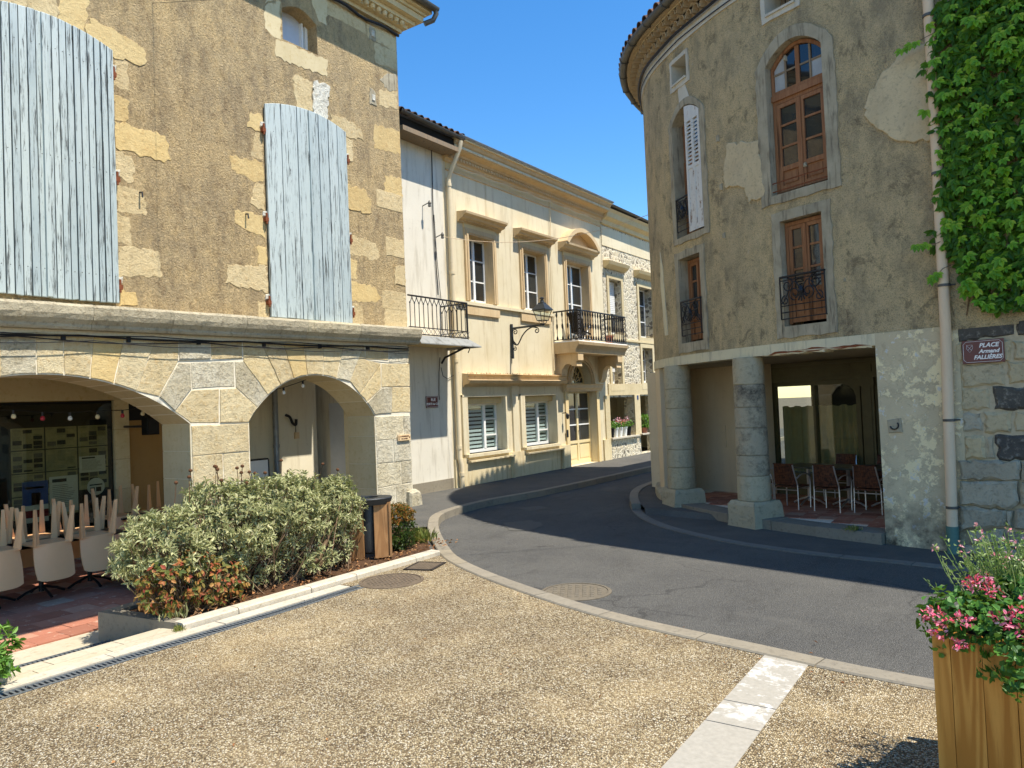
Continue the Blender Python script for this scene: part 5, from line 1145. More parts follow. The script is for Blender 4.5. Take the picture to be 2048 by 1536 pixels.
m = MB(); zt_ = zl+.06+hg; sq(m, [(b1+.03,zt_),(b1+.03,zt_+.015),(.1,zt_+.14),(.08,zt_+.16),(.075,zt_+.19)]); m.lathe([(.06,.19),(.045,.23),(.03,.26),(.03,.28),(.065,.29),(.06,.31),(.02,.33)], (LX,LU,zt_), 10); m.build('lantern_roof', M['lamp_metal'], t)
# wire across the street
a = Vector((XC+.2,)+onX(872,476,XC)); b = Vector((-5.9,13.9,5.6)); pts = [a.lerp(b,i/24)-Vector((0,0,.32*4*(i/24)*(1-i/24))) for i in range(25)]
m = MB(); m.tube(pts, .006, 5); tag(m.build('overhead_wire', M['pipe']), 'thin pale wire slung across the street between the houses', 'wire')

# ============================================================ STONE HOUSE further along
st = thing('rubble_house', 'far house of pale rubble masonry with loggia openings and flower pots', 'house', (XC,23,0))
SY0,SY1 = 20.8,34.0
def uxs(x,y): return onX(x,y,XC)[0]
L1 = [uxs(1219,840),uxs(1269,840),.74,2.0]; L2 = [uxs(1280,840),uxs(1280,840)+1.25,.1,2.02]
SW = [(uxs(1216,560),uxs(1240,560),4.0,5.75),(uxs(1275,560),uxs(1296,560)+.2,4.0,5.72),(uxs(1222,720),uxs(1242,720),2.42,3.4),(uxs(1283,700),uxs(1303,700),2.45,3.65),(26.6,27.6,4.0,5.7)]
m = MB(); m.wall(WC, [(SY0,-.05),(SY1,-.05),(SY1,7.8),(SY0,7.8)], [rect(a) for a in [L1,L2]+SW], -.35, .0); m.build('wall', M['rubble'], st)
m = MB(); m.box(-16,XC-2.4,SY0,SY1,-.05,7.78); m.box(XC-2.4,XC-.355,SY0,SY0+.3,-.05,7.2); m.box(XC-2.4,XC-.355,26.2,26.4,-.05,7.2); m.box(XC-2.4,XC-.355,SY0,SY1,2.15,2.4); m.build('inner_walls', M['cream_inner'], st)
m = MB(); m.pbox(WC,SY0+.02,SY1,2.06,2.42,.0,.03); m.build('stone_band', M['stone_soft'], st); m = MB(); m.pbox(WC,SY0+.02,SY1,6.75,7.35,.0,.02); m.build('painted_frieze', M['cream'], st)
for a_,b_,c_ in ((L1[0]-.3,L1[0],.0),(L1[1],L2[0],.7)): m = MB(); m.pbox(WC,a_,b_,c_,2.06,.0,.04); m.build('loggia_post', M['stone_soft'], st)
m = MB(); m.pbox(WC,L1[0]-.05,L1[1]+.15,.7,.745,-.36,.12); m.pbox(WC,L2[0]-.1,L2[0]+.6,.72,.765,-.2,.13); m.build('loggia_sill', M['kerb_white'], st)
m = MB(); m.sweep(WC, [(0,7.4),(.08,7.42),(.1,7.54),(.24,7.62),(.28,7.76),(.35,7.84),(0,7.92)], [SY0,SY1]); m.build('cornice', M['stone_soft'], st); half_gutter([(XC+.4,SY0,7.95),(XC+.4,SY1,7.8)], .05, 'gutter', st, M['zinc_dark'])
m = MB(); m.add([(XC+.38,SY0,7.92),(XC+.38,SY1,7.92),(-14,SY1,8.6),(-14,SY0,8.6)],[(0,1,2,3)]); m.build('roof', M['roof_tile'], st, recalc=False)
m = MB(); m.pbox(WC,SY0+.02,SY1,3.8,3.86,.0,.05); m.build('string_course', M['stone_soft'], st)
for i,a in enumerate(SW):
    w = empty_part('window', st); u0,u1,z0,z1 = a; sash(w,u0+.01,u1-.01,z0+.02,z1-.01,-.3,3,M['white_pvc'],.05)
    m = MB(); t_ = .14; m.pbox(WC,u0-t_,u0,z0,z1+t_,.0,.035); m.pbox(WC,u1,u1+t_,z0,z1+t_,.0,.035); m.pbox(WC,u0,u1,z1,z1+t_,.0,.036); m.pbox(WC,u0-t_,u1+t_,z0-.22,z0,.0,.036); m.build('surround', M['stone_soft'], w)
    if i in (0,2):
        m = MB(); 
        for k in range(int((z1-z0)*.6/.06)): m.pbox(WC,u0+.05,u1-.05,z1-.05-k*.06-.05,z1-.05-k*.06,-.22,-.2-.002*(k%2))
        m.build('roller_shutter', M['white_pvc'], w)
    if z0 > 3.9: m = MB(); m.sweep(WC, [(0,z1+.3),(.06,z1+.3),(.2,z1+.4),(.24,z1+.5),(0,z1+.53)], [u0-.3,u1+.3]); m.build('pediment', M['ochre_soft'], w); m = MB(); m.tube([WC(u0,z0+.42,-.04),WC(u1,z0+.42,-.04)], .012, 5); m.tube([WC(u0,z0+.1,-.04),WC(u1,z0+.1,-.04)], .008, 5); [m.tube([WC(u0+(u1-u0)*q/6,z0+.1,-.04),WC(u0+(u1-u0)*q/6,z0+.42,-.04)], .006, 4) for q in range(1,6)]; m.build('window_guard', M['iron'], w)
for k,(x,y) in enumerate(((1197,790),(1273,795))):
    u,z = onX(x,y,XC); tag_plate('house_number', ['dark blue house number plate right of the cream door','dark house number plate on the loggia post of the rubble house'][k], u, z, .05, .07, M['print_blue'], wallX(XC+(.0 if k == 0 else .04)), 'number plate')
# ============================================================ ROUND-CORNERED BUILDING on the right
CT = [(1.0,9.5),(-.6,10.0),(-1.5,10.27),(-2.5,10.62),(-3.5,11.1),(-4.5,11.8),(-5.3,12.55),(-5.85,13.45),(-6.15,14.4),(-6.3,16),(-6.35,20),(-6.35,30)]
_P = []
for i in range(1,len(CT)-2):
    p0,p1,p2,p3 = [np.array(q,float) for q in CT[i-1:i+3]]
    for t in np.arange(0,1,.05): _P.append(.5*((2*p1)+(-p0+p2)*t+(2*p0-5*p1+4*p2-p3)*t*t+(-p0+3*p1-3*p2+p3)*t**3))
_P.append(np.array(CT[-2],float)); CV = np.array(_P); CS = np.concatenate([[0],np.cumsum(np.hypot(*np.diff(CV,axis=0).T))])
_T = np.gradient(CV,axis=0); _T /= np.linalg.norm(_T,axis=1)[:,None]; CN = np.stack([-_T[:,1],_T[:,0]],1)
def RP(s,z,d):
    x = np.interp(s,CS,CV[:,0]); y = np.interp(s,CS,CV[:,1]); nx = np.interp(s,CS,CN[:,0]); ny = np.interp(s,CS,CN[:,1]); L = math.hypot(nx,ny)
    if s < 0: t = _T[0]; x += t[0]*s; y += t[1]*s
    return (x+d*nx/L, y+d*ny/L, z)
def rc(x,y):
    r = ray(x,y); b = r[:2]/np.linalg.norm(r[:2]); cr = CV[:,0]*b[1]-CV[:,1]*b[0]
    for i in range(len(CV)-1):
        if cr[i]*cr[i+1] <= 0:
            f = cr[i]/(cr[i]-cr[i+1]); Q = CV[i]+f*(CV[i+1]-CV[i]); t = np.linalg.norm(Q)/np.linalg.norm(r[:2]); return (CS[i]+f*(CS[i+1]-CS[i]), EYE[2]+t*r[2])
    i = int(np.argmin(CV[:,0]/CV[:,1])); return (CS[i], EYE[2]+np.linalg.norm(CV[i])/np.linalg.norm(r[:2])*r[2])
SMAX = 12.0
rbld = thing('round_cornered_building', 'shabby grey roughcast building with curved front, columns and brown windows', 'building', (-3,11,0))
cuts = list(np.arange(.1,SMAX,.16))
def ahole(u0,u1,z0,zs,rise,n=10): return [(u0,z0),(u1,z0),(u1,zs)]+[(u1-(u1-u0)*k/n, zs+rise*math.sin(math.pi*k/n)**.8) for k in range(1,n)]+[(u0,zs)]
WA = (1.45,2.32,4.66,6.48,.24); WB_ = (1.57,2.21,2.82,4.28); WCc = (3.73,4.56,4.55,6.45,.2); WD = (3.9,4.56,2.8,4.2); WE = (4.02,4.48,7.1,7.46); WF = (1.78,2.27,7.2,7.58)
grow = lambda w: (w[0]-.03,w[1]+.03,w[2]-.03,w[3]+.03)+tuple(w[4:])
R4 = lambda a: [(a[0],a[2]),(a[1],a[2]),(a[1],a[3]),(a[0],a[3])]
m = MB(); m.wall(RP, [(0.0,2.6),(SMAX,2.6),(SMAX,7.9),(0.0,7.9)], [ahole(*grow(w)) if len(w) == 5 else R4(grow(w)) for w in (WA,WB_,WCc,WD,WE,WF)], -.42, .0, cuts); m.build('roughcast_wall', M['roughcast'], rbld)
# band over the porch, frieze under the eave
def strip(name, s0, s1, z0, z1, d0, d1, mat, par=None):
    mm = MB(); mm.pbox(RP,s0,s1,z0,z1,d0,d1,nu=max(1,int((s1-s0)/.16))); return mm.build(name, mat, par or rbld, smooth=False)
strip('porch_beam', .95, SMAX, 2.45, 2.598, -.42, .02, M['band']); strip('lower_frieze', 0., SMAX, 7.68, 7.9, -.1, .02, M['frieze'])
# crumbling plaster along the damaged stretch of beam
for k in range(26):
    s0 = 1.0+k*.063; h = rb.uniform(.005,.025); block([(s0,2.449-h),(s0+.07,2.449-h*rb.uniform(.3,1)),(s0+.068,2.47),(s0,2.47)], 'broken_plaster', M['band'] if rb.random() < .6 else M['patch'], .012, 0, .004, RP, rbld, .008, -.2)
m = MB(); m.prism(RP, jag([(1.0,2.452),(2.5,2.452),(2.4,2.49),(2.1,2.475),(1.8,2.5),(1.5,2.47),(1.2,2.485)],.07,.008,5), .01, .0225); m.build('exposed_lath', M['rust'], rbld)
# pier at the right-hand end with peeling paint
m = MB(); m.pbox(RP,.0,.95,-.1,2.598,-.55,.022,nu=6); m.build('pier', M['peeling'], rbld)
m = MB(); u,z = rc(1792,850); q = [RP(u+.05*math.cos(a),z+.05*math.sin(a),.05) for a in np.linspace(2.5,6.0,9)]; m.tube(q, .009, 6); m.build('iron_ring', M['iron'], rbld)
block([(u-.09,z-.09),(u+.08,z-.1),(u+.09,z+.06),(u-.07,z+.08)], 'ring_mortar', M['cement'], .035, 0, .008, RP, rbld, .012, -.02)
# end pier beyond the columns
m = MB(); m.pbox(RP,5.75,SMAX,-.1,2.448,-.4,.0,nu=30); m.build('far_wall', M['porch_wall'], rbld)
for k in range(12):
    s0 = 5.6+k*.5; block([(s0,-.1),(s0+.49,-.1),(s0+.49,.22+rb.uniform(-.03,.04)),(s0,.2+rb.uniform(-.03,.03))], 'plinth_stone', M['column'], .1, 0, .02, RP, rbld, .01, -.05)
# two columns of stone drums on square bases
def column(sc, label):
    cx,cy,_ = RP(sc,0,-.06); co = empty_part('column', rbld, label); ang = math.atan2(RP(sc+.1,0,0)[1]-RP(sc-.1,0,0)[1], RP(sc+.1,0,0)[0]-RP(sc-.1,0,0)[0])
    U = Vector((math.cos(ang),math.sin(ang),0)); V = Vector((-math.sin(ang),math.cos(ang),0))
    bm_ = MB(); C = Vector((cx,cy,0)); h0,h1,b = -.08,.36,.265
    ring = lambda k,z: [C+U*k*i+V*k*j+Vector((0,0,z)) for i,j in ((-1,-1),(1,-1),(1,1),(-1,1))]
    vs = []; 
    for k,z in ((b+.015,h0),(b+.01,.1),(b,.3),(b-.02,h1)): vs += [p+Vector((rb.uniform(-.015,.015),rb.uniform(-.015,.015),0)) for p in ring(k,z)]
    bm_.add(vs, [(4*i+k,4*i+(k+1)%4,4*i+4+(k+1)%4,4*i+4+k) for i in range(3) for k in range(4)]+[(3,2,1,0),(12,13,14,15)]); bm_.build('base', M['column'], co)
    zz_ = [.36,.72,1.02,1.42,1.72,2.05,2.448]; r0,r1 = .238,.218
    for a,b_ in zip(zz_[:-1],zz_[1:]):
        ra = r0+(r1-r0)*(a-.36)/2.1; rb_ = r0+(r1-r0)*(b_-.36)/2.1; d = MB(); d.lathe([(ra-.012,a+.001),(ra,a+.012),((ra+rb_)/2+rb.uniform(-.004,.004),(a+b_)/2),(rb_,b_-.012),(rb_-.012,b_-.001)], (cx,cy,0), 28); d.build('drum', M['column_black' if sc < 4 and .6 < a < 1.8 else 'column'], co, smooth=True)
column(2.98,'blackened stone column nearest the wicker chairs'); column(4.95,'grey stone column at the curve of the porch')
# porch floor with stone edge and terracotta tiles
ZF = .12
def inner(s,d): return RP(s,0,d)[:2]
poly = [inner(s,.02) for s in np.linspace(.3,6.2,40)]+[inner(6.2,-.45),(-5.0,15.8),(-.2,13.6),(.4,10.6)]
g = MB(); g.sheet(poly, ZF-.012); pf = struct(g.build('porch_floor', M['mortar'], recalc=False))
s = .96
while s < 6.1:
    L = rb.uniform(.6,.95); e = min(s+L,6.2); mm = MB(); mm.pbox(RP,s+.005,e-.005,-.1,ZF+rb.uniform(-.006,.006),-.28,.1+rb.uniform(-.01,.01),nu=4); mm.build('edge_stone', M['kerb'], pf); s = e
tm2 = MB(); tm2.box(-.118,.118,-.118,.118,-.03,0); tme2 = tm2.mesh('floor_tile', M['terracotta']); cnt = 0
for i in range(26):
    for j in range(26):
        x = -6.0+i*.24; y = 10.3+j*.24; dd = np.hypot(CV[:,0]-x,CV[:,1]-y); k = int(np.argmin(dd)); dn = (x-CV[k,0])*CN[k,0]+(y-CV[k,1])*CN[k,1]
        if -2.7 < dn < -.42 and .3 < CS[k] < 6.2 and cnt < 290 and not (x < -4.6 and dn < -2.4):
            o = link('floor_tile', tme2, pf); o.location = (x,y,ZF+rb.uniform(-.003,.003)); o.rotation_euler = (rb.uniform(-.005,.005),rb.uniform(-.005,.005),0); cnt += 1
# porch ceiling and back walls
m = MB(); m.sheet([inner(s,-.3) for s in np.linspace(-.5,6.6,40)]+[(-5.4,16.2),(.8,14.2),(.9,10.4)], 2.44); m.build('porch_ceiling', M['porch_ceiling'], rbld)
def flatwall(a, b):
    A = Vector((a[0],a[1],0)); U = (Vector((b[0],b[1],0))-A); Lw = U.length; U.normalize(); Nn = Vector((U.y,-U.x,0))
    if Nn.y > 0: Nn = -Nn
    return (lambda u,z,d: tuple(A+U*u+Vector((0,0,z))+Nn*d)), Lw
PB,LB = flatwall((-6.4,14.45),(-3.9,13.44)); m = MB(); m.pbox(PB,-.1,LB+.05,-.05,2.44,-.3,0); m.build('porch_wall', M['porch_wall'], rbld)
m = MB(); m.pbox(PB,1.72,1.92,.95,1.35,.0,.03); m.build('meter_box', M['porch_wall'], rbld)
SA = Vector((-3.9,13.85,0)); SB = Vector((-.85,13.0,0)); PSF,LS = flatwall(SA,SB)
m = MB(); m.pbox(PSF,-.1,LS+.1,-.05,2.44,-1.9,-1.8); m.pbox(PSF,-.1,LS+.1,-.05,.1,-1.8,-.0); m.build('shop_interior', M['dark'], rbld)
a = Vector(PSF(LS,0,0)); Pside,Lsd = flatwall((a.x,a.y),(-.5,10.3)); 
m = MB(); m.add([PSF(LS+.02,-.05,.1),PSF(LS+.02,2.44,.1),RP(.3,2.44,-.5),RP(.3,-.05,-.5)],[(0,1,2,3)]); m.build('porch_side_wall', M['porch_wall'], rbld, recalc=False)
sf = empty_part('shopfront', rbld)
m = MB(); m.pbox(PSF,-.2,LS,2.14,2.43,-.12,.06); m.pbox(PSF,-.2,LS,2.1,2.15,-.12,.1); m.pbox(PSF,-.2,LS,2.37,2.42,.06,.1); m.build('fascia', M['olive'], sf)
m = MB(); m.pbox(PSF,1.7,1.95,2.2,2.33,.06,.075); m.pbox(PSF,.05,1.6,2.2,2.22,.06,.075); m.pbox(PSF,.05,1.6,2.31,2.33,.06,.075); m.build('fascia_moulding', M['olive'], sf)
for (p,q) in ((-.16,.08),(1.76,1.96),(2.1,2.3),(2.9,3.1)):
    m = MB(); m.pbox(PSF,p,q,.1,2.1,-.1,.05); m.pbox(PSF,p+.04,q-.04,.45,1.95,.05,.062); m.pbox(PSF,p-.02,q+.02,1.97,2.1,.05,.075); m.pbox(PSF,p-.02,q+.02,.1,.35,.05,.08); m.build('pilaster', M['olive'], sf)
gu0,gu1 = .12,1.72
m = MB(); m.pbox(PSF,gu0-.08,gu1+.08,.1,.5,-.1,.03); m.pbox(PSF,gu0,gu0+.07,.5,2.1,-.1,.01); m.pbox(PSF,gu1-.07,gu1,.5,2.1,-.1,.01); m.pbox(PSF,gu0+.07,gu1-.07,2.02,2.1,-.1,.012); cu = (gu0+gu1)/2; m.pbox(PSF,cu-.02,cu+.02,.5,2.02,-.1,.012)
for (u,sg) in ((gu1-.07,-1),): m.prism(PSF, [(u,2.02),(u+sg*.2,2.02),(u+sg*.1,1.98),(u+sg*.03,1.9),(u,1.8)][::sg], -.1, .008)
m.build('window_frame', M['olive'], sf)
m = MB(); m.pbox(PSF,gu0+.05,gu1-.05,.5,2.04,-.06,-.054); m.build('shop_pane', M['shopglass'], sf)
m = MB(); nx = 70; vs = []; 
for i in range(nx+1):
    u = gu0+.08+(gu1-gu0-.16)*i/nx; d = -.22+.03*math.sin(i*1.1)+.015*math.sin(i*2.7+1); vs += [PSF(u,.5,d),PSF(u,1.66+.012*math.sin(i*.6),d)]
m.add(vs, [(2*i,2*i+2,2*i+3,2*i+1) for i in range(nx)]); m.build('half_curtain', M['curtain'], sf, smooth='all', recalc=False)
m = MB(); m.pbox(PSF,1.96,2.1,.1,2.1,-.08,.0); m.pbox(PSF,2.3,2.9,.1,2.1,-.08,.0); m.build('door_panel', M['olive'], sf)

# ---- windows of the upper floors
def frame_poly(u0,u1,z0,zs,rise,t,tb):
    o = [(u0-t,z0-tb),(u1+t,z0-tb),(u1+t,zs)]+([(u1+t-(u1-u0+2*t)*k/12, zs+(rise+t)*math.sin(math.pi*k/12)**.8) for k in range(1,12)] if rise else [(u1+t,zs+t),(u0-t,zs+t)])+[(u0-t,zs)]
    return o
def surround(u0,u1,z0,zs,rise,t,tb,par,mat,d=.022):
    inn = ahole(u0,u1,z0,zs,rise,12) if rise else [(u0,z0),(u1,z0),(u1,zs),(u0,zs)]
    m_ = MB(); m_.wall(RP, jag(frame_poly(u0,u1,z0,zs,rise,t,tb),.11,.014,u0*7+z0), [inn], -.4, d, [c for c in cuts if u0-t < c < u1+t]); m_.build('surround', mat, par)
def casement(par, u0,u1,z0,z1, d, rows, zp, jm, mat, fw=.055, palerow=None):
    """two glazed leaves with solid lower panels"""
    cu = (u0+u1)/2; m_ = MB()
    m_.pbox(RP,u0,u0+.045,z0,z1,d-.01,d+.05); m_.pbox(RP,u1-.045,u1,z0,z1,d-.01,d+.05); m_.pbox(RP,u0+.045,u1-.045,z1-.05,z1,d-.01,d+.05); m_.build('frame', mat, par)
    for (a,b) in ((u0+.05,cu-.004),(cu+.004,u1-.05)):
        lf = MB(); lf.pbox(RP,a,a+fw,z0+.02,z1-.055,d,d+.045); lf.pbox(RP,b-fw,b,z0+.02,z1-.055,d,d+.045); lf.pbox(RP,a+fw,b-fw,z1-.055-fw,z1-.055,d,d+.045); lf.pbox(RP,a+fw,b-fw,z0+.02,z0+.02+fw*1.5,d,d+.045); lf.pbox(RP,a+fw,b-fw,zp-fw*.6,zp+fw*.6,d,d+.045)
        for r_ in range(1,rows): zz_ = zp+(z1-.055-zp)*r_/rows; lf.pbox(RP,a+fw,b-fw,zz_-.014,zz_+.014,d+.005,d+.035)
        lf.build('leaf', mat, par)
        q = MB(); q.pbox(RP,a+fw,b-fw,z0+.02+fw*1.5,zp-fw*.6,d+.008,d+.02); q.pbox(RP,a+fw+.03,b-fw-.03,z0+.05+fw*1.5,zp-fw*.6-.03,d+.02,d+.03); q.build('panel', mat, par)
        for r_ in range(rows):
            za = zp+.02+(z1-.11-zp)*r_/rows; zb_ = zp+.02+(z1-.11-zp)*(r_+1)/rows; q = MB(); q.pbox(RP,a+fw,b-fw,za,zb_,d+.015,d+.02); q.build('pane', M['pane'], par)
    q = MB(); q.pbox(RP,cu-.02,cu+.02,z0+.02,z1-.06,d+.045,d+.06); q.build('meeting_bar', mat, par)
wA = empty_part('arched_window', rbld, 'tall arched brown window with broken render round it'); surround(*WA,.17,.12,wA,M['cement'])
RPA = lambda u,z,d: RP(u,z,d+.15)
casement(wA,1.46,2.31,4.69,6.0,-.15,3,5.03,None,M['brown_joinery'])
m = MB(); m.pbox(RPA,1.46,2.31,6.0,6.08,-.3,-.22); m.build('transom', M['brown_joinery'], wA)
m = MB(); tr = [(2.31,6.08),(1.46,6.08),(1.46,6.47)]+[(1.46+.85*k/12, 6.47+.24*math.sin(math.pi*k/12)**.8) for k in range(1,12)]+[(2.31,6.47)]
ti = [(2.27,6.13),(1.50,6.13),(1.50,6.44)]+[(1.50+.77*k/12, 6.44+.22*math.sin(math.pi*k/12)**.8) for k in range(1,12)]+[(2.27,6.44)]
m.wall(RPA, tr, [ti], -.3, -.24); m.build('fanlight_frame', M['brown_joinery'], wA)
for u in (1.69,1.885,2.08): m = MB(); w_ = .03 if abs(u-1.885) < .01 else .013; m.pbox(RPA,u-w_,u+w_,6.13,6.44+.21*math.sin(math.pi*(u-1.5)/.77)**.8,-.285,-.25); m.build('glazing_bar', M['brown_joinery'] if w_ > .02 else M['grey_joinery'], wA)
m = MB(); m.pbox(RPA,1.5,2.27,6.36,6.385,-.285,-.252); m.build('glazing_bar', M['grey_joinery'], wA)
cols = [1.5,1.69,1.885,2.08,2.27]
for c_ in range(4):
    for r_ in range(2):
        a,b = cols[c_],cols[c_+1]; top = lambda u: 6.44+.215*max(0,math.sin(math.pi*(u-1.5)/.77))**.8
        q = [(a,6.13),(b,6.13),(b,6.37),(a,6.37)] if r_ == 0 else [(a,6.37),(b,6.37),(b,top(b)),((a+b)/2,top((a+b)/2)),(a,top(a))]
        mm = MB(); mm.prism(RPA,q,-.275,-.27); mm.build('pane', M['pane_pale'] if (c_,r_) in ((3,0),(3,1),(0,0)) else M['pane'], wA)
m = MB(); m.tube([RP(s_,4.84,-.02) for s_ in np.linspace(1.4,2.36,5)], .008, 5); m.tube([RP(s_,4.72,-.02) for s_ in np.linspace(1.4,2.36,5)], .008, 5); m.build('guard_bar', M['rust'], wA)
wB = empty_part('window', rbld, 'brown glazed door window with wrought iron guard above the porch'); surround(WB_[0],WB_[1],WB_[2],WB_[3],0,.13,.16,wB,M['cement']); casement(wB,1.58,2.20,2.85,4.26,-.13,3,3.3,None,M['brown_joinery'],.05)
wD = empty_part('window', rbld, 'narrow brown window with iron guard at the curve'); surround(WD[0],WD[1],WD[2],WD[3],0,.12,.16,wD,M['cement']); casement(wD,3.91,4.55,2.83,4.18,-.2,3,3.2,None,M['brown_joinery'],.05)
wC = empty_part('window', rbld, 'tall arched window with one white louvred shutter'); surround(*WCc,.12,.1,wC,M['cement']); casement(wC,3.74,4.55,4.58,5.85,-.22,3,4.95,None,M['brown_joinery'],.05)
m = MB(); m.prism(RP, [(4.55,5.87),(3.74,5.87),(3.74,6.45)]+[(3.74+.81*k/10,6.45+.2*math.sin(math.pi*k/10)**.8) for k in range(1,10)]+[(4.55,6.45)], -.22, -.18); m.build('fanlight_panel', M['brown_joinery'], wC); m = MB(); m.pbox(RP,3.85,4.44,5.95,6.42,-.18,-.175); m.build('pane', M['pane'], wC)
# louvred shutter leaf, nearly closed
sh = empty_part('louvred_shutter', rbld, 'white louvred shutter with rust stains'); a,b = 3.74,4.15; cm = (a+b)/2
zt_ = lambda u: 6.44+.19*math.sin(math.pi*(u-3.73)/.83)**.8
m = MB()
for (p,q) in ((a,a+.05),(cm-.03,cm-.002),(cm+.002,cm+.03),(b-.05,b)): m.prism(RP,[(p,4.58),(q,4.58),(q,zt_(q)),(p,zt_(p))],-.02,.02)
for (p,q) in ((a+.05,cm-.03),(cm+.03,b-.05)):
    m.pbox(RP,p,q,4.58,5.62,-.015,.008); m.pbox(RP,p,q,4.58,4.68,-.02,.019); m.pbox(RP,p,q,5.58,5.64,-.02,.019); m.prism(RP,[(p,6.36),(q,6.36),(q,zt_(q)),(p,zt_(p))],-.02,.018)
m.build('shutter_frame', M['white_shutter'], sh)
for (p,q) in ((a+.05,cm-.03),(cm+.03,b-.05)):
    for k in range(11):
        z = 5.68+k*.062; mm = MB(); mm.add([RP(p,z,.016),RP(q,z,.016),RP(q,z+.042,-.012),RP(p,z+.042,-.012),RP(p,z-.008,.012),RP(q,z-.008,.012),RP(q,z+.034,-.016),RP(p,z+.034,-.016)],[(0,1,2,3),(7,6,5,4),(0,4,5,1),(1,5,6,2),(2,6,7,3),(3,7,4,0)]); mm.build('slat', M['white_shutter'], sh)
# attic openings
for W_,nm in ((WE,'attic_opening'),(WF,'attic_opening')):
    wE = empty_part(nm, rbld); surround(*W_,0,.06,.1,wE,M['frieze']); m = MB(); m.pbox(RP,W_[0]-.02,W_[1]+.02,W_[2]-.02,W_[3]+.2,-.42,-.38); m.build('dark_back', M['dark'], wE); m = MB(); m.pbox(RP,W_[0]+.01,W_[1]-.01,W_[2]-.025,W_[2]+.008,-.2,.05); m.build('ledge', M['frieze'], wE)
    m = MB()
    for k in range(6): u = W_[0]+(W_[1]-W_[0])*(k+.5)/6; m.pbox(RP,u-.03,u+.03,W_[2],W_[3]+.12,-.34,-.33)
    m.build('board', M['grey_joinery'], wE)
block([(3.98,6.7),(4.3,6.68),(4.32,7.0),(4.1,7.0)], 'render_repair', M['frieze'], .012, 0, .004, RP, rbld, .01, -.02)
# iron balconettes
def scrollwork(par, u0, u1, z0, z1, d, bars=True):
    bb = empty_part('iron_guard', rbld); cu = (u0+u1)/2; m_ = MB()
    m_.tube([RP(u,z1,d) for u in np.linspace(u0,u1,6)], .016, 6); m_.tube([RP(u,z1-.05,d) for u in np.linspace(u0,u1,6)], .008, 5)
    for z in (z0,z0+.09,z0+.18): m_.tube([RP(u,z,d) for u in np.linspace(u0,u1,6)], .008, 5)
    for u in (u0,u1): m_.tube([RP(u,z1,d),RP(u,z1,-.02)], .012, 5); m_.tube([RP(u,z0,d),RP(u,z0,-.02)], .01, 5); m_.tube([RP(u,z0,d),RP(u,z1,d)], .01, 5)
    m_.build('rail', M['iron'], bb)
    def sp(uc,zc,r,a0,turns): return [RP(uc+r*(1-.8*i/18)*math.cos(a0+turns*6.283*i/18), zc+r*(1-.8*i/18)*math.sin(a0+turns*6.283*i/18), d+.01) for i in range(19)]
    h = z1-z0; w = (u1-u0)/2; zc = z0+.18+(h-.23)*.5
    for sg in (-1,1):
        m_ = MB(); m_.tube(sp(cu+sg*w*.62,zc+.1,w*.3,math.pi/2,sg*1.4), .009, 5); m_.tube(sp(cu+sg*w*.3,zc-.02,w*.28,-math.pi/2,sg*1.3), .009, 5); m_.tube(sp(cu+sg*w*.75,zc-.1,w*.2,math.pi/2,-sg*1.3), .008, 5)
        m_.tube([RP(cu+sg*w*t,zc+.14*math.sin(t*5),d+.01) for t in np.linspace(0,.95,12)], .009, 5); m_.build('scroll', M['iron'], bb)
    m_ = MB(); m_.lathe([(.001,-.07),(.03,-.03),(.045,.0),(.03,.04),(.001,.08)], RP(cu,zc,d+.01), 7); 
    for k in range(5): a_ = -math.pi/2+(k-2)*.5; m_.tube([RP(cu,zc-.02,d+.01),RP(cu+.1*math.cos(a_),zc-.02+.12*math.sin(a_),d+.015)], .011, 5)
    m_.build('rosette', M['iron'], bb)
scrollwork(rbld,1.56,2.24,2.92,3.5,.04); scrollwork(rbld,3.9,4.5,2.92,3.48,.04); scrollwork(rbld,4.14,4.56,4.66,5.2,.0)
# bare patches where the render has fallen or been repaired
def rpoly(pts): return [rc(x,y) for x,y in pts]
block(rpoly([(1742,182),(1775,140),(1800,105),(1830,98),(1858,88),(1862,160),(1866,280),(1830,283),(1795,282),(1765,262),(1735,242),(1730,215)]), 'render_patch', M['patch'], .02, 0, .008, RP, rbld, .03, -.02)
block(rpoly([(1454,290),(1490,283),(1518,282),(1524,330),(1530,392),(1500,405),(1490,375),(1452,372),(1447,340)]), 'render_patch', M['patch'], .018, 0, .008, RP, rbld, .03, -.02)
block([(5.1,3.0),(5.25,3.0),(5.35,3.9),(5.3,4.5),(5.2,4.2)], 'render_patch', M['band'], .01, 0, .004, RP, rbld, .01, -.02)
for (x,y,r_) in ((1437,278,.05),(1443,375,.05),(1449,472,.04),(1570,118,.03),(1690,560,.02),(1610,330,.03)):
    s_,z = rc(x,y); block([(s_-r_*.6,z-r_),(s_+r_*.6,z-r_*.8),(s_+r_*.5,z+r_),(s_-r_*.5,z+r_*1.1)], 'plaster_blob', M['cement'], .02, 0, .008, RP, rbld, .012, -.02)
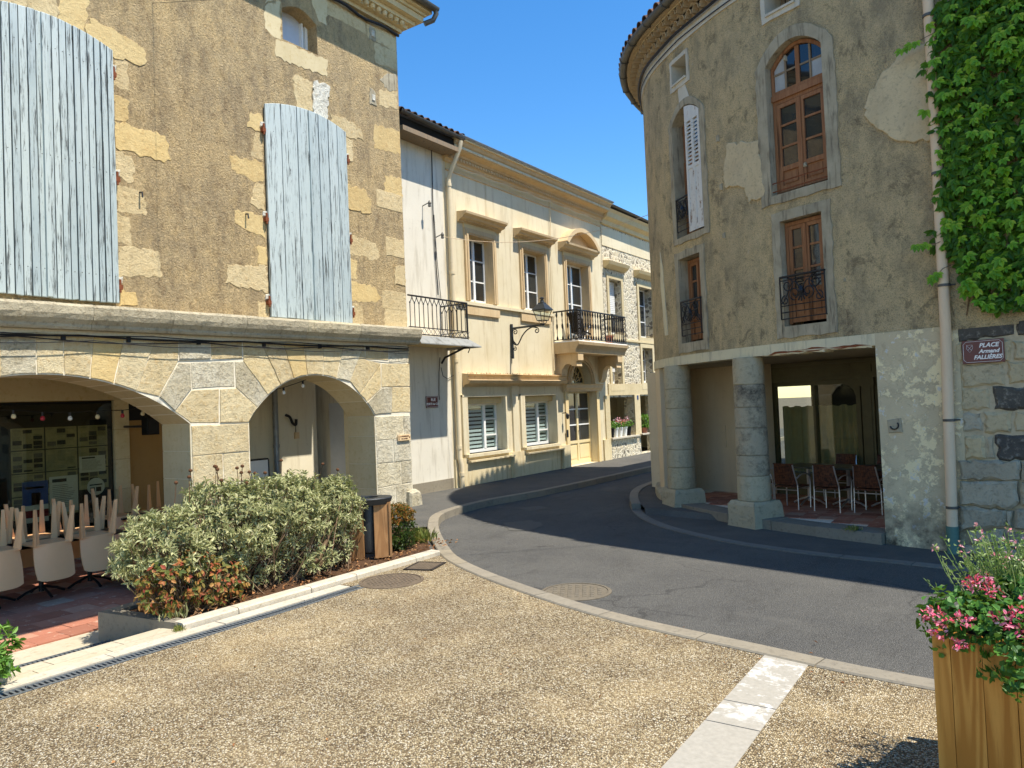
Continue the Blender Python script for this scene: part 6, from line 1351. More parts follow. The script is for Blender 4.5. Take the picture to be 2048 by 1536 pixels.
# eave: two rows of clay arches, tiles above, zinc gutter, cable
for row,(zc,d) in enumerate(((7.98,.1),(8.11,.2))):
    strip('eave_bed', 0., SMAX, zc+.055, zc+.075, -.1, d, M['band']); k = 0; strip('eave_fill', 0., SMAX, zc-.075, zc+.055, -.1, d-.1, M['genoise'])
    while .05+k*.19 < 9.2:
        s0 = .05+k*.19+(.095 if row else 0); mm = MB(); n_ = 6; vs = []
        for dd in (d-.12,d+.02):
            for q in range(n_+1): an = math.pi*q/n_; vs.append(RP(s0+.09-.085*math.cos(an), zc-.065+.115*math.sin(an), dd))
            for q in range(n_,-1,-1): an = math.pi*q/n_; vs.append(RP(s0+.09-.07*math.cos(an), zc-.065+.1*math.sin(an), dd))
        N = 2*(n_+1); mm.add(vs,[(q,(q+1)%N,N+(q+1)%N,N+q) for q in range(N)]+[tuple(range(N-1,-1,-1)),tuple(range(N,2*N))]); mm.build('eave_tile', M['genoise'], rbld); k += 1
strip('eave_top', 0., SMAX, 8.185, 8.21, -.2, .28, M['genoise'])
half_gutter([RP(s_,8.24,.35) for s_ in np.linspace(0,SMAX,60)], .075, 'gutter', rbld, M['zinc_dark'])
for s_ in np.arange(.3,SMAX,.62): mm = MB(); mm.tube([RP(s_,8.27,.43),RP(s_,8.17,.41),RP(s_,8.155,.35),RP(s_,8.17,.28),RP(s_,8.27,.27)], .01, 5); mm.build('gutter_hook', M['zinc_dark'], rbld)
m = MB(); ns = 60; vs = [RP(s_,8.22,.3) for s_ in np.linspace(0,SMAX,ns)]+[RP(s_,9.0,-1.9) for s_ in np.linspace(0,SMAX,ns)]; m.add(vs,[(i,i+1,ns+i+1,ns+i) for i in range(ns-1)]); rro = m.build('roof', M['roof_tile'], rbld, recalc=False)
for k in range(46):
    s_ = .2+k*.2; p0 = Vector(RP(s_,0,.55)); p1 = Vector(RP(s_,0,0)); nn = (p0-p1).normalized()
    for j in range(2):
        o = link('roof_tile', TM, rro); q = Vector(RP(s_,8.25+j*.11,.41-j*.34)); o.location = q; o.rotation_euler = (0,.30,math.atan2(nn.y,nn.x)+rb.uniform(-.05,.05))
m = MB(); m.tube([RP(s_,7.87-.02*abs(math.sin(s_*2.2)),.07) for s_ in np.linspace(.0,SMAX,70)], .022, 6); m.build('cable', M['cable'], rbld); m = MB(); m.tube([RP(s_,7.76-.03*abs(math.sin(s_*1.5)),.04) for s_ in np.linspace(.0,SMAX,70)], .009, 5); m.build('cable', M['cable'], rbld)
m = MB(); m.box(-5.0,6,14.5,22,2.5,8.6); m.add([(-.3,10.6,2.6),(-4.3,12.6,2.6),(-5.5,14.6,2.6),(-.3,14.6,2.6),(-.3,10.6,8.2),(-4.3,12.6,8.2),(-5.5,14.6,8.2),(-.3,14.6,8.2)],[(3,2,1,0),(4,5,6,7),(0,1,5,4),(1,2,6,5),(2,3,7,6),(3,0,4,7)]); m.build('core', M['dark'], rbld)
# downpipe
pp = [(rc(x,y)[1]) for x,y in ((1862,0),(1912,1080))]
px0 = RP(.1,0,.09); 
dp = empty_part('downpipe', rbld); m = MB(); m.tube([RP(.09,8.1,.09),RP(.09,5,.09),RP(.1,2.6,.1),RP(.15,.28,.1)], .058, 14); m.build('pipe', M['pipe'], dp, smooth=True)
m = MB(); m.tube([RP(.15,.3,.1),RP(.155,-.05,.1)], .066, 14); m.build('boot', M['green_boot'], dp, smooth=True)
for z in (6.2,4.35,3.05,1.5,.5): s_ = .09+.06*max(0,(2.8-z)/2.8); m = MB(); m.tube([RP(s_,z,.1),RP(s_,z+.03,.1)], .066, 14); m.tube([RP(s_-.1,z+.015,.05),RP(s_+.07,z+.015,.06)], .01, 5); m.build('pipe_clip', M['zinc_dark'], dp)

# ============================================================ STONE WALL with creeper at the right edge
ivw = thing('stone_wall_building', 'old coursed stone wall under green creeper at the right edge', 'building', (.5,9.9,0))
SWA = (-.72,10.02); SWB = (6.0,8.35); PI,LI = flatwall(SWA,SWB)
def pI(x,y):
    o = np.array(PI(0,0,0)); uu = np.array(PI(1,0,0))-o; nn = np.array(PI(0,0,1))-o; r = ray(x,y); t = np.dot(o-EYE,nn)/np.dot(r,nn); p = EYE+t*r; return (float(np.dot(p-o,uu)), float(p[2]))
m = MB(); m.pbox(PI,0,LI,-.2,8.8,-.8,0); m.build('wall_core', M['mortar_dirty'], ivw)
m = MB(); m.pbox(PI,.02,LI,2.55,8.8,.0,.02); m.build('upper_render', M['roughcast'], ivw)
m = MB(); m.pbox(PI,-.1,LI,8.75,8.95,-1,.35); m.build('eave', M['genoise'], ivw)
def c3(pts): return [pI(1880+x*.3123, 640+y*.3125) for x,y in pts]
SB_ = [([(105,15),(488,0),(488,92),(380,115),(110,140)],'stone_black'),([(492,0),(700,-10),(700,85),(492,95)],'stone_black'),([(105,142),(150,140),(150,275),(112,280)],'stone_rubble_tan'),([(150,140),(455,125),(460,265),(150,278)],'stone_rubble_tan'),([(462,128),(700,115),(700,245),(470,255)],'stone_rubble_tan'),
 ([(128,282),(415,268),(420,415),(135,430)],'stone_rubble_tan'),([(425,262),(700,250),(700,415),(430,415)],'stone_rubble_tan'),([(130,435),(318,425),(325,575),(135,585)],'stone_rubble_tan'),([(335,428),(700,418),(700,575),(345,578)],'stone_black'),
 ([(135,592),(272,586),(275,720),(145,727)],'stone_grey'),([(282,586),(462,580),(465,722),(288,728)],'stone_rubble_tan'),([(472,582),(700,575),(700,720),(475,722)],'stone_rubble_tan'),([(155,735),(290,735),(300,892),(160,897)],'stone_rubble_tan'),([(298,738),(340,735),(362,895),(302,895)],'stone_grey'),([(348,738),(700,732),(700,898),(375,897)],'stone_black'),
 ([(120,905),(525,900),(525,1022),(128,1025)],'stone_grey'),([(528,905),(760,900),(760,1030),(530,1025)],'stone_grey'),([(128,1030),(512,1030),(522,1160),(470,1205),(300,1200),(135,1175)],'stone_grey'),([(520,1038),(760,1036),(760,1195),(525,1185)],'stone_grey'),([(135,1182),(430,1212),(435,1318),(140,1345)],'stone_grey'),([(438,1215),(468,1215),(468,1330),(440,1320)],'stone_grey'),([(478,1210),(760,1200),(760,1350),(480,1340)],'stone_grey'),
 ([(180,1350),(415,1335),(425,1430),(190,1430)],'stone_grey'),([(425,1352),(760,1355),(760,1470),(430,1450)],'stone_grey'),([(150,1435),(330,1435),(340,1500),(160,1500)],'stone_grey'),([(335,1440),(760,1475),(760,1570),(340,1540)],'stone_grey')]
for k,(p,mt) in enumerate(SB_):
    dd = .025 if k < 15 else .07
    block(c3(p), 'wall_stone', M[mt], dd, .008, .026, PI, ivw, .02)
for zr_ in range(14):                                     # courses further right
    z0 = -.1+zr_*.19; u = 1.62+rb.uniform(0,.2)
    while u < 4.4: L = rb.uniform(.28,.6); block([(u,z0),(u+L,z0),(u+L,z0+.185),(u,z0+.185)], 'wall_stone', M[rb.choice(('stone_grey','stone_rubble_tan','stone_rubble_tan','stone_black'))], .03, .01, .018, PI, ivw, .012); u += L
# name plate of the square
(ua,za),(ub,zb_),(uc,zc) = pI(1926,687),pI(2010,681),pI(1930,726); uc0 = (ua+ub)/2; zc0 = (za+zc)/2+.005; hw,hh = (ub-ua)/2,.13
t = thing('street_sign', 'maroon enamel name plate with white letters on the stone wall beside the downpipe', 'street sign', PI(uc0,zc0,.03)); q = lambda u,z,d: PI(u,z,d+.035)
m = MB(); m.prism(q, [(uc0-hw,zc0-hh),(uc0+hw,zc0-hh),(uc0+hw,zc0+hh),(uc0-hw,zc0+hh)], .0, .014, .004); m.build('plate', M['sign_red'], t)
m = MB(); bw,bh,cc = hw-.014,hh-.014,.03
outl = [(-bw+cc,-bh),(bw-cc,-bh),(bw,-bh+cc),(bw,bh-cc),(bw-cc,bh),(-bw+cc,bh),(-bw,bh-cc),(-bw,-bh+cc)]
m.tube([q(uc0+a,zc0+b,.015) for a,b in outl], .0022, 4, closed=True); m.build('border', M['sign_white'], t)
m = MB(); ex,ez = uc0-hw*.62,zc0+hh*.3
m.tube([q(ex+a,ez+b,.015) for a,b in ((-.03,.04),(.03,.04),(.03,.0),(.0,-.045),(-.03,.0))], .0015, 4, closed=True); m.tube([q(ex-.028,ez+.035,.015),q(ex+.022,ez-.02,.015)], .0015, 4); m.tube([q(ex+.028,ez+.035,.015),q(ex-.022,ez-.02,.015)], .0015, 4); m.build('crest', M['sign_white'], t)
o_ = np.array(PI(0,0,0)); Uu = tuple(np.array(PI(1,0,0))-o_); Nn = tuple(np.array(PI(0,0,1))-o_)
for txt,dz,sz_,du in (('PLACE',.066,.066,.06),('Armand',.0,.06,.06),('FALLIÈRES',-.066,.062,.045)): text_part(txt, t, (q(uc0+du,zc0+dz,.0155),Uu,UP,Nn), sz_, M['sign_white'], .28, .0022)
# ============================================================ PLANTS
def unit(a): return a/np.maximum(1e-9,np.linalg.norm(a,axis=-1,keepdims=True))
def rnd_unit(n): return unit(RNG.normal(size=(n,3)))
def leaf_mesh(name, pos, ax, nr, L, W, mat, fold=.25, droop=.15, six=False, mats=None, mi=None):
    """real leaf blades: folded along the midrib, drooping at the tip"""
    n = len(pos); ax = unit(ax); s_ = unit(np.cross(ax,nr)); up = np.cross(s_,ax); L = np.broadcast_to(np.asarray(L,float),(n,))[:,None]; W = np.broadcast_to(np.asarray(W,float),(n,))[:,None]
    if six:
        V = np.stack([pos, pos+ax*L*.3+s_*W*.46+up*W*fold, pos+ax*L*.68+s_*W*.4+up*W*fold-up*L*droop*.4, pos+ax*L-up*L*droop, pos+ax*L*.68-s_*W*.4+up*W*fold-up*L*droop*.4, pos+ax*L*.3-s_*W*.46+up*W*fold],1); F = [[0,3,2,1],[0,5,4,3]]; k = 6
    else:
        V = np.stack([pos, pos+ax*L*.5+s_*W*.5+up*W*fold, pos+ax*L-up*L*droop, pos+ax*L*.5-s_*W*.5+up*W*fold],1); F = [[0,2,1],[0,3,2]]; k = 4
    F = np.array(F); faces = (np.arange(n)[:,None,None]*k+F[None]).reshape(-1,F.shape[1])
    me = bpy.data.meshes.new(name); me.from_pydata(V.reshape(-1,3).tolist(), [], faces.tolist())
    for m_ in (mats or [mat]): me.materials.append(m_)
    if mi is not None: me.polygons.foreach_set('material_index', np.repeat(mi,2).tolist())
    me.update(); return me
def ellipsoid_tips(lumps, n, zmin=.05, up=.35):
    P = []; N = []
    tot = sum(l[3]*l[4]+l[3]*l[5]+l[4]*l[5] for l in lumps)
    for l in lumps:
        k = int(n*(l[3]*l[4]+l[3]*l[5]+l[4]*l[5])/tot*1.7); d = rnd_unit(k); c = np.array(l[:3]); r = np.array(l[3:6])
        wob = 1+.10*np.sin(d[:,:1]*7+c[1]*9)+.08*np.sin(d[:,2:]*9+d[:,1:2]*6+c[0]*5)
        p = c+d*r*wob*RNG.uniform(.86,1.04,(k,1)); nn = unit(d/r); ok = p[:,2] > zmin
        for q in lumps:
            if q is l: continue
            e = (((p-np.array(q[:3]))/np.array(q[3:6]))**2).sum(1); ok &= e > .8
        P.append(p[ok]); N.append(nn[ok])
    P = np.vstack(P); N = np.vstack(N); i = RNG.permutation(len(P))[:n]; N = unit(N[i]+np.array([0,0,up])); return P[i], N
def rosettes(P, N, per, spread, L, W):
    n = len(P); pos = np.repeat(P,per,0)-np.repeat(N,per,0)*RNG.uniform(0,spread,(n*per,1)); t = rnd_unit(n*per); Nn = np.repeat(N,per,0)
    ax = unit(t-(t*Nn).sum(1,keepdims=True)*Nn); ax = unit(ax*RNG.uniform(.6,1.1,(n*per,1))+Nn*RNG.uniform(.35,1.1,(n*per,1))); return pos, ax, Nn, L*RNG.uniform(.65,1.15,n*per), W*RNG.uniform(.75,1.2,n*per)
def stems(par, roots, tips, r0, r1, mat, name='stem', bend=.12):
    m_ = MB()
    for a,b in zip(roots,tips):
        a = Vector(a); b = Vector(b); mid = a.lerp(b,.5)+Vector(RNG.normal(size=3)*bend*(b-a).length*.6); m_.tube([a,a.lerp(mid,.55),mid.lerp(b,.4),b], [r0,r0*.8,(r0+r1)/2,r1], 4)
    return stuff(m_.build(name, mat, par))
# --- the big sage bush
bush = thing('sage_bush', 'large grey-green sage-like bush with dry seed heads in the planting bed', 'bush', (-7.0,5.2,.03))
LU_ = [(-6.98,4.15,.62,.46,.5,.42),(-7.05,4.85,.74,.56,.56,.5),(-7.05,5.55,.76,.56,.55,.48),(-7.05,6.2,.72,.46,.48,.42)]
P,N = ellipsoid_tips(LU_, 1500, .42); Pl,Nl = ellipsoid_tips([(-6.78,4.8,.3,.22,.6,.22),(-6.8,5.8,.3,.25,.6,.24)], 150, .1); P = np.vstack([P,Pl]); N = np.vstack([N,Nl]); pos,ax,nr,L,W = rosettes(P,N,11,.12,.075,.021)
stuff(link('foliage', leaf_mesh('foliage',pos,ax,nr,L,W,M['leaf_sage'],.2,.2), bush))
P2 = P[RNG.permutation(len(P))[:700]]; c = np.array([-7.02,5.2,.4]); P2 = c+(P2-c)*RNG.uniform(.55,.85,(len(P2),1)); pos,ax,nr,L,W = rosettes(P2,rnd_unit(len(P2)),7,.1,.07,.02)
stuff(link('inner_foliage', leaf_mesh('inner_foliage',pos,ax,nr,L,W,M['leaf_sage'],.2,.2), bush))
k = RNG.permutation(len(P))[:420]; roots = [(-7.0+RNG.normal()*.12, np.clip(p[1]*.75+5.2*.25+RNG.normal()*.12,3.95,6.5), .03) for p in P[k]]; stems(bush, roots, P[k], .009, .003, M['wood_stem'])
for (y,x,h) in ((5.75,-6.75,.5),(5.5,-6.9,.55),(4.9,-6.95,.5),(6.1,-6.85,.45)):
    m = MB(); m.tube([(x-.15,y-.3,.0),(x-.05,y-.15,.12),(x+.02,y+.05,.25),(x,y+.25,h)], [.05,.042,.03,.015], 7); m.build('trunk', M['wood_stem'], bush)
for k in range(20):
    y = RNG.uniform(4.4,5.2) if k < 15 else RNG.uniform(5.3,6.4); x = -7.05+RNG.normal()*.15; z = RNG.uniform(1.16,1.36); tx,ty = RNG.normal(size=2)*.05; m = MB(); m.tube([(x-tx,y-ty,z-.3),(x+.01,y,z)], .004, 4); m.lathe([(.004,-.018),(.017,-.012),(.021,0),(.016,.012),(.004,.018)], (x+.01,y,z+.01), 8); m.build('seed_head', M['seedhead'], bush)
# --- orange and red shrub at its foot
rs = thing('red_leaved_shrub', 'low shrub with orange and red leaves at the near end of the planting bed', 'shrub', (-6.75,4.1,.03))
P,N = ellipsoid_tips([(-6.72,4.08,.36,.26,.4,.3),(-6.7,4.5,.28,.24,.3,.24)], 330, .06, .1); pos,ax,nr,L,W = rosettes(P,N,5,.08,.062,.034); ax = unit(ax+np.array([0,0,-.7]))
stuff(link('foliage', leaf_mesh('foliage',pos,ax,nr,L,W,M['leaf_red'],.12,.1,True), rs)); stems(rs, [(-6.74+RNG.normal()*.05,4.15+RNG.normal()*.12,.03) for _ in range(60)], P[:60], .006, .003, M['wood_stem'])
# --- small clipped bush near the pier
sb = thing('clipped_bush', 'small rounded bush with rusty top beside the litter bin', 'bush', (-6.95,7.35,.03))
P,N = ellipsoid_tips([(-7.0,7.38,.3,.24,.24,.3),(-6.98,7.36,.5,.22,.22,.16)], 520, .06); up_ = P[:,2] > .42
for nm,sel,mt in (('rusty_foliage',up_,'leaf_rust'),('foliage',~up_,'leaf_dark')):
    pos,ax,nr,L,W = rosettes(P[sel],N[sel],7,.07,.05,.018); stuff(link(nm, leaf_mesh(nm,pos,ax,nr,L,W,M[mt],.2,.2), sb))
stems(sb, [(-7.0+RNG.normal()*.04,7.38+RNG.normal()*.04,.02) for _ in range(60)], P[:60], .005, .002, M['wood_stem'])
def tuft(x,y,z,n,h,label,mat='grass',name='grass_tuft'):
    pos = np.stack([x+RNG.normal(size=n)*h*.45, y+RNG.normal(size=n)*h*.45, np.full(n,z)],1); ax = unit(np.stack([RNG.normal(size=n)*.4,RNG.normal(size=n)*.4,np.ones(n)],1)); o = link(name, leaf_mesh(name,pos,ax,rnd_unit(n),h*RNG.uniform(.5,1.1,n),h*.08,M[mat],.1,.25)); o['label'] = label; o['category'] = 'grass'; o['kind'] = 'stuff'; return o
tuft(-7.15,7.95,.03,260,.2,'rough grass between the small bush and the kerb'); tuft(*gnd(358,1262),.0,120,.06,'tiny weed tuft at the corner of the planting bed kerb'); g_ = RP(1.35,0,.04); tuft(g_[0],g_[1],ZF-.02,110,.09,'green weeds on the stone step below the pier'); tuft(-6.62,3.98,.05,40,.14,'thin grey seedling at the bed corner','leaf_sage')
n = 900; yy = RNG.uniform(3.95,8.2,n); xx = -6.5-RNG.uniform(0,1,n)*(.85+.1*(yy-4)); pos = np.stack([xx,yy,np.full(n,.055)+RNG.uniform(-.005,.02,n)],1); ax = unit(np.stack([RNG.normal(size=n),RNG.normal(size=n),RNG.normal(size=n)*.25],1))
stuff(link('leaf_litter', leaf_mesh('leaf_litter',pos,ax,unit(np.array([0,0,1.])+RNG.normal(size=(n,3))*.3),RNG.uniform(.03,.07,n),RNG.uniform(.015,.03,n),M['litter'],.2,.2), bed))
# --- green shrub at the left edge
ls = thing('green_shrub', 'fresh green broad-leaved shrub cut off by the left picture edge', 'shrub', (-6.35,2.15,.0))
P,N = ellipsoid_tips([(-6.35,2.15,.26,.34,.36,.32)], 360, .02); pos,ax,nr,L,W = rosettes(P,N,7,.06,.07,.03); stuff(link('foliage', leaf_mesh('foliage',pos,ax,nr,L,W,M['leaf_green'],.15,.15,True), ls)); stems(ls, [(-6.35+RNG.normal()*.04,2.15+RNG.normal()*.04,.0) for _ in range(50)], P[:50], .006, .003, M['wood_stem'])
m = MB(); m.box(-6.5,-6.34,1.2,2.52,-.1,.05); m.build('bed_kerb_stone', M['kerb_white'], bed)
# --- creeper on the stone wall: 300 large compound leaves, the rest behind them as one mass
iv = thing('wall_creeper', 'dense green five-leaved creeper covering the upper stone wall', 'creeper', PI(.6,2.6,.05))
def compound():
    a = np.radians(np.array([-78,-40,0,40,78])); ax = np.stack([np.sin(a),np.zeros(5),-np.cos(a)],1); pos = np.zeros((5,3)); pos[:,1] = -.002*np.arange(5)
    nr = np.repeat(np.array([[0,-1.,.15]]),5,0); Lf = np.array([.085,.115,.13,.115,.085])
    return leaf_mesh('leaf',pos,ax,nr,Lf,Lf*.5,M['leaf_ivy'],.14,.12,True)
IVM = compound(); edge = [(1866,0),(1868,60),(1855,110),(1872,170),(1862,195),(1876,260),(1880,330),(1874,400),(1885,450),(1872,490),(1905,520),(1925,560),(1945,605),(1965,645),(2000,650),(2030,628),(2060,640)]
EU = [pI(x,y) for x,y in edge]; ez = np.array([p[1] for p in EU])[::-1]; eu = np.array([p[0] for p in EU])[::-1]
o_ = np.argsort(ez); ez,eu = ez[o_],eu[o_]
def in_ivy(u,z):
    lim = np.interp(z,ez,eu) if z < ez[-1] else eu[-1]; zlow = 2.62+.14*math.sin(u*7)+.1*math.sin(u*17) if u > .7 else 0
    return u > lim+.05+RNG.normal()*.04 and z > max(zlow,2.72)
NI = np.array(Nn); UI = np.array(Uu); rot_base = math.atan2(UI[1],UI[0]); cnt = 0; tries = 0
while cnt < 300 and tries < 8000:
    tries += 1; u = RNG.uniform(-.15,1.25); z = RNG.uniform(2.45,6.25)
    if not in_ivy(u,z): continue
    o = link('leaf', IVM, iv); p = PI(u,z,RNG.uniform(.12,.24)); L_ = WLOC[iv.name]; o.location = (p[0]-L_[0],p[1]-L_[1],p[2]-L_[2]); sc_ = RNG.uniform(.5,1.05); o.scale = (sc_,)*3; o.rotation_euler = (RNG.normal()*.3-.35, RNG.normal()*.4, rot_base+RNG.normal()*.4); cnt += 1
vp = []; 
while len(vp) < 5200:
    u = RNG.uniform(-.15,4.5); z = RNG.uniform(2.4,8.9)
    if (u > 1.4 or z > 6.4) and RNG.random() < .7: continue
    if in_ivy(u,z): vp.append(PI(u,z,RNG.uniform(.03,.16)))
vp = np.repeat(np.array(vp),3,0); n = len(vp); a = RNG.uniform(-1.5,1.5,n)[:,None]; ax = unit(UI*np.sin(a)-np.array([0,0,1.])*np.cos(a)+NI*RNG.uniform(-.1,.45,(n,1))); nr = unit(NI+RNG.normal(size=(n,3))*.35)
L = RNG.uniform(.08,.13,n); stuff(link('foliage', leaf_mesh('foliage',vp,ax,nr,L,L*.52,M['leaf_ivy_dark'],.14,.15,True), iv))
for k in range(9):
    u = .3+k*.12; m = MB(); m.tube([PI(u+.1*math.sin(z*2+k),z,.03) for z in np.linspace(2.7,6.5,9)], .007, 4); m.build('vine_stem', M['wood_stem'], iv)
for (u0,z0,du,dz) in ((.02,5.95,-.28,-.05),(.0,3.55,-.22,.02),(.05,3.25,-.12,-.1)):
    m = MB(); m.tube([PI(u0+.1,z0+.05,.08),PI(u0,z0,.16),PI(u0+du,z0+dz,.14)], .004, 4); m.build('vine_stem', M['wood_stem'], iv)
    for q in range(4):
        f = .4+.2*q; o = link('leaf', IVM, iv); p = PI(u0+du*f,z0+dz*f,.17); L_ = WLOC[iv.name]; o.location = (p[0]-L_[0],p[1]-L_[1],p[2]-L_[2]); o.scale = (.75,)*3; o.rotation_euler = (-.3,RNG.normal()*.5,rot_base)
# --- wooden planter with geraniums and salvia
PO = Vector((-.41,3.9,0)); ang = math.radians(-13); PU = Vector((math.cos(ang),math.sin(ang),0)); PV = Vector((-math.sin(ang),math.cos(ang),0)); PW = .78
pl = thing('wooden_planter', 'square planter of vertical pine boards at the lower right corner', 'planter', tuple(PO)); 
def pp_(u,v,z): return PO+PU*u+PV*v+Vector((0,0,z))
def plank(u0,u1,v0,v1,z0,z1,name='board',mat='planter_wood'):
    m_ = MB(); b = .004; vs = []
    for (k,z) in ((0,z0),(0,z1-b),(b,z1)):
        for (u,v) in ((u0+k,v0+k),(u1-k,v0+k),(u1-k,v1-k),(u0+k,v1-k)): vs.append(pp_(u,v,z))
    m_.add(vs,[(4*i+k,4*i+(k+1)%4,4*i+4+(k+1)%4,4*i+4+k) for i in range(2) for k in range(4)]+[(3,2,1,0),(8,9,10,11)]); return m_.build(name, M[mat], pl)
us = [0,.075,.2,.325,.45,.575,.705,.78]
for a,b in zip(us[:-1],us[1:]): plank(a+.0015,b-.0015,rb.uniform(-.003,.002),.035,0,.8+rb.uniform(-.004,.004)); plank(a+.0015,b-.0015,PW-.035,PW,0,.8)
for a,b in zip(us[1:-2],us[2:-1]): plank(0,.035,a+.0015,b-.0015,0,.8); plank(PW-.035,PW,a+.0015,b-.0015,0,.8)
plank(.036,PW-.036,.036,PW-.036,.05,.74,'soil','soil')
def at(x,y,v): 
    o = np.array(pp_(0,v,0)); nn = np.array(PV); r = ray(x,y); t = np.dot(o-EYE,nn)/np.dot(r,nn); return EYE+t*r
ge = thing('pink_geraniums', 'trailing geraniums with bright pink flower heads in the wooden planter', 'flowers', tuple(pp_(.4,.4,.74)))
cs = [pp_(u,v,z) for u,v,z in ((.1,.1,.82),(.3,.08,.82),(.55,.1,.84),(.72,.12,.86),(.25,.35,.88),(.55,.35,.9),(.05,.2,.8),(.38,-.02,.72))]
LG = [(c.x,c.y,c.z,.17,.17,.13) for c in cs]; P,N = ellipsoid_tips(LG, 1500, .6, .3); n = len(P)
ax = unit(rnd_unit(n)+N*.6); stuff(link('foliage', leaf_mesh('foliage',P,ax,N,RNG.uniform(.022,.04,n),RNG.uniform(.022,.038,n),M['leaf_ger'],.15,.2,True), ge)); Pq = P*.9+np.array(pp_(.4,.3,.8))*.1; stuff(link('inner_foliage', leaf_mesh('inner_foliage',Pq,unit(rnd_unit(n)),N,.04,.04,M['leaf_ger'],.15,.2,True), ge)); stems(ge,[tuple(pp_(.1+.6*RNG.random(),.05+.6*RNG.random(),.74)) for _ in range(90)],P[:90],.003,.002,M['leaf_ger'])
for (x,y,v,r_) in ((1946,1168,.22,.036),(1968,1158,.25,.034),(1990,1186,.2,.03),(1868,1222,.0,.022),(1880,1240,-.03,.034),(1876,1268,-.05,.03),(1926,1240,-.02,.036),(1918,1288,-.06,.022),(1985,1235,.03,.02),(2015,1240,.02,.04),(2038,1228,.05,.036),(2038,1262,.0,.036),(1852,1232,.02,.02),(2064,1200,.2,.036)):
    c_ = at(x,y,v-.03); n = int(64*(r_/.045)); d = rnd_unit(n); p = c_+d*r_*np.array([1,1,.7]); o = link('flower', leaf_mesh('flower',p,unit(rnd_unit(n)+d*.6),d,.022,.011,M['petal'],.1,.1,True), ge)
sa = thing('small_flowered_salvia', 'airy salvia with tiny pink flowers rising behind the geraniums', 'flowers', tuple(pp_(.25,.5,.74)))
tips = []; roots = []
for k in range(230):
    u = np.clip(RNG.normal()*.22+.3,-.1,.75); v = RNG.uniform(.25,.7); h = RNG.uniform(.12,.36)*(1-.5*abs(u-.25)); roots.append(tuple(pp_(.15+u*.5,v,.76))); tips.append(tuple(pp_(u,v+RNG.normal()*.05,.86+h)))
tips = np.array(tips); roots = np.array(roots); stems(sa,roots,tips,.003,.0015,M['leaf_salvia'],'stem',.05)
per = 16; f = RNG.uniform(.35,1,(len(tips)*per,1)); pos = np.repeat(roots,per,0)*(1-f)+np.repeat(tips,per,0)*f+RNG.normal(size=(len(tips)*per,3))*.012; ax = unit(rnd_unit(len(pos))+np.array([0,0,.3])); stuff(link('foliage', leaf_mesh('foliage',pos,ax,rnd_unit(len(pos)),RNG.uniform(.015,.032,len(pos)),.012,M['leaf_salvia'],.15,.2), sa))
k = RNG.permutation(len(tips))[:46]
for i in k: d = rnd_unit(5); link('flower', leaf_mesh('flower',tips[i]+d*.008,d,rnd_unit(5),.02,.012,M['petal_small'],.1,.2), sa)
m = MB(); pz = pp_(-.18,.25,0)
tuft(pp_(-.12,.1,0).x-.08,pp_(-.12,.1,0).y-.35,.0,160,.14,'dark weeds in the planter shadow','leaf_dark')
# --- flower pots on the loggia sill of the far house
for k,x in enumerate((1226,1234,1243,1252,1260)):
    u,_ = onX(x,872,XC); lab = ['leafy dark flower pot at the left end of the loggia sill','white flower pot with pale pink flowers second on the loggia sill','white flower pot with red geraniums in the middle of the loggia sill','white flower pot with pink flowers fourth on the loggia sill','dark flower pot at the right end of the loggia sill'][k]
    t = thing('flower_pot', lab, 'flower pot', (XC-.05,u,.745), 'pots on the loggia sill'); m = MB(); m.lathe([(.07,0),(.1,.26),(.112,.26),(.112,.3),(.095,.3),(.09,.24)], (XC-.05,u,.745), 12); m.build('pot', M['white_pvc'] if k in (1,2,3) else M['black'], t, smooth=True)
    n = 70; d = rnd_unit(n); p = np.array([XC-.03,u,1.12])+d*np.array([.13,.14,.1]); stuff(link('foliage', leaf_mesh('foliage',p,rnd_unit(n),d,.07,.05,M['leaf_green'],.1,.2,True), t))
    if k in (1,2,3):
        for q in range(3): d = rnd_unit(18); c_ = np.array([XC+.03+RNG.normal()*.03,u+RNG.normal()*.08,1.24+RNG.uniform(-.06,.06)]); link('flower', leaf_mesh('flower',c_+d*.05,d,rnd_unit(18),.05,.03,M['petal' if k == 2 else 'petal_mix'],.1,.1,True), t)
u,_ = onX(1287,868,XC); t = thing('leafy_pot', 'bright green bushy pot plant on the right-hand loggia sill', 'pot plant', (XC,u+.1,.765)); m = MB(); m.lathe([(.08,0),(.11,.16),(.12,.18),(.1,.18)], (XC,u+.1,.765), 12); m.build('pot', M['terracotta'], t, smooth=True); n = 260; d = rnd_unit(n); p = np.array([XC,u+.1,1.16])+d*np.array([.2,.2,.24])*RNG.uniform(.5,1,(n,1)); stuff(link('foliage', leaf_mesh('foliage',p,unit(d+rnd_unit(n)*.6),rnd_unit(n),.08,.05,M['leaf_green'],.1,.2,True), t))

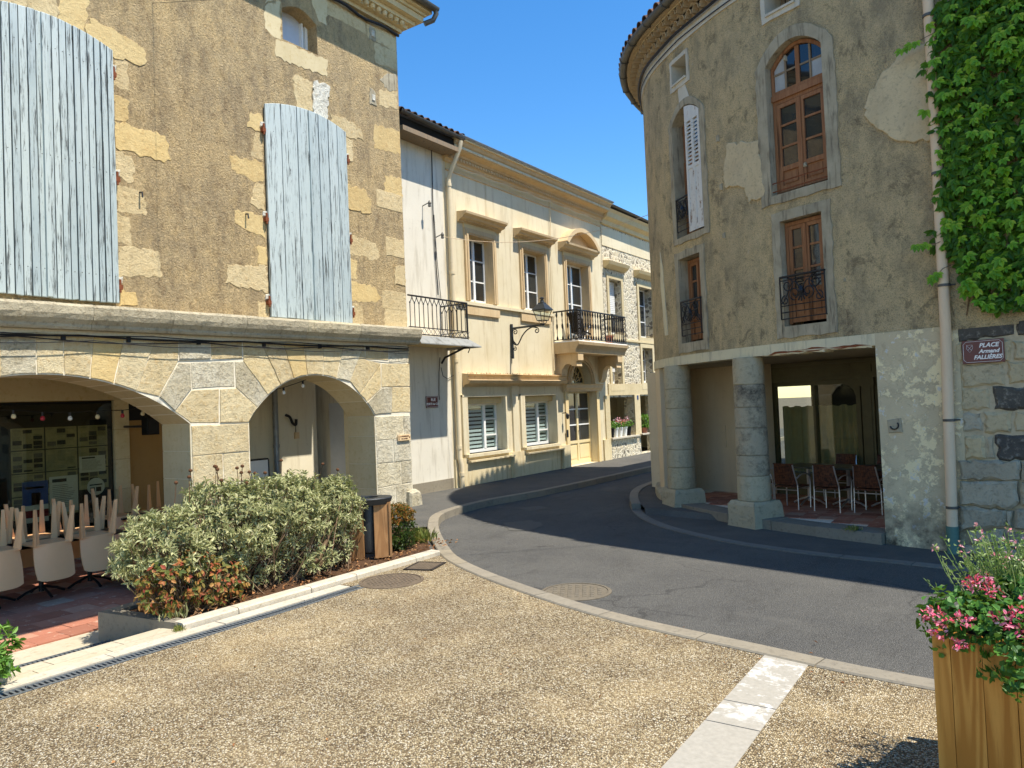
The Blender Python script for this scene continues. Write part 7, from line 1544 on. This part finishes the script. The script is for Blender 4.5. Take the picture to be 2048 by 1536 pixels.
# ============================================================ STREET FURNITURE
# --- litter bin
bc = Vector((-6.85,6.72,.03)); vd = Vector((bc.x,bc.y,0)).normalized(); BU = Vector((vd.y,-vd.x,0)); BV = vd
if BU.x < 0: BU = -BU
bn = thing('litter_bin', 'litter bin with brown board sides and dark oval lid in the planting bed', 'litter bin', tuple(bc)); Z_ = Vector((0,0,1))
for sg,off in ((-1,-.165),(1,.17)):
    m = MB(); m.obox(bc+BU*off+Z_*.37, (BU*.1-BV*.03*sg*-1), BV*.016+BU*.004, Z_*.34); m.build('board', M['bin_wood'], bn)
m = MB(); m.obox(bc+BU*.265+BV*.14+Z_*.37, BV*.15, BU*.014, Z_*.34); m.build('board', M['bin_wood'], bn)
m = MB(); m.lathe([(.14,.1),(.145,.12),(.145,.66),(.14,.68)], tuple(bc+BV*.13), 20); m.build('liner', M['lamp_metal'], bn, smooth=True)
m = MB(); m.obox(bc+BV*.13+Z_*.02, BU*.1, BV*.1, Z_*.06); m.build('foot', M['iron'], bn)
m = MB(); ctr = bc+BV*.13; n_ = 30
rg = lambda a,b,z: [ctr+BU*a*math.cos(2*math.pi*k/n_)+BV*b*math.sin(2*math.pi*k/n_)+Z_*z for k in range(n_)]
m.add(rg(.28,.22,.69)+rg(.305,.245,.75)+rg(.31,.25,.765)+rg(.3,.24,.775)+rg(.13,.11,.775)+rg(.12,.1,.7), [(i*n_+k,i*n_+(k+1)%n_,(i+1)*n_+(k+1)%n_,(i+1)*n_+k) for i in range(5) for k in range(n_)]+[tuple(5*n_+k for k in range(n_-1,-1,-1)),tuple(range(n_-1,-1,-1))]); m.build('lid', M['lamp_metal'], bn, smooth=True)
# --- upturned resin chairs on tables in the arcade
def resin_chair(label, group):
    t = thing('resin_chair', label, 'chair', (0,0,0), group, local=True)
    nu,nv = 8,6; m = MB(); vs = []                                  # seat shell
    for j in range(nv+1):
        for i in range(nu+1):
            x = -.215+.43*i/nu; y = -.21+.42*j/nv; vs.append((x*(1-.04*j/nv), y, .44-.018*math.cos(math.pi*(i/nu-.5))*math.cos(math.pi*(j/nv-.5))))
    top = len(vs); vs += [(a,b,c_-.022) for a,b,c_ in vs]; w = nu+1
    fs = [(j*w+i,j*w+i+1,(j+1)*w+i+1,(j+1)*w+i) for j in range(nv) for i in range(nu)]; fs += [tuple(top+q for q in f[::-1]) for f in fs]
    rim = [i for i in range(nu+1)]+[j*w+nu for j in range(1,nv+1)]+[nv*w+i for i in range(nu-1,-1,-1)]+[j*w for j in range(nv-1,0,-1)]
    fs += [(rim[k],rim[k-1],top+rim[k-1],top+rim[k]) for k in range(len(rim))]; m.add(vs,fs); m.build('seat', M['resin_chair'], t, smooth=True)
    m = MB(); vs = []; nu,nv = 10,8                                 # backrest: a curved panel with a rounded top
    for j in range(nv+1):
        f = j/nv
        for i in range(nu+1):
            q = -1+2*i/nu; wd = .205+.012*math.sin(f*math.pi); z = .425+.42*f-(.03*abs(q)**4 if f > .8 else 0); vs.append((q*wd, .2+.085*f-.045*(q*q)*(1-.2*f), z))
    top = len(vs); vs += [(a,b+.018,c_) for a,b,c_ in vs]; w = nu+1; fs = [(j*w+i,j*w+i+1,(j+1)*w+i+1,(j+1)*w+i) for j in range(nv) for i in range(nu)]; fs += [tuple(top+q for q in f[::-1]) for f in fs]
    rim = [i for i in range(nu+1)]+[j*w+nu for j in range(1,nv+1)]+[nv*w+i for i in range(nu-1,-1,-1)]+[j*w for j in range(nv-1,0,-1)]; fs += [(rim[k],rim[k-1],top+rim[k-1],top+rim[k]) for k in range(len(rim))]; m.add(vs,fs); m.build('backrest', M['resin_chair'], t, smooth=True)
    for sx in (-1,1):
        for sy in (-1,1):
            m = MB(); tp = (sx*.19,sy*.17,.43); bt = (sx*.215,sy*.235,.0); vs = []
            for (c_,h) in ((tp,.05),(((tp[0]+bt[0])/2,(tp[1]+bt[1])/2,.21),.036),(bt,.024)): vs += [(c_[0]-h*sx,c_[1]-h*sy*.2,c_[2]),(c_[0]+h*.4*sx,c_[1]-h*sy*.2,c_[2]),(c_[0]+h*.4*sx,c_[1]+h*sy,c_[2]),(c_[0]+h*.1*sx,c_[1]+h*sy,c_[2]),(c_[0]-h*.4*sx,c_[1]+h*.5*sy,c_[2]),(c_[0]-h*sx,c_[1]+h*.3*sy,c_[2])]
            m.add(vs,[(6*i+k,6*i+(k+1)%6,6*i+6+(k+1)%6,6*i+6+k) for i in range(2) for k in range(6)]+[tuple(range(5,-1,-1)),tuple(range(12,18))]); m.build('leg', M['resin_chair'], t)
    return t
rc0 = resin_chair('upturned taupe resin chair leftmost on the arcade tables, cut by the picture edge','upturned resin chairs')
TZ = .47
def put_chair(o, x, y, rz, z=TZ, tilt=0): o.location = (x,y,z+.44); o.rotation_euler = (0,math.pi+tilt,rz) ; return o
YC = [(3.70,-9.62),(4.26,-9.62),(4.80,-9.66)]
labs = ['upturned taupe resin chair second from the picture edge, hanging over its table','upturned taupe resin chair third from the picture edge, nearest the sage bush']
# a chair turned over (about its own y axis) with its back towards the square (+X)
def place(o,x,y): 
    o.rotation_euler = Matrix(((0,1,0),(1,0,0),(0,0,-1))).to_euler(); o.location = (x,y,TZ+.442); return o
def place_back(o,x,y): 
    o.rotation_euler = Matrix(((0,-1,0),(-1,0,0),(0,0,-1))).to_euler(); o.location = (x,y,TZ+.442); return o
for k,(y,x) in enumerate(YC):
    o = rc0 if k == 0 else copy_tree(rc0); 
    if k: o['label'] = labs[k-1]
    place(o,x-.16,y)
for k,(y,lab) in enumerate(((3.86,'upturned resin chair at the back of the leftmost arcade table'),(4.40,'upturned resin chair at the back of the middle arcade table'),(4.96,'upturned resin chair at the back of the table nearest the pier'))):
    o = copy_tree(rc0); o['label'] = lab; place_back(o,-10.42,y)
for k,(x,y,lab) in enumerate(((-11.3,5.9,'shaded upturned chair deep in the arcade left of the jamb'),(-11.3,6.5,'shaded upturned chair deep in the arcade against the ochre wall'))):
    o = copy_tree(rc0); o['label'] = lab; place(o,x,y)
def cafe_table(x, y, label, zf=-.2, ztop=TZ, w=.34, rz=0, group='arcade tables', dark=True):
    t = thing('cafe_table', label, 'table', (x,y,zf), group); cz,sz_ = math.cos(rz),math.sin(rz); q = lambda a,b,z: (x+a*cz-b*sz_,y+a*sz_+b*cz,z); mt = M['table_black'] if dark else M['table_top']
    m = MB(); vs = [q(a*w,b*w,z) for z in (ztop-.028,ztop-.002) for a,b in ((-1,-1),(1,-1),(1,1),(-1,1))]; m.add(vs,[(3,2,1,0),(4,5,6,7),(0,1,5,4),(1,2,6,5),(2,3,7,6),(3,0,4,7)]); m.build('table_top', mt, t)
    m = MB(); m.tube([q(0,0,zf+.05),q(0,0,ztop-.028)], .03, 8); m.build('pedestal', M['table_black'] if dark else M['aluminium'], t)
    for a,b in ((1,0),(-1,0),(0,1),(0,-1)): m = MB(); m.tube([q(0,0,zf+.12),q(a*.18,b*.18,zf+.06),q(a*.27,b*.27,zf+.012)], .016, 6); m.build('foot', M['table_black'] if dark else M['aluminium'], t)
for (x,y,lab) in ((-10.1,3.78,'black cafe table under the leftmost upturned chairs'),(-10.1,4.34,'black cafe table under the middle upturned chairs'),(-10.1,4.92,'black cafe table under the upturned chairs nearest the bush'),(-11.35,6.2,'black cafe table in the shade at the back of the arcade')): cafe_table(x,y,lab)
# --- wicker and aluminium chairs under the porch
def wicker_chair(label):
    t = thing('wicker_chair', label, 'chair', (0,0,0), 'wicker terrace chairs', local=True)
    for sx in (-1,1):
        m = MB(); m.tube(catmull([(sx*.23,-.2,.0),(sx*.225,-.19,.4),(sx*.22,-.2,.5),(sx*.195,-.245,.72),(sx*.185,-.27,.84)],4).tolist(), .0125, 8); m.build('rear_leg', M['aluminium'], t, smooth=True)
        m = MB(); m.tube(catmull([(sx*.23,.21,.0),(sx*.235,.22,.35),(sx*.25,.2,.56),(sx*.255,.1,.645),(sx*.25,-.1,.65),(sx*.215,-.2,.58)],5).tolist(), .0125, 8); m.build('front_leg_and_arm', M['aluminium'], t, smooth=True)
    m = MB(); 
    for y in (-.19,.2): m.tube([(-.225,y,.36),(.225,y,.36)], .01, 6)
    for sx in (-1,1): m.tube([(sx*.225,-.19,.4),(sx*.225,.2,.4)], .01, 6)
    m.build('stretcher', M['aluminium'], t)
    m = MB(); vs = []; nu,nv = 6,6
    for j in range(nv+1):
        for i in range(nu+1): vs.append((-.215+.43*i/nu,-.2+.42*j/nv,.435-.015*math.sin(math.pi*i/nu)*math.sin(math.pi*j/nv)))
    top = len(vs); vs += [(a,b,c_-.03) for a,b,c_ in vs]; w = nu+1; fs = [(j*w+i,j*w+i+1,(j+1)*w+i+1,(j+1)*w+i) for j in range(nv) for i in range(nu)]; fs += [tuple(top+q for q in f[::-1]) for f in fs]; rim = [i for i in range(nu+1)]+[j*w+nu for j in range(1,nv+1)]+[nv*w+i for i in range(nu-1,-1,-1)]+[j*w for j in range(nv-1,0,-1)]; fs += [(rim[k],rim[k-1],top+rim[k-1],top+rim[k]) for k in range(len(rim))]; m.add(vs,fs); m.build('seat', M['wicker'], t, smooth=True)
    m = MB(); vs = []; nu,nv = 8,7
    for j in range(nv+1):
        f = j/nv
        for i in range(nu+1): q = -1+2*i/nu; vs.append((q*(.205-.015*f), -.2-.075*f-.03*(1-q*q), .46+.4*f))
    top = len(vs); vs += [(a,b+.024,c_) for a,b,c_ in vs]; w = nu+1; fs = [(j*w+i,j*w+i+1,(j+1)*w+i+1,(j+1)*w+i) for j in range(nv) for i in range(nu)]; fs += [tuple(top+q for q in f[::-1]) for f in fs]; rim = [i for i in range(nu+1)]+[j*w+nu for j in range(1,nv+1)]+[nv*w+i for i in range(nu-1,-1,-1)]+[j*w for j in range(nv-1,0,-1)]; fs += [(rim[k],rim[k-1],top+rim[k-1],top+rim[k]) for k in range(len(rim))]; m.add(vs,fs); m.build('backrest', M['wicker'], t, smooth=True)
    return t
wc0 = wicker_chair('brown wicker terrace chair nearest the blackened column, back to the street'); FA = math.atan2(-.274,.96)
A_ = [gnd(1574,1018,ZF),gnd(1655,1024,ZF),gnd(1737,1028,ZF)]; FW = Vector((.274,.96,0)); FR = Vector((.96,-.274,0))
wl_ = [None,'brown wicker terrace chair in the middle of the front row, back to the street','brown wicker terrace chair beside the peeling pier, back to the street']
for k,p in enumerate(A_):
    o = wc0 if k == 0 else copy_tree(wc0)
    if k: o['label'] = wl_[k]
    c_ = Vector((p[0],p[1],ZF))+FW*.17; o.location = c_; o.rotation_euler = (0,0,FA); o.scale = (.86,.86,.82)
    cafe_table(*(c_+FW*.52).to_tuple()[:2], ['dark terrace table nearest the blackened column','dark terrace table in the middle of the porch','dark terrace table beside the peeling pier'][k], ZF, ZF+.62, .33, FA, 'porch tables', False)
for k,(f,lab) in enumerate(((.35,'wicker terrace chair behind the tables towards the column, facing the street'),(1.4,'wicker terrace chair behind the tables towards the pier, facing the street'))):
    o = copy_tree(wc0); o['label'] = lab; b_ = Vector((A_[0][0],A_[0][1],ZF)).lerp(Vector((A_[1][0],A_[1][1],ZF)),f); o.location = b_+FW*1.28; o.rotation_euler = (0,0,FA+math.pi); o.scale = (.86,.86,.86)
o = copy_tree(wc0); o['label'] = 'wicker terrace chair half hidden behind the blackened column'; o.location = Vector((A_[0][0],A_[0][1],ZF))-FR*.62+FW*.55; o.rotation_euler = (0,0,FA-math.pi/2); o.scale = (.86,.86,.82)
# --- unseen canvas sheet added high up to keep the wide arch in shade
ss = thing('added_shade_sheet', 'cream canvas sheet added out of view to shade the wide arch', 'added shade sheet', (-6,2.5,7.0)); m = MB(); nx,ny = 6,10; vs = []
for j in range(ny+1):
    for i in range(nx+1): vs.append((-7.2+2.35*i/nx, -1.0+7.0*j/ny, 7.0-.12*math.sin(math.pi*i/nx)*math.sin(math.pi*j/ny)))
m.add(vs,[(j*(nx+1)+i,j*(nx+1)+i+1,(j+1)*(nx+1)+i+1,(j+1)*(nx+1)+i) for j in range(ny) for i in range(nx)]); m.build('canvas', M['curtain'], ss, recalc=False)
for (x,y) in ((-7.2,-1),(-7.2,6)): m = MB(); m.tube([(x,y,7.0),(-9.6,y-.3 if y > 0 else y,7.6)], .003, 5); m.build('rope', M['cable'], ss)
for (x,y) in ((-4.85,-1),(-4.85,6)): m = MB(); m.tube([(x,y,7.0),(-.5,9.7 if y > 0 else -6,8.2)], .008, 5); m.build('rope', M['cable'], ss)

# --- dry leaves and grit blown along the kerb and over the square
n = 110; pts = np.vstack([np.stack([RNG.uniform(-5.9,2.0,70),RNG.uniform(2.0,6.2,70)],1), offset(LK,.12)[RNG.integers(10,110,40)]+RNG.normal(size=(40,2))*.06]); pos = np.column_stack([pts,np.where(np.arange(n) < 70,.012,.002)]); ax = unit(np.stack([RNG.normal(size=n),RNG.normal(size=n),RNG.normal(size=n)*.1],1))
stuff(link('ground_litter', leaf_mesh('ground_litter',pos,ax,unit(np.array([0,0,1.])+RNG.normal(size=(n,3))*.2),RNG.uniform(.015,.04,n),RNG.uniform(.01,.02,n),M['litter'],.2,.2), plaza))
